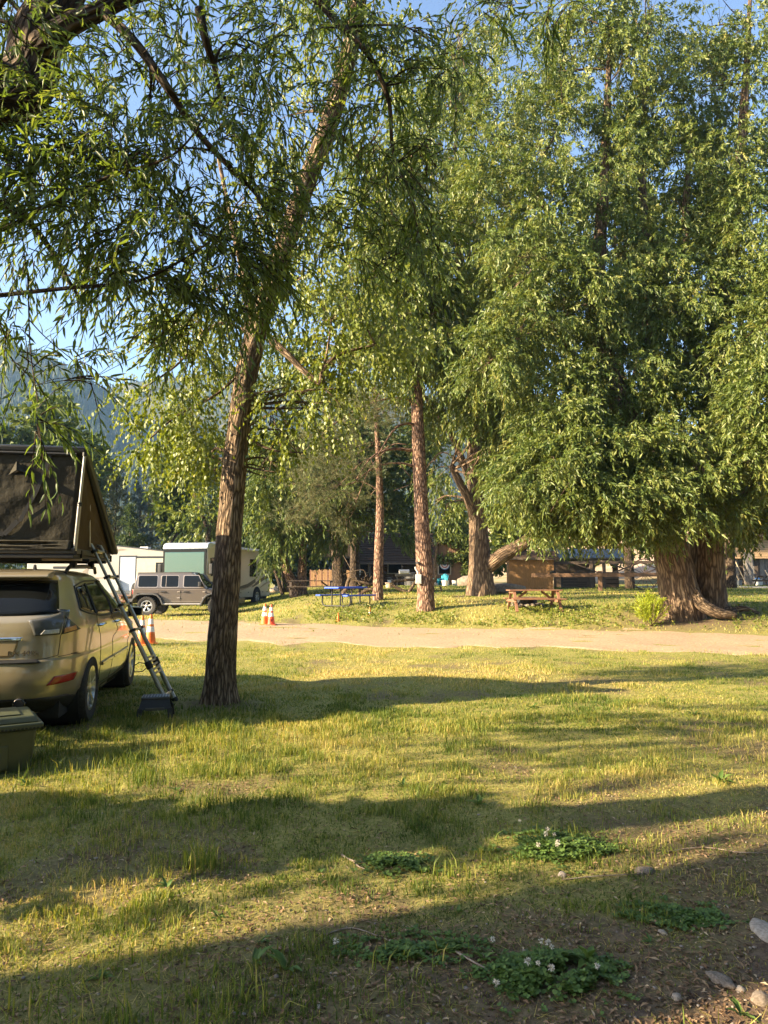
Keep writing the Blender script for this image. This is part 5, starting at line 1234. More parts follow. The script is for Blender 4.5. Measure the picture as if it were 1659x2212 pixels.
# lid
ld = MB(); ld.prism([(YR - .06, ZT - .02), (YR - .07, ZT + .05), (YR + .05, ZT + .075), (YF + .03, .18), (YF + .03, .11)], 'x', XL - .09, XR + .10)
ld.build('lid', m_shell, tent, bevel=.02, smooth=True, seg=3)
def cloth(name, A, Bq, C, D, m, amp, seed, nu=26, nv=26, sag=.0):
    """a wrinkled sheet through the corners A B C D"""
    A, Bq, C, D = map(Vector, (A, Bq, C, D)); n = (Bq - A).cross(D - A).normalized(); mb = MB(); rg = random.Random(seed)
    wr = [(rg.uniform(-2.4, 2.4), rg.uniform(1.5, 4.5), rg.uniform(0, 6), rg.uniform(.4, 1)) for _ in range(6)]
    for i in range(nu + 1):
        for j in range(nv + 1):
            a, b = i / nu, j / nv; p = (A * (1 - a) + Bq * a) * (1 - b) + (D * (1 - a) + C * a) * b
            e = min(1, 6 * min(a, 1 - a)) * min(1, 6 * min(b, 1 - b))
            w = sum(k[3] * math.sin(6.28 * (k[0] * a + k[1] * b) + k[2] + 1.6 * math.sin(5 * a + k[2])) for k in wr) / 3
            mb.v.append(tuple(p + n * (amp * w * e - sag * e)))
    for i in range(nu):
        for j in range(nv):
            k = i * (nv + 1) + j; mb.f.append((k, k + nv + 1, k + nv + 2, k + 1))
    o = mb.build(name, m, tent, smooth=True)
    sd = o.modifiers.new('s', 'SOLIDIFY'); sd.thickness = .004
    return o
cloth('rear_wall', (XL, YR + .02, .10), (XR - .02, YR + .02, .10), (XR + .06, YR - .03, ZT - .0), (XL - .05, YR - .03, ZT - .0), m_canvas, .012, 4)
cloth('wall_roll', (XL, YR - .02, .09), (XR - .03, YR - .02, .09), (XR - .03, YR + .012, .20), (XL, YR + .012, .20), m_canvas, .03, 5, 30, 6)
for sg, xx in ((1, XR), (-1, XL)):
    # side triangle
    cloth('side_wall', (xx - .015 * sg, YR + .03, .10), (xx - .015 * sg, YF - .03, .12), (xx - .015 * sg, YF - .05, .15), (xx + .06 * sg, YR + .0, ZT - .02), m_tan, .012, 6)
    mb = MB(); mb.tube([(xx, YR + .03, .05), (xx + .042 * sg, YR - .015, .60)], .021, 12); mb.build('lower_pole', m_alu, tent, smooth=True)
    mb = MB(); mb.tube([(xx + .042 * sg, YR - .015, .58), (xx + .085 * sg, YR - .05, ZT - .02)], .015, 12); mb.build('upper_pole', m_alu, tent, smooth=True)
    for z_, t_ in ((.6, .5), (.06, 0), (ZT - .03, 1)):
        f = (z_ - .05) / (ZT - .07); c = Vector((xx + .085 * sg * f, YR + .03 - .08 * f, z_)); mb = MB(); mb.tube([c - Vector((0, 0, .022)), c + Vector((0, 0, .022))], .026, 10); mb.build('pole_joint', m_black, tent)
    mb = MB(); mb.tube([(xx + .005 * sg, -.72, .16), (xx + .01 * sg, -.86, .84)], .010, 8); mb.build('gas_strut', m_alu, tent, smooth=True)
    mb = MB(); mb.tube([(xx + .07 * sg, YR - .04, ZT - .02), (xx + .03 * sg, YF, .13)], .022, 8); mb.build('edge_binding', m_black, tent, smooth=True)
# strap zip over the rear wall and the little vent
n_ = YR - .012
def onwall(a, b): return Vector((XL + (XR - XL) * a, YR + .02 - .05 * b - .016, .10 + (ZT - .10) * b))
zp = MB(); pts = [onwall(.80, .985), onwall(.765, .80), onwall(.70, .58), onwall(.63, .40), onwall(.585, .28)]
for a, b in zip(pts[:-1], pts[1:]): zp.beam(a, b, .04, .008, (0, -1, 0))
zp.build('zip_strap', m_black, tent)
zp = MB(); pts = [onwall(.57, .285), onwall(.52, .21), onwall(.47, .145), onwall(.40, .165), onwall(.30, .19)]
for a, b in zip(pts[:-1], pts[1:]): zp.beam(a, b, .05, .008, (0, -1, 0))
zp.build('zip_strap', m_black, tent)
mb = MB(); c = onwall(.545, .885); l, r, d_ = onwall(.49, .745), onwall(.66, .75), onwall(.565, .765)
mb.add([c, l, d_ + Vector((0, -.09, .02)), r], [(0, 1, 2), (0, 2, 3)]); o = mb.build('vent_hood', m_canvas, tent); sd = o.modifiers.new('s', 'SOLIDIFY'); sd.thickness = .006
mb = MB(); mb.add([onwall(.50, .742) + Vector((0, .004, 0)), onwall(.645, .744) + Vector((0, .004, 0)), onwall(.58, .79) + Vector((0, .004, 0))], [(0, 1, 2)]); o = mb.build('vent_mesh', m_black, tent); sd = o.modifiers.new('s', 'SOLIDIFY'); sd.thickness = .004
mb = MB(); mb.tube([onwall(0, .97), onwall(1.0, .97)], .02, 8); mb.build('edge_binding', m_black, tent)

# ---------------------------------------------------------------- telescopic ladder
lad = thing('telescopic_ladder', 'aluminium telescopic ladder with black collars leaning up to the tent', 'ladder', (-2.66, 9.07, 0))
bo = Vector(lad.location)
ends = [(Vector((-2.63, 8.86, .02)), Vector((-3.56, 8.72, 1.93))), (Vector((-2.68, 9.30, .02)), Vector((-3.62, 9.16, 1.93)))]
m_yel = mat('yellow_tab', (.50, .44, .05), (.55, .48, .07), rough=.5)
fr = [0, .05, .10, .30, .48, .64, .82, 1.]
for a, b in ends:
    for i in range(len(fr) - 1):
        p, q = a + (b - a) * fr[i] - bo, a + (b - a) * fr[i + 1] - bo
        mb = MB(); mb.tube([p, q], .033 - .0024 * i, 16); mb.build('rail_section', m_alu, lad, smooth=True)
    for f in (.06, .245, .26, .275, .48, .64, .82, .985):
        c = a + (b - a) * f - bo; d = (b - a).normalized()
        mb = MB(); mb.tube([c - d * .016, c + d * .016], .041, 16); mb.build('collar', m_black, lad)
    mb = MB(); d = (b - a).normalized(); mb.tube([a - bo - d * .02, a - bo + d * .035], .043, 12); mb.build('foot', m_black, lad)
    mb = MB(); t = b - bo; mb.tube([t, t + Vector((-.03, 0, .05)), t + Vector((-.09, 0, .06)), t + Vector((-.14, 0, .02))], .022, 10); mb.build('hook', m_alu, lad, smooth=True)
for f in (.06, .20, .225, .25, .275, .30, .48, .64, .82, .985):
    p, q = ends[0][0] + (ends[0][1] - ends[0][0]) * f - bo, ends[1][0] + (ends[1][1] - ends[1][0]) * f - bo
    d = (ends[0][1] - ends[0][0]).normalized()
    mb = MB(); mb.beam(p, q, .045, .026, d); mb.build('rung', m_alu, lad, bevel=.004)
    if f > .3:
        mb = MB(); s_ = (q - p).normalized(); mb.beam(p + s_ * .05, p + s_ * .11, .052, .034, d); mb.build('release_tab', m_yel, lad, bevel=.004)
mb = MB(); c = ends[0][0] + (ends[0][1] - ends[0][0]) * .26 - bo
mb.tube([c + Vector((0, -.05, .02)), c + Vector((-.1, -.06, .04)), c + Vector((-.17, -.06, -.01)), c + Vector((-.15, -.06, -.075)), c + Vector((-.06, -.055, -.07)), c + Vector((0, -.05, -.02))], .006, 6); mb.build('strap_loop', m_black, lad, smooth=True)

# ---------------------------------------------------------------- step stool
st = thing('step_stool', 'small black plastic folding step stool beside the ladder foot', 'stool', (-2.56, 8.15, H(-2.56, 8.15)), R(14))
mb = MB(); mb.box(-.15, .15, -.11, .11, .215, .245); mb.build('seat', mat('stool_top', (.045, .05, .055), (.06, .065, .07), rough=.35), st, bevel=.008)
for i in range(9):
    mb = MB(); mb.box(-.135 + i * .0315, -.117 + i * .0315, -.10, .10, .246, .249); mb.build('grip_ridge', m_black, st)
for sg in (-1, 1):
    y0, y1 = .105 * sg, .155 * sg
    mb = MB(); mb.add([(-.148, y0, .215), (.148, y0, .215), (.175, y1, .115), (-.175, y1, .115), (-.148, y0 - .014 * sg, .215), (.148, y0 - .014 * sg, .215), (.175, y1 - .014 * sg, .115), (-.175, y1 - .014 * sg, .115)], [(0, 1, 2, 3), (7, 6, 5, 4), (0, 4, 5, 1), (1, 5, 6, 2), (2, 6, 7, 3), (3, 7, 4, 0)]); mb.build('side_panel', m_black, st)
    for sx in (-1, 1):
        mb = MB(); mb.beam((.155 * sx, y1 * .94, .13), (.172 * sx, y1 * 1.1, 0), .055, .02, (0, 1, 0)); mb.build('leg', m_black, st, bevel=.005)
    mb = MB(); mb.box(-.10, .10, y1 - .012 - .008 * sg, y1 + .004 - .008 * sg, .105, .135); mb.build('carry_slot', mat('slot_rim', (.10, .09, .07)), st, bevel=.003)

# ---------------------------------------------------------------- green storage box
bx = thing('storage_box', 'olive green plastic storage trunk with a ridged lid behind the car', 'storage box', (-3.42, 6.05, H(-3.42, 6.05) - .03), R(33))
m_ol = mat('olive_plastic', (.06, .068, .034), (.075, .083, .043), rough=.42, scale=8)
mb = MB(); mb.add([(-.44, -.25, 0), (.42, -.25, 0), (.42, .25, 0), (-.44, .25, 0), (-.47, -.28, .37), (.455, -.28, .37), (.455, .28, .37), (-.47, .28, .37)], [(0, 3, 2, 1), (4, 5, 6, 7), (0, 1, 5, 4), (1, 2, 6, 5), (2, 3, 7, 6), (3, 0, 4, 7)]); mb.build('tub', m_ol, bx, bevel=.02, smooth=True, seg=3)
mb = MB(); mb.box(-.50, .50, -.31, .31, .37, .42); mb.build('rim', m_ol, bx, bevel=.015, smooth=True, seg=3)
mb = MB(); mb.add([(-.47, -.285, .42), (.47, -.285, .42), (.47, .285, .42), (-.47, .285, .42), (-.44, -.25, .475), (.44, -.25, .475), (.44, .25, .475), (-.44, .25, .475)], [(0, 3, 2, 1), (4, 5, 6, 7), (0, 1, 5, 4), (1, 2, 6, 5), (2, 3, 7, 6), (3, 0, 4, 7)]); mb.build('lid', m_ol, bx, bevel=.015, smooth=True, seg=3)
for i in range(3):
    mb = MB(); mb.box(-.36 + i * .26, -.18 + i * .26, -.2, .2, .475, .487); mb.build('lid_rib', m_ol, bx, bevel=.006)
mb = MB(); mb.box(-.30, .25, -.275, -.262, .06, .25); mb.build('side_panel', m_ol, bx, bevel=.006)
mb = MB(); mb.box(-.06, .06, -.325, -.29, .33, .44); mb.build('latch', m_black, bx, bevel=.008)
for i in range(34):
    mb = MB(); mb.box(-.485 + i * .0292, -.468 + i * .0292, -.3125, -.30, .375, .388); mb.build('rim_tooth', m_under, bx)

# ---------------------------------------------------------------- the brown off-roader (side on, nose to the right)
jp = thing('parked_offroader', 'grey-brown boxy four-door off-road car standing in front of the motorhome', 'car', (-8.60, 31.4, H(-8.6, 31.4)), R(-90))
# local: y forward, x right; camera sees the right side (x+)
tan_p = car_paint('granite_paint', (.13, .102, .08), .35, .35)
m_trim = mat('grey_trim', (.05, .05, .052), (.075, .075, .075), rough=.6, scale=20)
def side_prism(name, poly, x0, x1, m, bev=.02, parent=jp):
    mb = MB(); mb.prism(poly, 'x', x0, x1); return mb.build(name, m, parent, bevel=bev, smooth=True, seg=2)
ra, fa = -1.50, 1.50
tub = [(-2.14, .62), (-2.14, 1.13), (1.02, 1.16), (1.04, 1.14), (2.02, 1.10), (2.06, 1.04), (2.06, .78), (1.98, .95), (1.05, .95), (.93, .55), (-.93, .55), (-1.05, .95), (-1.95, .95), (-2.06, .62)]
side_prism('body', tub, -.80, .80, tan_p)
side_prism('floor_pan', [(-2.0, .48), (-2.0, .95), (1.95, .95), (1.95, .5)], -.62, .62, m_under, 0)
side_prism('hood', [(.98, 1.12), (.98, 1.17), (1.95, 1.135), (2.04, 1.10), (2.04, 1.06)], -.62, .62, car_paint('hood_paint', (.15, .125, .105), .3, .35), .03)
gh = [(-2.12, 1.13), (-2.03, 1.80), (.28, 1.83), (.42, 1.80), (1.0, 1.16)]
ghm = MB(); n_ = len(gh)
vs = [(.79 - .10 * (z - 1.13) / .7, y, z) for y, z in gh] + [(-.79 + .10 * (z - 1.13) / .7, y, z) for y, z in gh]
ghm.add(vs, [tuple(range(n_)), tuple(range(n_, 2 * n_))[::-1]] + [(i, n_ + i, n_ + (i + 1) % n_, (i + 1) % n_) for i in range(n_)]); ghm.build('cabin', tan_p, jp, bevel=.03, smooth=True)
side_prism('roof', [(-2.0, 1.80), (-2.0, 1.845), (.26, 1.865), (.36, 1.825), (.30, 1.81)], -.66, .66, mat('soft_roof', (.045, .042, .04), (.06, .056, .052), rough=.7), .012)
def gx(z, e=.0): return .79 - .10 * (z - 1.13) / .7 + e
def jwin(name, pts, m, e=.006, both=True, parent=jp):
    for sg in ((1, -1) if both else (1,)):
        mb = MB(); vs = [(sg * gx(z, e), y, z) for y, z in pts] + [(sg * gx(z, e - .012), y, z) for y, z in pts]; n = len(pts)
        mb.add(vs, [tuple(range(n)), tuple(range(n, 2 * n))[::-1]] + [(i, n + i, n + (i + 1) % n, (i + 1) % n) for i in range(n)]); mb.build(name, m, parent, bevel=.004)
def rr(y0, y1, z0, z1, r=.05, top=0.):
    out = []
    for cy_, cz, a0 in ((y1 - r, z0 + r, -90), (y1 - r - top, z1 - r, 0), (y0 + r, z1 - r, 90), (y0 + r, z0 + r, 180)):
        for k in range(4): a = R(a0 + 30 * k); out.append((cy_ + r * math.cos(a), cz + r * math.sin(a)))
    return out
m_lip = car_paint('lip_paint', (.30, .25, .21), .35, .3)
for y0, y1, tp in ((-1.93, -1.12, 0), (-.94, -.22, 0), (.02, .88, .22)):
    jwin('window_frame', rr(y0 - .03, y1 + .03, 1.195, 1.735, .07, tp), m_lip, .004)
    jwin('side_window', rr(y0, y1, 1.225, 1.705, .06, tp), m_glass, .009)
jwin('window_bar', [(-.75, 1.23), (-.735, 1.23), (-.735, 1.70), (-.75, 1.70)], m_lip, .013)
mb = MB(); mb.add([(-.70, 1.02, 1.19), (.70, 1.02, 1.19), (.62, .455, 1.79), (-.62, .455, 1.79)], [(0, 1, 2, 3)]); o = mb.build('windshield', m_glass, jp); sd = o.modifiers.new('s', 'SOLIDIFY'); sd.thickness = .012; sd.offset = 1
for sg in (1, -1):
    mb = MB(); mb.beam((.74 * sg, 1.03, 1.16), (.655 * sg, .43, 1.81), .06, .05, (1, 0, 0)); mb.build('windshield_post', mat('blue_grey_paint', (.10, .12, .15), (.12, .14, .17), rough=.3, coat=.6), jp, bevel=.01)
    for ya in (ra, fa):
        wheel(jp, (.80 * sg, ya, .41), .41, .27, sg, 5, .58, knobs=26)
        # flared arch: a curved beam
        fl = MB(); pr = [(-.74, .50), (-.58, .80), (-.44, .93), (-.28, .97), (.30, .97), (.46, .92), (.60, .78), (.72, .52)]
        for (a0, z0), (a1, z1) in zip(pr[:-1], pr[1:]):
            fl.add([(sg * (.72), ya + a0, z0), (sg * (.72), ya + a1, z1), (sg * .97, ya + a1, z1 - .02), (sg * .97, ya + a0, z0 - .02), (sg * .72, ya + a0 * .92, z0 - .07), (sg * .72, ya + a1 * .92, z1 - .07), (sg * .97, ya + a1 * .93, z1 - .08), (sg * .97, ya + a0 * .93, z0 - .08)], [(0, 1, 2, 3), (7, 6, 5, 4), (3, 2, 6, 7), (0, 4, 5, 1), (0, 3, 7, 4), (1, 5, 6, 2)])
        fl.build('wheel_flare', m_trim, jp, bevel=.012, smooth=True)
    mb = MB(); mb.tube([(.90 * sg, -.85, .50), (.90 * sg, .85, .50)], .045, 10); mb.build('side_step', mat('step_grey', (.30, .28, .26), (.36, .34, .32), rough=.45, metal=.3), jp, smooth=True)
    # doors: seams, hinges, handles
    for y_ in (-1.03, -.09, 1.0):
        mb = MB(); mb.box(sg * .799, sg * .803, y_ - .006, y_ + .006, .60 if y_ > -1 else .95, 1.14); mb.build('door_seam', m_under, jp)
    mb = MB(); mb.box(sg * .797, sg * .81, -2.1, 1.0, 1.115, 1.135); mb.build('belt_line', m_lip, jp)
    mb = MB(); mb.box(sg * .797, sg * .806, -.82, .96, .60, .615); mb.build('sill_lip', m_lip, jp)
    for y_, z_ in ((-.18, 1.02), (-.18, .76), (.90, 1.02), (.90, .76)):
        mb = MB(); mb.box(sg * .80, sg * .832, y_ - .06, y_ + .07, z_ - .03, z_ + .03); mb.build('hinge', m_lip, jp, bevel=.008)
    for y_ in (-.84, .14):
        mb = MB(); mb.tube([(sg * .80, y_ - .12, 1.01), (sg * .84, y_ - .08, 1.02), (sg * .84, y_ + .1, 1.02), (sg * .80, y_ + .14, 1.01)], .02, 8); mb.build('door_handle', m_black, jp, smooth=True)
    mb = MB(); mb.tube([(sg * .76, .86, 1.24), (sg * .88, .84, 1.26)], .03, 8); mb.build('mirror_arm', m_black, jp)
    mb = MB(); mb.box(sg * .84, sg * 1.05, .70, .84, 1.23, 1.45); mb.build('side_mirror', m_black, jp, bevel=.03)
    mb = MB(); mb.box(sg * .58, sg * .74, -2.20, -2.14, .92, 1.12); mb.build('tail_light', m_red, jp, bevel=.01)
    mb = MB(); mb.lathe([(.0, 2.05), (.10, 2.06), (.11, 2.09), (.09, 2.10), (.0, 2.10)], 20, 'y', (sg * .42, 0, .92)); mb.build('headlight', m_lampw, jp)
mb = MB(); mb.box(-.80, .80, -2.33, -2.15, .52, .72); mb.build('rear_bumper', m_trim, jp, bevel=.03)
mb = MB(); mb.box(-.78, .78, 2.15, 2.36, .52, .74); mb.build('front_bumper', m_trim, jp, bevel=.03)
mb = MB(); mb.lathe([(.25, -2.36), (.37, -2.38), (.38, -2.30), (.38, -2.20), (.25, -2.16)], 32, 'y', (0, 0, 1.02)); mb.build('spare_wheel', m_rubber, jp, smooth=True)
mb = MB(); mb.tube([(-.7, ra, .40), (.7, ra, .40)], .05, 8); mb.build('axle', m_under, jp); mb = MB(); mb.tube([(-.7, fa, .40), (.7, fa, .40)], .05, 8); mb.build('axle', m_under, jp)
m_pink = mat('red_decal', (.42, .10, .09), (.5, .16, .14), rough=.5)
mb = MB(); mb.box(.621, .624, 1.08, 1.90, 1.075, 1.125); mb.build('hood_decal', mat('grey_decal', (.36, .30, .30), (.40, .33, .33), rough=.5), jp)
text('lettering', 'RUBICON', .085, m_pink, jp, (.626, 1.48, 1.10), (math.pi / 2, 0, math.pi / 2), .001, sx=1.7)
text('lettering', 'Jeep', .12, mat('badge_grey', (.45, .40, .36)), jp, (.803, 1.16, .77), (math.pi / 2, 0, math.pi / 2), .002)

# ---------------------------------------------------------------- motorhome
mh_dir = Vector((-.23, -.973, 0)).normalized()
rz = math.atan2(-mh_dir.x, mh_dir.y)
side = Vector((mh_dir.y, -mh_dir.x, 0))          # vehicle right
fc = Vector((-10.05, 35.95, 0)) - mh_dir * 4.1      # centre (the front middle is 4.1 m ahead)
mh = thing('motorhome', 'cream motorhome with a wide windshield and black swoosh stripes', 'motorhome', (fc.x, fc.y, H(fc.x, fc.y) * .5 + .12), rz)
m_cream = mat('cream_gelcoat', (.50, .46, .37), (.55, .51, .42), rough=.28, scale=1.5, coat=.4)
m_stripe = mat('swoosh_black', (.02, .02, .022), (.03, .03, .03), rough=.35)
m_stripe2 = mat('swoosh_taupe', (.24, .20, .16), (.28, .24, .19), rough=.35)
fro = [(-4.1, .45), (-4.1, 3.22), (3.75, 3.30), (3.98, 3.24), (4.08, 3.05), (4.10, 1.35), (4.06, .9), (3.9, .45)]
mb = MB(); mb.prism(fro, 'x', -1.24, 1.24); mb.build('body', m_cream, mh, bevel=.07, smooth=True, seg=4)
mb = MB(); mb.prism([(3.2, 3.24), (3.2, 3.335), (3.78, 3.33), (4.02, 3.26), (4.115, 3.06), (4.105, 2.98), (3.9, 2.98)], 'x', -1.255, 1.255); mb.build('front_cap', mat('silver_blue_cap', (.50, .55, .62), (.56, .61, .67), rough=.2, coat=.6, metal=.2), mh, bevel=.06, smooth=True, seg=4)
mb = MB(); mb.prism([(4.095, 1.38), (4.135, 1.44), (4.14, 2.96), (4.09, 3.0)], 'x', -1.21, 1.21); mb.build('windshield_surround', m_glass, mh, bevel=.02)
mb = MB(); mb.prism([(4.10, 1.50), (4.146, 1.56), (4.15, 2.82), (4.10, 2.88)], 'x', -1.10, 1.10); mb.build('windshield', glass_mat('teal_glass', (.035, .095, .083), .03, .8), mh, bevel=.03)
for x_ in (-.55, .45):
    mb = MB(); mb.tube([(x_ - .35, 4.16, 1.50), (x_ + .30, 4.165, 1.62)], .012, 6); mb.build('wiper', m_black, mh)
for x_ in (-1., -.45, 0, .45, 1.):
    mb = MB(); mb.box(x_ - .05, x_ + .05, 3.70, 3.82, 3.335, 3.375); mb.build('marker_lamp', m_stripe, mh, bevel=.01)
for sg in (-1, 1):
    mb = MB(); mb.tube([(1.15 * sg, 4.0, 1.75), (1.38 * sg, 4.05, 1.72)], .03, 8); mb.build('mirror_arm', m_black, mh)
    mb = MB(); mb.box(1.32 * sg, 1.52 * sg, 3.98, 4.10, 1.72, 2.25); mb.build('side_mirror', m_black, mh, bevel=.04)
    mb = MB(); mb.lathe([(.0, 4.08), (.14, 4.09), (.15, 4.12), (.0, 4.14)], 20, 'y', (sg * .92, 0, 1.02)); mb.build('headlight', m_lampw, mh)
    for y_ in (2.75, -2.1):
        mb = MB(); mb.lathe([(.56, 1.236 * sg), (.56, 1.248 * sg), (.0, 1.248 * sg)], 28, 'x', (0, y_, .50)); mb.build('wheel_well', m_under, mh)
        wheel(mh, (1.16 * sg, y_, .46), .46, .26, sg, 8, .6, style='single')
    # windows and stripes: a flat run on each side
    def plate(name, pts, m, e=.004):
        mb = MB(); mb.prism(pts, 'x', sg * 1.240, sg * (1.240 + e)); mb.build(name, m, mh)
    plate('cab_window', [(2.75, 1.75), (3.7, 1.62), (3.78, 2.55), (2.75, 2.62)], m_glass, .012)
    plate('side_window', rr(-1.95, -1.05, 1.62, 2.62, .06), m_glass, .012)
    plate('side_window', rr(.4, 1.7, 1.62, 2.5, .06), m_glass, .012)
    plate('swoosh', [(-4.0, 2.62), (-3.2, 2.50), (-2.2, 2.36), (-2.6, 2.52), (-3.2, 2.68), (-4.0, 2.80)], m_stripe)
    plate('swoosh', [(-4.02, 2.36), (-3.4, 2.42), (-2.7, 2.40), (-2.1, 2.25), (-2.8, 2.22), (-3.4, 2.22), (-3.5, 2.24)], m_stripe, .006)
    plate('swoosh', [(-4.02, 1.55), (-3.2, 1.45), (-2.1, 1.15), (-1.3, .98), (-2.1, 1.35), (-3.2, 1.66), (-4.02, 1.80)], m_stripe, .005)
    plate('swoosh', [(-4.02, 1.32), (-3.2, 1.12), (-2.4, .92), (-3.0, 1.18), (-4.02, 1.42)], m_stripe2, .004)
    plate('swoosh', [(-1.9, 1.30), (-.8, 1.02), (.8, .88), (1.9, .86), (.8, 1.0), (-.8, 1.22), (-1.9, 1.52)], m_stripe, .006)
    plate('swoosh', [(-1.6, 1.10), (.2, .82), (2.2, .74), (.2, .90), (-1.6, 1.20)], m_stripe2, .004)
    for y0, y1 in ((-3.9, -3.3), (-3.2, -2.75), (-1.3, -.5), (-.4, .6), (.7, 1.8)):
        mb = MB(); mb.box(sg * 1.240, sg * 1.247, y0, y1, .50, .86); mb.build('storage_door', m_cream, mh, bevel=.004)
        mb = MB(); mb.box(sg * 1.245, sg * 1.253, (y0 + y1) / 2 - .04, (y0 + y1) / 2 + .04, .70, .76); mb.build('storage_latch', m_black, mh)
    mb = MB(); mb.box(sg * 1.24, sg * 1.40, -2.0, 2.6, 3.06, 3.16); mb.build('awning_case', m_cream, mh, bevel=.03)
mb = MB(); mb.prism([(-.2, 3.27), (.7, 3.27), (.6, 3.56), (.1, 3.60), (-.15, 3.52)], 'x', -.35, .35); mb.build('air_conditioner', m_stripe, mh, bevel=.05, smooth=True)
mb = MB(); mb.box(-.3, .3, -2.2, -1.5, 3.25, 3.36); mb.build('roof_vent', m_white, mh, bevel=.02)
mb = MB(); mb.box(.45, .8, -1.2, -.8, 3.26, 3.42); mb.build('satellite_base', m_white, mh, bevel=.03)
mb = MB(); mb.box(-1.1, 1.1, 4.06, 4.13, .55, .85); mb.build('front_bumper', m_cream, mh, bevel=.03)
mb = MB(); mb.box(-.8, .8, 4.08, 4.12, .98, 1.28); mb.build('grille', m_black, mh, bevel=.02)
mb = MB(); mb.box(-1.1, 1.1, -3.9, 3.7, .30, .5); mb.build('chassis', m_under, mh)

# ---------------------------------------------------------------- fifth-wheel trailer
tz = H(-17, 43)
tr = thing('travel_trailer', 'white travel trailer with dark framed door behind the car and ladder', 'trailer', (-15.2, 42.0, tz), R(-3))
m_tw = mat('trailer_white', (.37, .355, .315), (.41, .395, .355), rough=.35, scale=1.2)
prof = [(-6.0, .75), (-6.0, 3.30), (-3.5, 3.64), (-1.2, 3.66), (2.9, 3.22), (3.2, 3.05), (3.2, .75)]
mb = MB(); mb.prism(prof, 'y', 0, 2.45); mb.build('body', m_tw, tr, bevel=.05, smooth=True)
rim = MB()
for a, b in zip(prof[1:4], prof[2:5]): rim.beam((a[0], -.015, a[1] - .02), (b[0], -.015, b[1] - .02), .05, .05)
rim.build('roof_edge', m_stripe, tr)
mb = MB(); mb.box(-6.0, 3.2, -.02, 0, .55, .80); mb.build('skirt', m_stripe2, tr); mb = MB(); mb.box(-5.9, 3.1, .2, 2.3, .45, .75); mb.build('chassis', m_under, tr)
def tplate(name, x0, x1, z0, z1, m, e=.02, bev=.01):
    mb = MB(); mb.box(x0, x1, -e, .001, z0, z1); return mb.build(name, m, tr, bevel=bev)
tplate('door_frame', -.42, -.34, .95, 2.95, m_stripe, .03); tplate('door_frame', .58, .66, .95, 2.95, m_stripe, .03); tplate('door_frame', -.42, .66, 2.9, 2.98, m_stripe, .035)
tplate('door', -.34, .58, .92, 2.9, mat('door_blue_white', (.38, .43, .52), (.42, .47, .56), rough=.3), .025)
tplate('slide_top', .66, 3.19, 2.82, 2.94, m_stripe, .03)
tplate('slide_room', .66, 3.19, .92, 2.82, mat('slide_cream', (.42, .40, .33), (.46, .44, .37), rough=.35), .06)
tplate('slide_window', 1.80, 2.85, 1.75, 2.58, m_glass, .075, .03)
for x0, x1, z0, z1 in ((.85, .88, 1.05, 1.65), (1.16, 1.19, 1.05, 1.65), (.85, 1.19, 1.05, 1.08), (.85, 1.19, 1.62, 1.65)): tplate('grab_rail', x0, x1, z0, z1, m_stripe, .09, .0)
tplate('hatch', -2.15, -1.8, 1.0, 1.45, m_stripe); tplate('hatch', -1.72, -1.5, 1.0, 1.40, m_stripe); tplate('utility_box', -.85, -.30, .92, 1.55, mat('grey_box', (.36, .37, .37), (.42, .43, .43), rough=.5), .25)
for x0, x1, z0, z1 in ((-3.4, -2.25, 1.55, 1.58), (-2.28, -2.25, .85, 1.58)): tplate('bay_trim', x0, x1, z0, z1, m_stripe, .02, 0)
tplate('bedroom_window', -4.4, -2.4, 2.35, 2.75, m_tw, .03); tplate('bedroom_window_sill', -4.4, -2.4, 2.22, 2.34, m_stripe, .03)
def tpoly(name, pts, m, e):
    mb = MB(); mb.prism(pts, 'y', -e, 0); mb.build(name, m, tr)
tpoly('stripe', [(-1.9, 3.02), (-1.1, 3.42), (-.6, 3.42), (-.9, 3.36)], m_stripe, .010); tpoly('stripe', [(-1.9, 2.98), (-.9, 3.28), (-.3, 3.40), (.1, 3.32), (-.6, 3.22)], m_stripe2, .007)
tpoly('stripe', [(-3.0, 1.95), (-2.5, 1.72), (-1.4, 1.70), (-.5, 1.92), (-1.4, 1.64), (-2.6, 1.62)], m_stripe2, .008); tpoly('stripe', [(-2.6, 2.05), (-2.2, 2.35), (-1.85, 2.45), (-2.25, 2.2), (-2.3, 1.9), (-2.0, 1.74), (-2.55, 1.82)], m_stripe2, .011); tpoly('stripe', [(.68, 1.42), (1.7, 1.80), (1.7, 1.72), (.68, 1.36)], m_stripe, .066)
text('lettering', 'Coho', .22, m_stripe, tr, (-1.95, -.012, 1.62), (math.pi / 2, 0, 0), .002, sx=1.3)
mb = MB(); mb.prism([(-3.1, 3.60), (-2.0, 3.62), (-2.15, 3.92), (-2.6, 3.96), (-2.95, 3.90)], 'y', .8, 1.6); mb.build('air_conditioner', m_stripe, tr, bevel=.05, smooth=True)
mb = MB(); mb.box(.4, .9, 1.0, 1.5, 3.42, 3.55); mb.build('roof_vent', m_white, tr, bevel=.02)
for x_ in (-2.9, -2.0):
    w_ = wheel(tr, (x_, .12, .37), .37, .22, 1, 6, .6, style='single'); w_.rotation_euler = (0, 0, R(-90))
for x_ in (-.25,):
    for k in range(2):
        mb = MB(); mb.box(x_ - .02, x_ + .75, -.28 - .28 * k, -.02 - .28 * k, .62 - .26 * k, .66 - .26 * k); mb.build('entry_step', m_alu, tr)

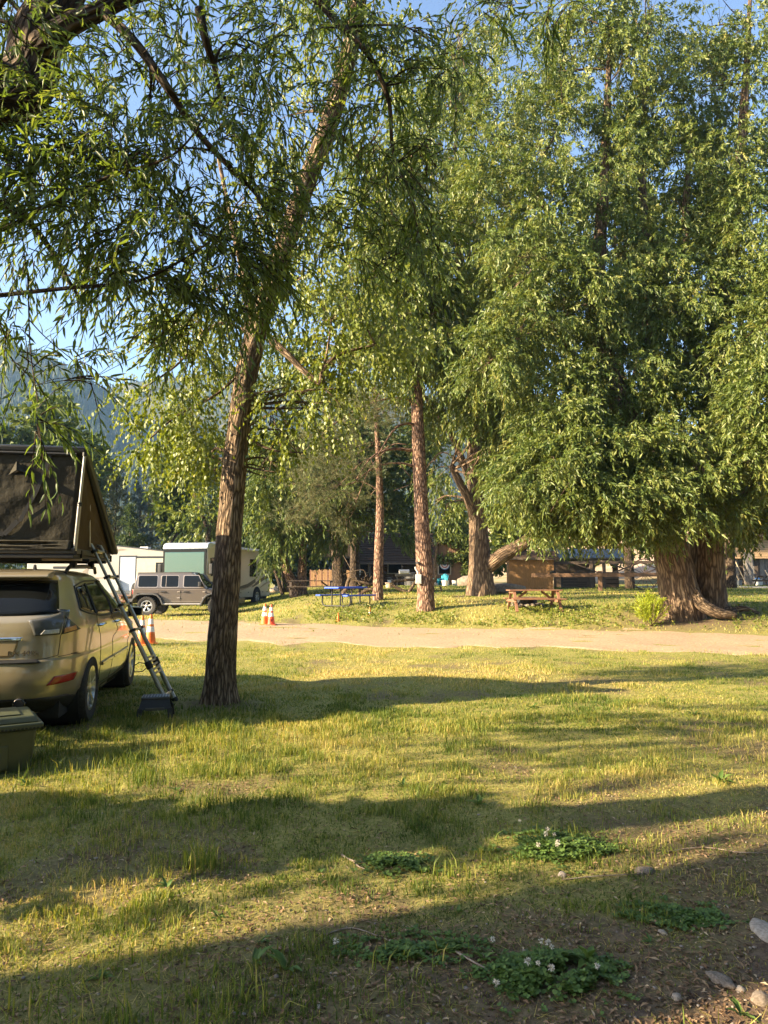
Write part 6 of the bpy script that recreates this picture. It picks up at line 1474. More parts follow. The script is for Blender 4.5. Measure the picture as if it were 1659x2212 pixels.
# ================================================================ things about the camp
m_or = mat('cone_orange', (.72, .17, .025), (.78, .22, .04), rough=.55, scale=6)
m_or2 = mat('cone_red_orange', (.74, .085, .03), (.80, .12, .045), rough=.5, scale=6)
m_band = mat('cone_white', (.70, .69, .67), (.80, .79, .77), rough=.45, scale=9)
m_dkcone = mat('cone_pale', (.70, .62, .36), (.62, .55, .34), rough=.6)
def ground_pt(u, d):
    p = P(u, 1253, d); return Vector((p.x, d, H(p.x, d)))
def cone(lab, loc, h, body, bands=((.42, .60), (.68, .86)), rz=0., tip=None, word=None, base=True, octagon=False, grp=None):
    root = thing('traffic_cone', lab, 'traffic cone', loc, rz, grp)
    r0, r1 = h * .19, h * .045; n = 28
    f = lambda t: r0 + (r1 - r0) * t
    mb = MB(); mb.lathe([(f(.04), h * .04), (f(1), h), (f(1) * .7, h * 1.0)], n); mb.build('cone_body', body, root, smooth=True)
    if base:
        mb = MB(); s = h * .25; mb.prism([(-s, -s * .8), (-s * .8, -s), (s * .8, -s), (s, -s * .8), (s, s * .8), (s * .8, s), (-s * .8, s), (-s, s * .8)], 'z', 0, h * .05); mb.build('base', body, root, bevel=.006)
    for a, b in bands:
        mb = MB(); mb.lathe([(f(a) + .003, h * a), (f(b) + .003, h * b), (f(b) - .004, h * b), (f(a) - .004, h * a)], n); mb.build('reflective_band', m_band if not tip else tip, root, smooth=True)
    if word:
        text('lettering', word, h * .16, m_black, root, (h * .03, -f(.24) - .006, h * .24), (math.pi / 2 - .14, 0, R(14)), .004)
    return root
def at_px(u, d): return ground_pt(u, d)
cone('orange traffic cone partly behind the ladder on the track edge', at_px(311, 17.3), .69, m_or, grp='traffic cones by the track')
cone('orange traffic cone with two white bands in front of the off-road car', at_px(329, 17.7), .72, m_or, rz=.4, grp='traffic cones by the track')
cone('weathered orange banded cone standing close to the red lettered cone', at_px(573, 24.6), .72, m_or, grp='traffic cones by the track')
cone('red-orange cone with black handwritten letters beside the track', at_px(587, 24.5), .71, m_or2, word='BF', grp='traffic cones by the track')
cone('little orange cone without bands on the grass bank', at_px(731, 25.6), .30, m_or, bands=(), grp='small cones on the bank')
cone('little cone with a faded white lower half on the bank', at_px(799, 26.4), .30, m_or, bands=((.08, .42),), grp='small cones on the bank')

# ---------------------------------------------------------------- picnic tables
m_redwood = mat('stained_redwood', (.21, .10, .06), (.29, .15, .09), rough=.6, scale=5, stretch=(1, 9, 9), bump=.3)
m_oldwood = mat('old_dark_wood', (.075, .055, .04), (.13, .095, .07), rough=.85, scale=6, stretch=(1, 9, 9), bump=.3)
m_greywood = mat('grey_wood', (.17, .15, .13), (.27, .24, .21), rough=.9, scale=5, stretch=(6, 6, 1), bump=.3)
def picnic(lab, loc, rz, m, L_=1.9, plank=5, grp='wooden picnic tables', name='picnic_table'):
    t = thing(name, lab, 'picnic table', loc, rz, grp)
    w = .70; pw = w / plank
    for i in range(plank):
        mb = MB(); mb.box(-L_ / 2, L_ / 2, -w / 2 + i * pw + .006, -w / 2 + (i + 1) * pw - .006, .715, .755); mb.build('top_plank', m, t, bevel=.005)
    for sg in (-1, 1):
        for k in range(2):
            y0 = .58 + k * .135; mb = MB(); mb.box(-L_ / 2, L_ / 2, min(sg * y0, sg * (y0 + .125)), max(sg * y0, sg * (y0 + .125)), .415, .455); mb.build('seat_plank', m, t, bevel=.005)
        x = sg * (L_ / 2 - .17)
        for sy in (-1, 1):
            mb = MB(); mb.beam((x, .27 * sy, .715), (x, .72 * sy, 0), .045, .10, (1, 0, 0)); mb.build('leg', m, t, bevel=.004)
        mb = MB(); mb.box(x - .065, x - .025, -.80, .80, .32, .415); mb.build('seat_support', m, t, bevel=.004)
        mb = MB(); mb.box(x - .065, x - .025, -.33, .33, .625, .715); mb.build('top_support', m, t, bevel=.004)
        mb = MB(); mb.beam((x - sg * .03, 0, .34), (x - sg * .52, 0, .70), .045, .08); mb.build('brace', m, t, bevel=.004)
    return t
pp = ground_pt(1153, 25.8)
picnic('red-brown wooden picnic table on the sunny bank before the fire ring', pp, R(2), m_redwood)
p2 = ground_pt(672, 36.2); picnic('dark shaded wooden picnic table beside the forked tree', p2, R(8), m_oldwood, 2.4)
p3 = Vector((-13.6, 39.2, H(-13.6, 39.2))); picnic('reddish wooden picnic table in front of the trailer door', p3, R(5), m_redwood, 1.8)
p4 = ground_pt(1665, 52); picnic('dark wooden picnic table beside the board barn', p4, R(10), m_oldwood, 2.0)
# blue metal table
bt = thing('picnic_table', 'blue topped metal picnic table with black bent tube legs', 'picnic table', ground_pt(748, 29.0), R(53))
m_blue = mat('blue_coating', (.015, .07, .46), (.02, .09, .55), rough=.4, scale=9)
mb = MB(); mb.box(-.92, .92, -.38, .38, .715, .785); mb.build('table_top', m_blue, bt, bevel=.02)
for sg in (-1, 1):
    mb = MB(); mb.box(-.92, .92, min(sg * .58, sg * .84), max(sg * .58, sg * .84), .415, .475); mb.build('seat', m_blue, bt, bevel=.016)
    x = sg * .62
    mb = MB(); mb.tube([(x, -.72, .425), (x, -.74, .20), (x, -.70, .08), (x, -.60, .03), (x, .60, .03), (x, .70, .08), (x, .74, .20), (x, .72, .425)], .028, 10); mb.build('leg_frame', m_black, bt, smooth=True)
    for sy in (-.22, .22):
        mb = MB(); mb.tube([(x, sy, .03), (x, sy, .725)], .028, 10); mb.build('leg', m_black, bt, smooth=True)
    mb = MB(); mb.tube([(x, -.30, .72), (x, .30, .72)], .02, 8); mb.build('top_bracket', m_black, bt)
# fire ring behind the redwood table
fp = ground_pt(1135, 27.0)
fr_ = thing('fire_ring', 'black steel fire ring stacked round with pale river stones', 'fire ring', fp)
mb = MB(); mb.lathe([(.40, .02), (.42, .34), (.40, .34), (.38, .02)], 28); mb.build('steel_ring', mat('burnt_steel', (.02, .02, .02), (.04, .035, .03), rough=.7), fr_, smooth=True)
for k in range(15):
    a = 2 * math.pi * k / 15; s = random.uniform(.10, .17); o = link('ring_stone', rock_mesh('ring_stone', 700 + k, 2), m_rock2 if k % 3 else m_rock, fr_, (math.cos(a) * .56, math.sin(a) * .56, s * .4)); o.scale = (s, s, s)

# ---------------------------------------------------------------- grey meter box on the pine
px_ = P(904, 1250, 26.72)
mbx = thing('meter_box', 'small light grey electric box with a bent conduit on the pine trunk', 'electric box', px_)
m_box = mat('grey_enamel', (.50, .50, .48), (.58, .58, .56), rough=.45)
mb = MB(); mb.box(-.11, .11, -.10, .02, -.19, .16); mb.build('case', m_box, mbx, bevel=.012)
mb = MB(); mb.box(-.09, .09, -.108, -.10, -.15, .12); mb.build('cover', m_box, mbx, bevel=.003)
mb = MB(); mb.tube([(-.02, -.03, .16), (-.03, -.03, .26), (-.10, -.04, .36), (-.12, -.05, .44)], .035, 10); mb.build('conduit', m_box, mbx, smooth=True)
mb = MB(); mb.lathe([(.09, .56), (.06, .62), (.0, .63)], 14, 'z', (-.02, -.02, 0)); mb.build('lamp_cap', m_black, mbx)
mb = MB(); mb.tube([(.02, .02, .5), (.0, -.02, .6)], .015, 6); mb.build('bracket', m_black, mbx)

# ---------------------------------------------------------------- young bush by the twin willow
sb = ground_pt(1402, 22.2); rg = np.random.default_rng(77)
bush = thing('young_bush', 'bright yellow-green willow sapling bush at the foot of the twin willow', 'bush', sb)
n = 240; q = nrm(rg.normal(size=(n, 3))) * rg.random((n, 1)) ** .5 * [.40, .40, .42] + [0, 0, .42]; q[:, 2] = np.abs(q[:, 2])
Vb_, Fb_, nv_, _ = twig_leaves(q + np.array(sb), nrm(q * [1, 1, .3] + [0, 0, .45]), .26 * rg.uniform(.5, 1.4, n), 9, .15, .11, .03, .6, 0.)
link('crown', tri_mesh('crown', Vb_ - np.array(sb), Fb_, {'rnd': np.repeat(np.clip(rg.normal(.5, .22, len(Vb_) // nv_), 0, 1), nv_)}), lf_bush, bush)
for k in range(9):
    w_ = Wood(); e = rg.normal(size=2) * .3; w_.tube(cr_path([(0, 0, -.02, .012), (e[0] * .4, e[1] * .4, .3, .008), (e[0], e[1], .75 + rg.random() * .2, .003)], 4), 5); link('stem', w_.mesh('stem', np.zeros(3)), bark_pine, bush)

# ---------------------------------------------------------------- cabin
D0 = 64.
def cpt(u, v, d=D0): return P(u, v, d)
cz = H(2, 64)
cab = thing('log_cabin', 'long dark brown log cabin with a low porch roof and gambrel end', 'cabin', (3.0, 64, cz))
m_log = mat('brown_log', (.095, .05, .028), (.15, .085, .05), rough=.8, scale=4, stretch=(1, 6, 6), bump=.3)
m_board = mat('barn_board', (.16, .09, .05), (.25, .145, .085), rough=.85, scale=5, stretch=(8, 8, 1), bump=.3)
m_shing = mat('brown_shingle', (.055, .036, .026), (.085, .058, .042), spec=.05, rough=1., scale=10, bump=.3)
ux = lambda u: (u - 829.5) / 1536 * D0 - 3.0
vz = lambda v: EYE + (1253 - v) / 1536 * D0 - cz
# main block with horizontal logs
x0, x1 = ux(748), ux(935); ze = vz(1212)
mb = MB(); mb.box(x0, x1, .3, 6.0, 0, ze); mb.build('wall_core', m_log, cab)
nl = 12
for i in range(nl):
    z = (i + .5) * ze / nl; mb = MB(); mb.tube([(x0, .28, z), (x1, .28, z)], ze / nl * .52, 8); mb.build('log', m_log, cab, smooth=True)
# roof with courses of shingles
zr = vz(1148); nc = 13
for i in range(nc):
    f0, f1 = i / nc, (i + 1) / nc; y0, y1 = -1.6 + 4.6 * f0, -1.6 + 4.6 * f1 + .12; z0, z1 = ze - .25 + (zr - ze + .25) * f0 + .03, ze - .25 + (zr - ze + .25) * f1
    mb = MB(); mb.add([(x0 - .6, y0, z0), (x1 + .2, y0, z0), (x1 + .2, y1, z1), (x0 - .6, y1, z1), (x0 - .6, y0, z0 + .05), (x1 + .2, y0, z0 + .05), (x1 + .2, y1, z1 + .02), (x0 - .6, y1, z1 + .02)], [(0, 3, 2, 1), (4, 5, 6, 7), (0, 1, 5, 4), (1, 2, 6, 5), (2, 3, 7, 6), (3, 0, 4, 7)]); mb.build('shingle_course', m_shing, cab)
mb = MB(); mb.add([(x0 - .6, 3.0, zr), (x1 + .2, 3.0, zr), (x1 + .2, 7.4, ze - .2), (x0 - .6, 7.4, ze - .2), (x0 - .6, 3.0, zr - .1), (x1 + .2, 3.0, zr - .1), (x1 + .2, 7.4, ze - .3), (x0 - .6, 7.4, ze - .3)], [(0, 1, 2, 3), (7, 6, 5, 4), (0, 4, 5, 1), (2, 6, 7, 3), (1, 5, 6, 2), (0, 3, 7, 4)]); mb.build('roof_back', m_shing, cab)
mb = MB(); mb.box(x0 - .6, x1 + .2, -1.66, -1.58, ze - .34, ze - .20); mb.build('fascia', m_oldwood, cab)
for u in (760, 800, 868, 905): mb = MB(); mb.tube([(ux(u), -1.45, 0), (ux(u), -1.45, ze - .25)], .08, 8); mb.build('porch_post', m_oldwood, cab)
def cwin(u0, u1, v0, v1, y, wname='window'):
    a, b, c, d = ux(u0), ux(u1), vz(v1), vz(v0)
    mb = MB(); mb.box(a, b, y - .05, y, c, d); w_ = mb.build(wname, m_glass, cab)
    mf = mat('window_trim', (.28, .22, .16), (.36, .29, .21), rough=.7)
    for q in ((a - .1, a, c - .1, d + .1), (b, b + .1, c - .1, d + .1), (a, b, d, d + .1), (a, b, c - .1, c)):
        mb = MB(); mb.box(q[0], q[1], y - .09, y - .02, q[2], q[3]); mb.build('frame', mf, w_)
    return w_
cwin(839, 868, 1216, 1238, .12); cwin(778, 795, 1216, 1236, .12)
mb = MB(); mb.box(ux(876), ux(893), .05, .12, 0, vz(1217)); mb.build('door', m_oldwood, cab)
# gambrel end: vertical boards
gb = [(933, 1259), (933, 1205), (941, 1178), (963, 1166), (992, 1172), (1003, 1206), (1005, 1259)]
gp = [(ux(u), max(vz(v), 0)) for u, v in gb]
mb = MB(); mb.prism(gp, 'y', -2.4, 3.5); mb.build('gable_core', m_board, cab)
xa, xb = gp[0][0], gp[-1][0]; nb = 16
def gtop(x): return np.interp(x, [gp[1][0], gp[2][0], gp[3][0], gp[4][0], gp[5][0]], [gp[1][1], gp[2][1], gp[3][1], gp[4][1], gp[5][1]])
for i in range(nb):
    a, b = xa + (xb - xa) * i / nb + .015, xa + (xb - xa) * (i + 1) / nb - .015; yy = -2.43 - .015 * (i % 2)
    ta, tb = gtop(a) - .03, gtop(b) - .03
    mb = MB(); mb.add([(a, yy, 0), (b, yy, 0), (b, yy, tb), (a, yy, ta), (a, -2.39, 0), (b, -2.39, 0), (b, -2.39, tb), (a, -2.39, ta)], [(0, 1, 2, 3), (7, 6, 5, 4), (0, 4, 5, 1), (1, 5, 6, 2), (2, 6, 7, 3), (3, 7, 4, 0)]); mb.build('gable_board', m_board, cab)
for (a, c), (b, d) in zip(gp[1:5], gp[2:6]):
    mb = MB(); mb.add([(a, -2.75, c), (b, -2.75, d), (b, 3.6, d), (a, 3.6, c), (a, -2.75, c + .12), (b, -2.75, d + .12), (b, 3.6, d + .12), (a, 3.6, c + .12)], [(0, 3, 2, 1), (4, 5, 6, 7), (0, 1, 5, 4), (1, 2, 6, 5), (2, 3, 7, 6), (3, 0, 4, 7)]); mb.build('gable_roof', m_shing, cab)
mb = MB(); mb.box(xa - .1, xb + .1, -2.56, -2.46, vz(1208), vz(1204)); mb.build('belt_beam', m_oldwood, cab)
wg = cwin(943, 966, 1219, 1240, -2.46)
# bunting of red white blue in the window
bn = MB(); m_bw = mat('bunting_white', (.62, .6, .58)); m_br = mat('bunting_red', (.42, .05, .05)); m_bb = mat('bunting_blue', (.05, .08, .25))
def fan(r0, r1, y):
    mb = MB(); vs = []
    for k in range(13):
        a = math.pi + math.pi * k / 12; vs += [(math.cos(a) * r0, y, math.sin(a) * r0), (math.cos(a) * r1, y, math.sin(a) * r1)]
    mb.add([(x + ux(955), y_, z + vz(1221)) for x, y_, z in vs], [(2 * k, 2 * k + 1, 2 * k + 3, 2 * k + 2) for k in range(12)]); return mb
bt_ = thing('bunting', 'red white and blue half-round bunting hanging in the gable window', 'bunting', cab.location)
for r0, r1, m_, y in ((.0, .10, m_bb, -2.60), (.10, .22, m_bw, -2.602), (.22, .30, m_br, -2.604), (.30, .40, m_bw, -2.606), (.40, .46, m_bb, -2.608)):
    o = fan(r0, r1, y).build('bunting_band', m_, bt_); sd = o.modifiers.new('s', 'SOLIDIFY'); sd.thickness = .01
# ivy on the gable corner
rg = np.random.default_rng(5); n = 420; q = np.stack([rg.normal(xb - .05, .28, n), rg.uniform(-2.75, -2.5, n), rg.uniform(.1, gp[4][1] + .1, n)], 1); q2 = np.stack([rg.uniform(gp[2][0], xb, n // 2), rg.uniform(-2.8, -2.6, n // 2), rg.normal(gp[3][1] - .1, .14, n // 2)], 1); q3 = np.stack([rg.uniform(xa, xb, 90), rg.uniform(-2.75, -2.6, 90), rg.normal(vz(1206), .12, 90)], 1); q = np.vstack([q, q2, q3])
iv = thing('ivy', 'dark ivy climbing over the corner of the gambrel gable', 'ivy', cab.location)
Vi, Fi, nvi, _ = twig_leaves(q, nrm(rg.normal(size=(len(q), 3)) + [.1, -.4, 0]), .4, 6, .3, .22, .16, .9, .2)
link('leaves', tri_mesh('leaves', Vi, Fi, {'rnd': np.repeat(rg.random(len(Vi) // nvi), nvi)}), lf_mid, iv)
# upper deck with railing
dk = thing('wooden_deck', 'raised wooden deck with lit slat railing at the cabin end', 'deck', (cab.location.x, 61.6, cz))
kx = lambda u: (u - 829.5) / 1536 * 61.6 - 3.0
kz = lambda v: EYE + (1253 - v) / 1536 * 61.6 - cz
m_slat = mat('orange_slat', (.34, .19, .085), (.44, .26, .13), rough=.75, scale=6, stretch=(6, 6, 1))
mb = MB(); mb.box(kx(700), kx(768), -.6, 2.6, kz(1206), kz(1203)); mb.build('floor', m_oldwood, dk)
for i in range(17):
    u = 701 + i * 3.9; mb = MB(); mb.box(kx(u), kx(u + 2.6), -.62, -.58, kz(1203), kz(1176)); mb.build('slat', m_slat, dk)
mb = MB(); mb.box(kx(700), kx(768), -.66, -.54, kz(1177), kz(1174)); mb.build('rail', m_slat, dk)
for u in (703, 735, 764): mb = MB(); mb.box(kx(u) - .08, kx(u) + .08, -.5, -.34, 0, kz(1206)); mb.build('post', m_oldwood, dk)
# ground fence of upright slabs before the deck
fn = thing('slab_fence', 'short fence of upright sunlit wood slabs behind the blue table', 'fence', (cab.location.x, 56, H(0, 56)))
fx = lambda u: (u - 829.5) / 1536 * 56 - 3.0
zf = H(0, 56)
fz = lambda v: EYE + (1253 - v) / 1536 * 56 - zf
for i in range(34):
    u = 670 + i * 3.15
    if 716 < u < 736: continue
    mb = MB(); tp = fz(1231 + random.uniform(-1.5, 1.5) + (2 if u > 720 else 0)); mb.box(fx(u) , fx(u + 2.6), -.03, .03, -.1, tp); mb.build('slab', m_slat if i % 4 else m_redwood, fn)
for v in (1238, 1256): mb = MB(); mb.box(fx(669), fx(780), .03, .09, fz(v) - .05, fz(v) + .05); mb.build('rail', m_oldwood, fn)
# turquoise chairs
m_turq = mat('turquoise_plastic', (.03, .42, .52), (.05, .48, .58), rough=.45)
def adirondack(lab, loc, rz, m=m_turq):
    t = thing('adirondack_chair', lab, 'chair', loc, rz, 'turquoise garden chairs')
    for i in range(5):
        x = -.24 + i * .12; h = 1.0 - .05 * abs(i - 2) ** 1.6
        mb = MB(); mb.beam((x, .22, .33), (x * 1.12, .52, h), .105, .022, (0, 1, 0)); mb.build('back_slat', m, t, bevel=.006)
        mb = MB(); mb.beam((x, -.28, .40), (x, .24, .31), .105, .022); mb.build('seat_slat', m, t, bevel=.006)
    for sg in (-1, 1):
        mb = MB(); mb.box(sg * .36 - .07, sg * .36 + .07, -.36, .40, .56, .585); mb.build('armrest', m, t, bevel=.006)
        mb = MB(); mb.box(sg * .33 - .05, sg * .33 + .05, -.33, -.29, 0, .56); mb.build('leg', m, t)
        mb = MB(); mb.beam((sg * .33, -.28, .36), (sg * .33, .62, .02), .03, .12); mb.build('leg', m, t)
    return t
adirondack('turquoise garden chair turned sideways beneath the bunting window', ground_pt(938, 60.4), R(50))
adirondack('turquoise garden chair with its tall back beside the white pots', ground_pt(957, 60.0), R(-25))
# pots, buckets, rocks by the cabin
m_pot = mat('white_pot', (.62, .60, .56), (.7, .68, .64), rough=.5)
def bucket(lab, loc, h=.37, r=.15, m=m_pot, grp='white buckets and pots', handle=True, name='bucket', cat='bucket', plant=False):
    t = thing(name, lab, cat, loc, 0, grp)
    mb = MB(); mb.lathe([(r * .82, 0), (r, h * .92), (r * 1.06, h * .93), (r * 1.06, h), (r * .94, h), (r * .8, h * .3)], 20); mb.build('shell', m, t, smooth=True)
    if handle: mb = MB(); mb.tube([(-r, 0, h * .95), (-r * .8, -.04, h * 1.25), (0, -.05, h * 1.36), (r * .8, -.04, h * 1.25), (r, 0, h * .95)], .008, 6); mb.build('handle', m_chrome, t)
    return t
bucket('white planter pot in front of the turquoise chair', ground_pt(962, 58.6), .45, .30, handle=False, name='plant_pot', cat='pot')
bucket('white pot between the chair and the grey-brown boulder', ground_pt(983, 59.2), .42, .26, handle=False, name='plant_pot', cat='pot')
bucket('pale clay pot under the log arbour', ground_pt(808 + 33, 45.5), .34, .26, mat('clay_pot', (.45, .33, .25), (.52, .4, .31), rough=.7), handle=False, name='plant_pot', cat='pot')
for k, (u, d, s, sh, m_, lab) in enumerate([(1016, 57, 1.0, (1.1, .8, .6), m_rock, 'grey-brown boulder beside the gambrel cabin'), (925, 56, .55, (1.4, .8, .45), m_rock2, 'flat pale rock on the lawn before the turquoise chairs'), (1082, 34.2, .8, (1.6, .9, .4), m_rock, 'low grey boulder at the foot of the low willow limb'), (653, 70, .8, (1.1, .9, .8), m_rock2, 'pale round river boulder behind the slab fence'), (668, 71, .7, (1.2, .9, .7), m_rock2, 'pale river boulder beside the round one'), (612, 72, .8, (1.1, .9, .8), m_rock2, 'round cream boulder behind the leaning stems'), (596, 74, .6, (1.3, .9, .6), m_rock2, 'small cream boulder by the driftwood'), (640, 75, .7, (1.2, .9, .6), m_rock2, 'grey-white boulder on the river bank'), (690, 73, .5, (1.2, .9, .8), m_rock2, 'little pale boulder near the deck post')]):
    p = ground_pt(u, d); o = link('boulder', rock_mesh('boulder', 800 + k, 3, *sh), m_, None, (p.x, p.y, p.z + s * .2)); o.scale = (s, s, s); tag(o, lab, 'boulder', 'boulders of the yard')
# log arbour of crooked poles and the clutter beyond
def pole_thing(name, lab, cat, polys, m, grp=None):
    b = Vector(polys[0][0][0]); b.z = H(b.x, b.y); t = thing(name, lab, cat, b, 0, grp)
    for pts, r in polys:
        w_ = Wood(); w_.tube(cr_path([(*(Vector(p) - b), r * (1 - .12 * i)) for i, p in enumerate(pts)], 5), 8, .08, seed=3); link('pole', w_.mesh('pole', np.zeros(3)), m, t)
    return t
g = lambda u, v, d: P(u, v, d)
pole_thing('log_arbour', 'arbour of crooked barkless logs crossing beside the pine', 'arbour', [
    ([g(880, 1284, 37), g(894, 1262, 37), g(905, 1246, 37)], .09), ([g(845, 1262, 37), g(866, 1274, 37), g(896, 1284, 37)], .09), ([g(937, 1284, 38), g(934, 1262, 38), g(942, 1246, 38), g(940, 1215, 38), g(944, 1180, 38)], .10), ([g(928, 1286, 38), g(925, 1268, 38), g(927, 1255, 38)], .08), ([g(845, 1256, 37.5), g(890, 1252, 37.5), g(940, 1254, 38)], .08), ([g(955, 1284, 38), g(951, 1266, 38)], .06), ([g(938, 1180, 38), g(926, 1160, 38), g(915, 1145, 38)], .04)], bark_poplar)
pole_thing('driftwood_log', 'curved grey driftwood log standing behind the blue table', 'log', [([g(735, 1288, 34), g(748, 1272, 34), g(752, 1256, 34), g(758, 1248, 34), g(775, 1256, 34), g(800, 1262, 34)], .12), ([g(772, 1288, 34), g(790, 1276, 34), g(805, 1272, 34)], .10)], bark_poplar)
rg = np.random.default_rng(31)
ex_ = []
for k in range(18):
    a = g(775 + rg.uniform(0, 22), 1262 + rg.uniform(-4, 18), 34.5); ex_.append(([a, a + Vector(rg.normal(size=3)) * .3 + Vector((0, 0, .1)), a + Vector(rg.normal(size=3)) * .6], .03))
pole_thing('brush_pile', 'tangled pile of dry branches beside the driftwood log', 'brush pile', ex_, bark_dark)
# gas grill and clutter on the porch
gr = thing('gas_grill', 'silver lidded gas grill standing before the cabin window', 'grill', ground_pt(873, 57))
mb = MB(); mb.box(-.7, .7, -.3, .3, .75, .95); mb.build('body', m_black, gr, bevel=.03); mb = MB(); mb.prism([(-.3, .95), (-.28, 1.2), (0, 1.32), (.28, 1.2), (.3, .95)], 'x', -.42, .42); mb.build('lid', m_alu, gr, bevel=.03)
for x_ in (-.55, .55):
    for y_ in (-.22, .22): mb = MB(); mb.tube([(x_, y_, 0), (x_, y_, .75)], .03, 6); mb.build('leg', m_black, gr)
mb = MB(); mb.tube([(-.35, -.34, 1.05), (.35, -.34, 1.05)], .02, 6); mb.build('handle', m_chrome, gr)
tk = thing('water_tank', 'dark covered tub standing on the porch by the door', 'tub', ground_pt(893, 59)); mb = MB(); mb.lathe([(.75, 0), (.8, .9), (.84, .92), (.80, 1.0), (.3, 1.05)], 24); mb.build('tub', m_trim, tk, smooth=True); mb = MB(); mb.lathe([(.86, .98), (.86, 1.04), (.2, 1.10)], 24); mb.build('cover', m_black, tk)
for k, (u, d, h, r, lab) in enumerate([(775, 60, .42, .16, 'white jug on the deck rail post'), (710, 60.5, .36, .14, 'white jar on the slab fence top'), (842, 61, .5, .2, 'pale bucket beside the grill')]):
    bucket(lab, ground_pt(u, d) + Vector((0, 0, .9 if k < 2 else 0)), h, r)
# chair by the trailer
ch = thing('folding_chair', 'light blue folding camp chair behind the off-road car', 'chair', Vector((-11.62, 35.5, H(-11.6, 35.5))), R(30))
m_lb = mat('light_blue_tube', (.16, .42, .52), (.2, .48, .58), rough=.5)
for sg in (-1, 1):
    for a, b in (((-.25, .85), (.25, 0)), ((.25, .42), (-.25, 0)), ((-.25, .42), (.25, .42))):
        mb = MB(); mb.tube([(.24 * sg, a[0], a[1]), (.24 * sg, b[0], b[1])], .016, 6); mb.build('frame_tube', m_lb, ch)
mb = MB(); mb.box(-.24, .24, -.22, .24, .41, .43); mb.build('seat', m_lb, ch); mb = MB(); mb.beam((0, -.20, .60), (0, -.25, .85), .46, .02, (0, 1, 0)); mb.build('backrest', m_lb, ch)

# ---------------------------------------------------------------- brown shed
sd_ = thing('wooden_shed', 'small brown board shed under the low willow limb', 'shed', ground_pt(1148, 40), R(-6))
m_sh = mat('shed_board', (.20, .105, .04), (.29, .16, .065), rough=.8, scale=4, stretch=(9, 9, 1), bump=.3)
mb = MB(); mb.box(-1.22, 1.22, 0, 2.2, -.1, 1.72); mb.build('core', m_sh, sd_)
for i in range(15):
    a = -1.24 + i * .166; mb = MB(); mb.box(a + .006, a + .160, -.03 - .006 * (i % 2), .0, -.1, 1.74 + .0 * i); mb.build('wall_board', m_sh, sd_)
for i in range(13):
    a = .0 + i * .17; mb = MB(); mb.box(1.22, 1.25 + .006 * (i % 2), a + .006, a + .164, -.1, 1.74); mb.build('wall_board', m_sh, sd_)
mb = MB(); mb.prism([(-.25, 1.70), (-.25, 1.78), (1.1, 2.22), (2.45, 1.78), (2.45, 1.70), (1.1, 2.14)], 'x', -1.45, 1.5); mb.build('roof', m_shing, sd_, bevel=.01)
mb = MB(); mb.box(-1.45, 1.5, -.29, -.25, 1.66, 1.80); mb.build('fascia', m_oldwood, sd_)
mb = MB(); mb.lathe([(.0, -.05), (.17, -.04), (.15, .03), (.0, .04)], 18, 'y', (1.16, -.06, .92)); mb.build('hanging_pan', m_black, sd_)
mb = MB(); mb.tube([(1.18, -.08, -.05), (1.2, -.06, .8)], .018, 6); mb.build('broom_handle', m_pale, sd_)

# ---------------------------------------------------------------- hitching rail with X braces
hr = thing('post_rail_fence', 'brown post and beam hitching rail before the wagon wheel', 'fence', ground_pt(1330, 38))
bx_ = Vector(hr.location)
m_post = mat('post_brown', (.16, .09, .05), (.24, .14, .085), rough=.85, scale=5, stretch=(6, 6, 1))
def loc_(u, v, d): return P(u, v, d) - bx_
for u in (1297, 1474): a = loc_(u, 1282, 38); mb = MB(); a.z = -.1 + (H(a.x + bx_.x, 38) - bx_.z); b_ = loc_(u, 1236, 38); mb.box(a.x - .095, a.x + .095, -.095, .095, a.z, b_.z + .06); mb.build('post', m_post, hr, bevel=.008)
a, b_ = loc_(1147, 1243, 38), loc_(1560, 1240.5, 38); mb = MB(); mb.beam(a + Vector((0, -.13, 0)), b_ + Vector((0, -.13, 0)), .07, .20); mb.build('beam', m_post, hr, bevel=.008)
ar = thing('x_braced_arbour', 'dark timber frame with crossed X braces behind the hitching rail', 'arbour', ground_pt(1380, 42)); ba = Vector(ar.location)
def la(u, v, d=42.): return P(u, v, d) - ba
for u in (1278, 1306, 1452, 1541): mb = MB(); a = la(u, 1278); b_ = la(u, 1211); mb.box(a.x - .085, a.x + .085, -.085, .085, -.15, b_.z); mb.build('post', m_oldwood, ar)
mb = MB(); mb.beam(la(1180, 1216), la(1560, 1213), .12, .17); mb.build('beam', m_oldwood, ar)
for c in (1268, 1348, 1420, 1501):
    for s in (-1, 1): mb = MB(); mb.beam(la(c - 34 * s, 1216) + Vector((0, -.06 * s, 0)), la(c + 34 * s, 1241) + Vector((0, -.06 * s, 0)), .07, .12, (0, 1, 0)); mb.build('brace', m_oldwood, ar)
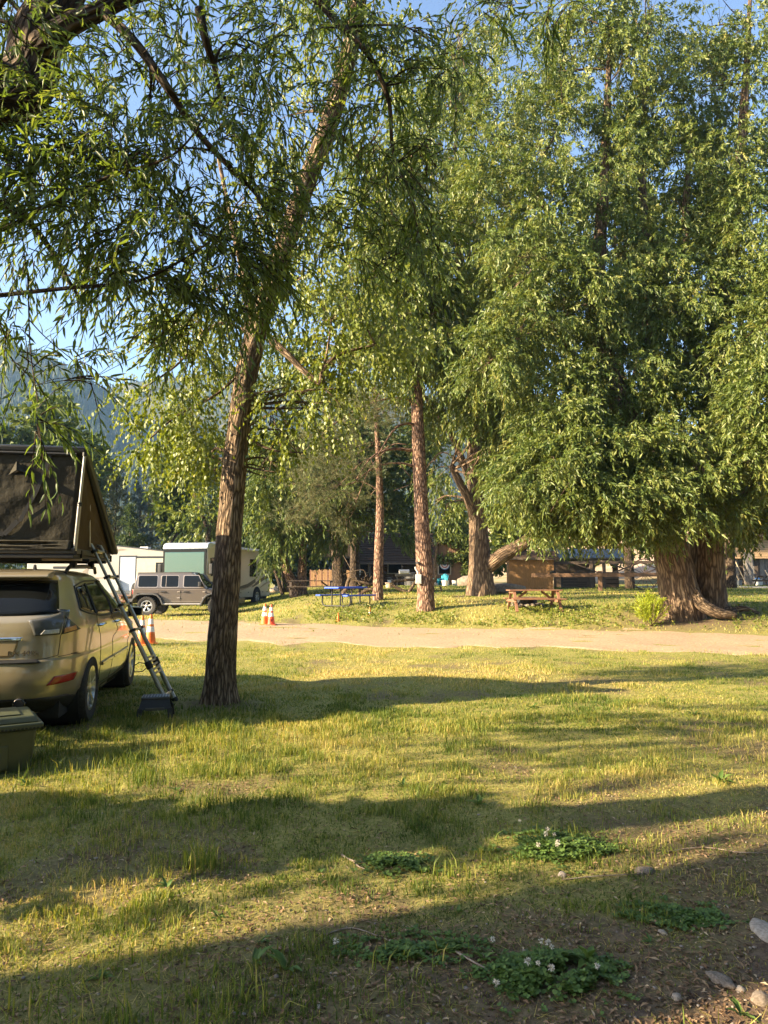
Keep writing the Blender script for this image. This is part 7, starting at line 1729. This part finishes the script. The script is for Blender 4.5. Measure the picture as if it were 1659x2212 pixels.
# metal roof lean-to behind
lt = thing('lean_to', 'open lean-to with a blue-grey corrugated roof behind the X braces', 'shed', ground_pt(1275, 47)); bl_ = Vector(lt.location)
m_tin = mat('corrugated_tin', (.13, .15, .17), (.20, .22, .24), rough=.6, metal=.3, scale=3)
w0, w1 = P(1195, 1200, 47) - bl_, P(1370, 1200, 47) - bl_; z0, z1 = (P(1, 1206, 47) - bl_).z, (P(1, 1186, 49) - bl_).z
for i in range(20):
    a = w0.x + (w1.x - w0.x) * i / 20; b_ = w0.x + (w1.x - w0.x) * (i + 1) / 20 - .02
    mb = MB(); mb.add([(a, 0, z0), (b_, 0, z0), (b_, 2.6, z1), (a, 2.6, z1), (a, 0, z0 + .03 + .03 * (i % 2)), (b_, 0, z0 + .03 + .03 * (i % 2)), (b_, 2.6, z1 + .03 + .03 * (i % 2)), (a, 2.6, z1 + .03 + .03 * (i % 2))], [(0, 3, 2, 1), (4, 5, 6, 7), (0, 1, 5, 4), (1, 2, 6, 5), (2, 3, 7, 6), (3, 0, 4, 7)]); mb.build('roof_sheet', m_tin, lt)
for x_ in (w0.x + .1, (w0.x + w1.x) / 2, w1.x - .1):
    mb = MB(); mb.box(x_ - .09, x_ + .09, .1, .28, -.1, z0); mb.build('post', m_oldwood, lt)
mb = MB(); mb.box(w0.x, w1.x, .05, .2, z0 - .15, z0); mb.build('beam', m_oldwood, lt)
mb = MB(); mb.box(w0.x, w0.x + 3.2, 2.5, 2.6, -.1, z0); mb.build('back_wall', m_oldwood, lt)
for k, (u, w_, h_, lab) in enumerate([(1232, .9, .75, 'dark crate of firewood under the lean-to'), (1258, .6, .5, 'low wooden crate under the lean-to'), (1318, 1.1, 1.0, 'dark cabinet standing under the tin roof')]):
    p = ground_pt(u, 45.4); t = thing('wooden_crate', lab, 'crate', p, 0, 'crates under the lean-to')
    for j in range(4): mb = MB(); mb.box(-w_ / 2, w_ / 2, -.02, .02, j * h_ / 4 + .02, (j + 1) * h_ / 4 - .02); mb.build('slat', m_oldwood, t)
    mb = MB(); mb.box(-w_ / 2, w_ / 2, .025, .6, 0, h_ - .02); mb.build('box', m_under, t)
# wagon wheel
wc = ground_pt(1393, 40); 
ww = thing('wagon_wheel', 'old rusty spoked wagon wheel standing on the lawn', 'wagon wheel', wc, R(8)); rW = .86
mb = MB(); 
tor = [(math.cos(2 * math.pi * k / 40) * rW, 0, rW + math.sin(2 * math.pi * k / 40) * rW) for k in range(41)]
m_rust = mat('rusty_iron', (.085, .045, .03), (.13, .075, .05), rough=.85, scale=8)
mb.tube(tor, .032, 6, False); mb.build('rim', m_rust, ww, smooth=True)
for k in range(14):
    a = 2 * math.pi * k / 14; mb = MB(); mb.tube([(math.cos(a) * .08, 0, rW + math.sin(a) * .08), (math.cos(a) * rW, 0, rW + math.sin(a) * rW)], .014, 6); mb.build('spoke', m_rust, ww)
mb = MB(); mb.lathe([(.05, -.12), (.11, -.1), (.11, .1), (.05, .12)], 14, 'y', (0, 0, rW)); mb.build('hub', m_rust, ww)
# white pickup far behind
pk = thing('parked_pickup', 'old white and maroon pickup parked beyond the timber frame', 'pickup', ground_pt(1512, 64), R(-72))
m_pw = car_paint('pickup_white', (.55, .54, .52), .4, .1); m_mar = car_paint('pickup_maroon', (.22, .06, .05), .4, .1)
def pprism(name, poly, x0, x1, m, bev=.03): mb = MB(); mb.prism(poly, 'x', x0, x1); return mb.build(name, m, pk, bevel=bev, smooth=True)
pprism('bed', [(-2.7, .55), (-2.7, 1.12), (-.2, 1.12), (-.2, .55), (-1.2, .55), (-1.3, .85), (-2.05, .85), (-2.15, .55)], -.92, .92, m_pw)
pprism('front', [(-.2, .5), (-.2, 1.15), (1.1, 1.15), (2.6, 1.05), (2.68, .55), (2.25, .5), (2.15, .85), (1.4, .85), (1.3, .5)], -.92, .92, m_pw)
pprism('stripe', [(-2.69, .78), (-2.69, .95), (2.6, .95), (2.6, .80)], -.928, .928, m_mar, 0)
pprism('cab', [(-.2, 1.12), (-.12, 1.72), (.55, 1.76), (1.15, 1.14)], -.80, .80, m_pw)
pprism('side_window', [(-.06, 1.2), (-.02, 1.62), (.50, 1.66), (.92, 1.2)], -.81, .81, m_glass, 0)
mb = MB(); mb.add([(-.66, 1.14, 1.2), (.66, 1.14, 1.2), (.62, .62, 1.70), (-.62, .62, 1.70)], [(0, 1, 2, 3)]); mb.build('windshield', m_glass, pk)
mb = MB(); mb.box(-.6, .6, -.225, -.205, 1.2, 1.6); mb.build('rear_window', m_glass, pk)
mb = MB(); mb.box(-.9, .9, -2.86, -2.70, .5, .68); mb.build('rear_bumper', m_chrome, pk, bevel=.02); mb = MB(); mb.box(-.9, .9, 2.66, 2.8, .5, .68); mb.build('front_bumper', m_chrome, pk, bevel=.02)
for sg in (-1, 1):
    mb = MB(); mb.box(sg * .78, sg * .90, -2.73, -2.69, .75, 1.05); mb.build('tail_light', m_red, pk)
    for y_ in (-1.68, 1.78): wheel(pk, (.80 * sg, y_, .38), .38, .24, sg, 6, .6, style='single')
# white rag on the ground near the pickup
tp = ground_pt(1510, 52); tt_ = thing('white_tarp', 'crumpled white tarp lying on the lawn before the pickup', 'tarp', tp)
mb = MB(); nn = 12
for i in range(nn + 1):
    for j in range(nn + 1): mb.v.append((-.9 + 1.8 * i / nn, -.5 + j / nn, .02 + .30 * max(0, 1 - abs(i / nn - .45) * 2.2) * (1 - abs(j / nn - .5) * 1.6) + .06 * math.sin(i * 2.1 + j)))
mb.f = [(i * (nn + 1) + j, (i + 1) * (nn + 1) + j, (i + 1) * (nn + 1) + j + 1, i * (nn + 1) + j + 1) for i in range(nn) for j in range(nn)]; mb.build('sheet', m_white, tt_, smooth=True)

# ---------------------------------------------------------------- board barn at the right
bz = H(29, 58); br_ = thing('board_barn', 'weathered open-fronted barn of tan horizontal boards with grey posts', 'barn', (28.5, 57, bz))
m_tanb = mat('tan_board', (.42, .27, .14), (.55, .37, .21), rough=.85, scale=4, stretch=(1, 8, 8), bump=.3)
bxu = lambda u: (u - 829.5) / 1536 * 57 - 28.5
bzv = lambda v: EYE + (1253 - v) / 1536 * 57 - bz
X0, X1 = bxu(1553), bxu(1900)
mb = MB(); mb.box(X0, X1, .5, 6, -.2, bzv(1170)); mb.build('interior', m_under, br_)
zt, zb = bzv(1163), bzv(1207); nb = 9
for i in range(nb):
    z0, z1 = zb + (zt - zb) * i / nb + .008, zb + (zt - zb) * (i + 1) / nb - .008
    for xa_, xb_ in ((X0, bxu(1640)), (bxu(1640) + .01, X1)):
        mb = MB(); mb.box(xa_, xb_, -.03 - .008 * (i % 2), .02, z0, z1); mb.build('wall_board', m_tanb, br_)
for u0, u1 in ((1553, 1566), (1603, 1623), (1672, 1690)):
    k = 4
    for i in range(k):
        a, b_ = bxu(u0) + (bxu(u1) - bxu(u0)) * i / k + .01, bxu(u0) + (bxu(u1) - bxu(u0)) * (i + 1) / k - .01
        mb = MB(); mb.box(a, b_, -.10 - .01 * (i % 2), -.05, -.15, bzv(1192 + 2 * (i % 2)) if u0 != 1553 else bzv(1208)); mb.build('post_board', m_greywood, br_)
for i in range(5): mb = MB(); mb.box(X0, X0 + .45, -.14, -.11, -.15 + i * .0 + bzv(1250) * 0 + i * .42, .24 + i * .42); mb.build('corner_board', m_tanb if i % 2 else m_greywood, br_)
for i in range(14): mb = MB(); a = bxu(1566) + i * .42; mb.box(a, a + .39, .42, .47, -.2, bzv(1207)); mb.build('back_board', m_greywood if i % 3 else m_oldwood, br_)
mb = MB(); mb.prism([(-.6, zt), (-.6, zt + .1), (3, zt + 1.5), (6.5, zt + .1), (6.5, zt)], 'x', X0 - .4, X1 + .4); mb.build('roof', m_shing, br_)
# leaning ladders and planks
ld2 = thing('wooden_ladder', 'weathered wooden step ladder leaning in the barn opening', 'ladder', (28.5 + bxu(1592), 56.2, bz)); 
for sx in (-.22, .22): mb = MB(); mb.beam((sx, 0, 0), (sx - .62, .55, 2.1), .09, .05); mb.build('rail', m_pale, ld2)
for i in range(6): f = .12 + .15 * i; mb = MB(); mb.beam((-.22 - .62 * f, .55 * f, 2.1 * f), (.22 - .62 * f, .55 * f, 2.1 * f), .07, .03); mb.build('rung', m_pale, ld2)
for k, (u, lab) in enumerate([(1618, 'long grey plank leaning against the barn post'), (1660, 'thin rake handle leaning inside the barn')]):
    t = thing('plank', lab, 'plank', (28.5 + bxu(u), 56.5, bz)); mb = MB(); mb.beam((0, 0, 0), (-.45, .38, 1.9 - .7 * k), .14 - .08 * k, .04, (0, 1, 0)); mb.build('board', m_greywood, t)
bucket('white bucket with a blue rag beside the barn ladder', Vector((28.5 + bxu(1608), 55.4, bz)), .50, .22)
bucket('white bucket next to the blue rag bucket', Vector((28.5 + bxu(1621), 55.8, bz)), .46, .2)
bucket('tall white pail standing alone before the barn post', Vector((28.5 + bxu(1637), 55.2, bz)), .62, .22)
bucket('turquoise round wash tub before the barn', Vector((28.5 + bxu(1655), 55.6, bz)), .34, .45, mat('teal_tub', (.06, .34, .34), (.08, .4, .4), rough=.5), handle=False, name='wash_tub', cat='tub')
bucket('small grey bucket by the ladder foot', Vector((28.5 + bxu(1575), 55.6, bz)), .40, .2, m_tin)
rag = thing('blue_rag', 'crumpled blue rag lying on the white bucket', 'rag', (28.5 + bxu(1610), 55.42, bz + .50)); o = link('cloth', rock_mesh('cloth', 12, 2, 1, .8, .5, .5), mat('blue_rag', (.06, .20, .48), (.09, .26, .55), rough=.9), rag); o.scale = (.2, .2, .2)
# small posts sticking out of the yard: propane bin on the cabin's side
bn_ = thing('dust_bin', 'grey lidded bin standing beside the gambrel gable', 'bin', ground_pt(1030, 60)); mb = MB(); mb.lathe([(.30, 0), (.36, .95), (.38, .97), (.38, 1.02), (.30, 1.08), (.0, 1.1)], 20); mb.build('shell', m_trim, bn_, smooth=True); mb = MB(); mb.tube([(-.2, -.34, .9), (.2, -.34, .9)], .02, 6); mb.build('handle', m_black, bn_)
# exposed roots of the twin willow
rt = thing('fallen_limb', 'thick barkless limb lying against the twin willow roots', 'log', ground_pt(1530, 22.7)); bb = Vector(rt.location)
w_ = Wood(); w_.tube(cr_path([(*(P(1492, 1262, 23.0) - bb), .14), (*(P(1510, 1300, 22.7) - bb), .20), (*(P(1545, 1322, 22.5) - bb), .19), (*(P(1590, 1331, 22.4) - bb), .10)], 6), 14, .1, seed=4); link('limb', w_.mesh('limb', np.zeros(3)), bark_poplar, rt)
st_ = thing('tree_stump', 'low dark broken stump beside the twin willow', 'stump', ground_pt(1572, 23.4)); bb = Vector(st_.location)
w_ = Wood(); w_.tube(cr_path([(0, 0, -.15, .30), (0, 0, .12, .26), (.02, 0, .26, .15)], 4), 14, .15, seed=8); link('stub', w_.mesh('stub', np.zeros(3)), bark_willow, st_)
w_ = Wood(); w_.tube(cr_path([(.1, 0, .12, .12), (.45, -.1, .20, .09), (.9, -.15, .06, .04)], 5), 8, .1, seed=9); link('root', w_.mesh('root', np.zeros(3)), bark_willow, st_)

# ================================================================ the hazy air of the valley
hz = MB(); hz.box(-1600, 1600, -1600, 1600, -12, 300)
hm = bpy.data.materials.new('haze'); hm.use_nodes = True
hn = hm.node_tree; hn.nodes.remove(hn.nodes['Principled BSDF'])
pv = hn.nodes.new('ShaderNodeVolumePrincipled')
pv.inputs['Color'].default_value = (.36, .62, 1.0, 1); pv.inputs['Density'].default_value = .00022; pv.inputs['Anisotropy'].default_value = .25
hn.links.new(pv.outputs[0], hn.nodes['Material Output'].inputs['Volume'])
hzo = hz.build('haze', hm); tag(hzo, 'thin blue haze filling the air of the valley', 'haze', kind='stuff')
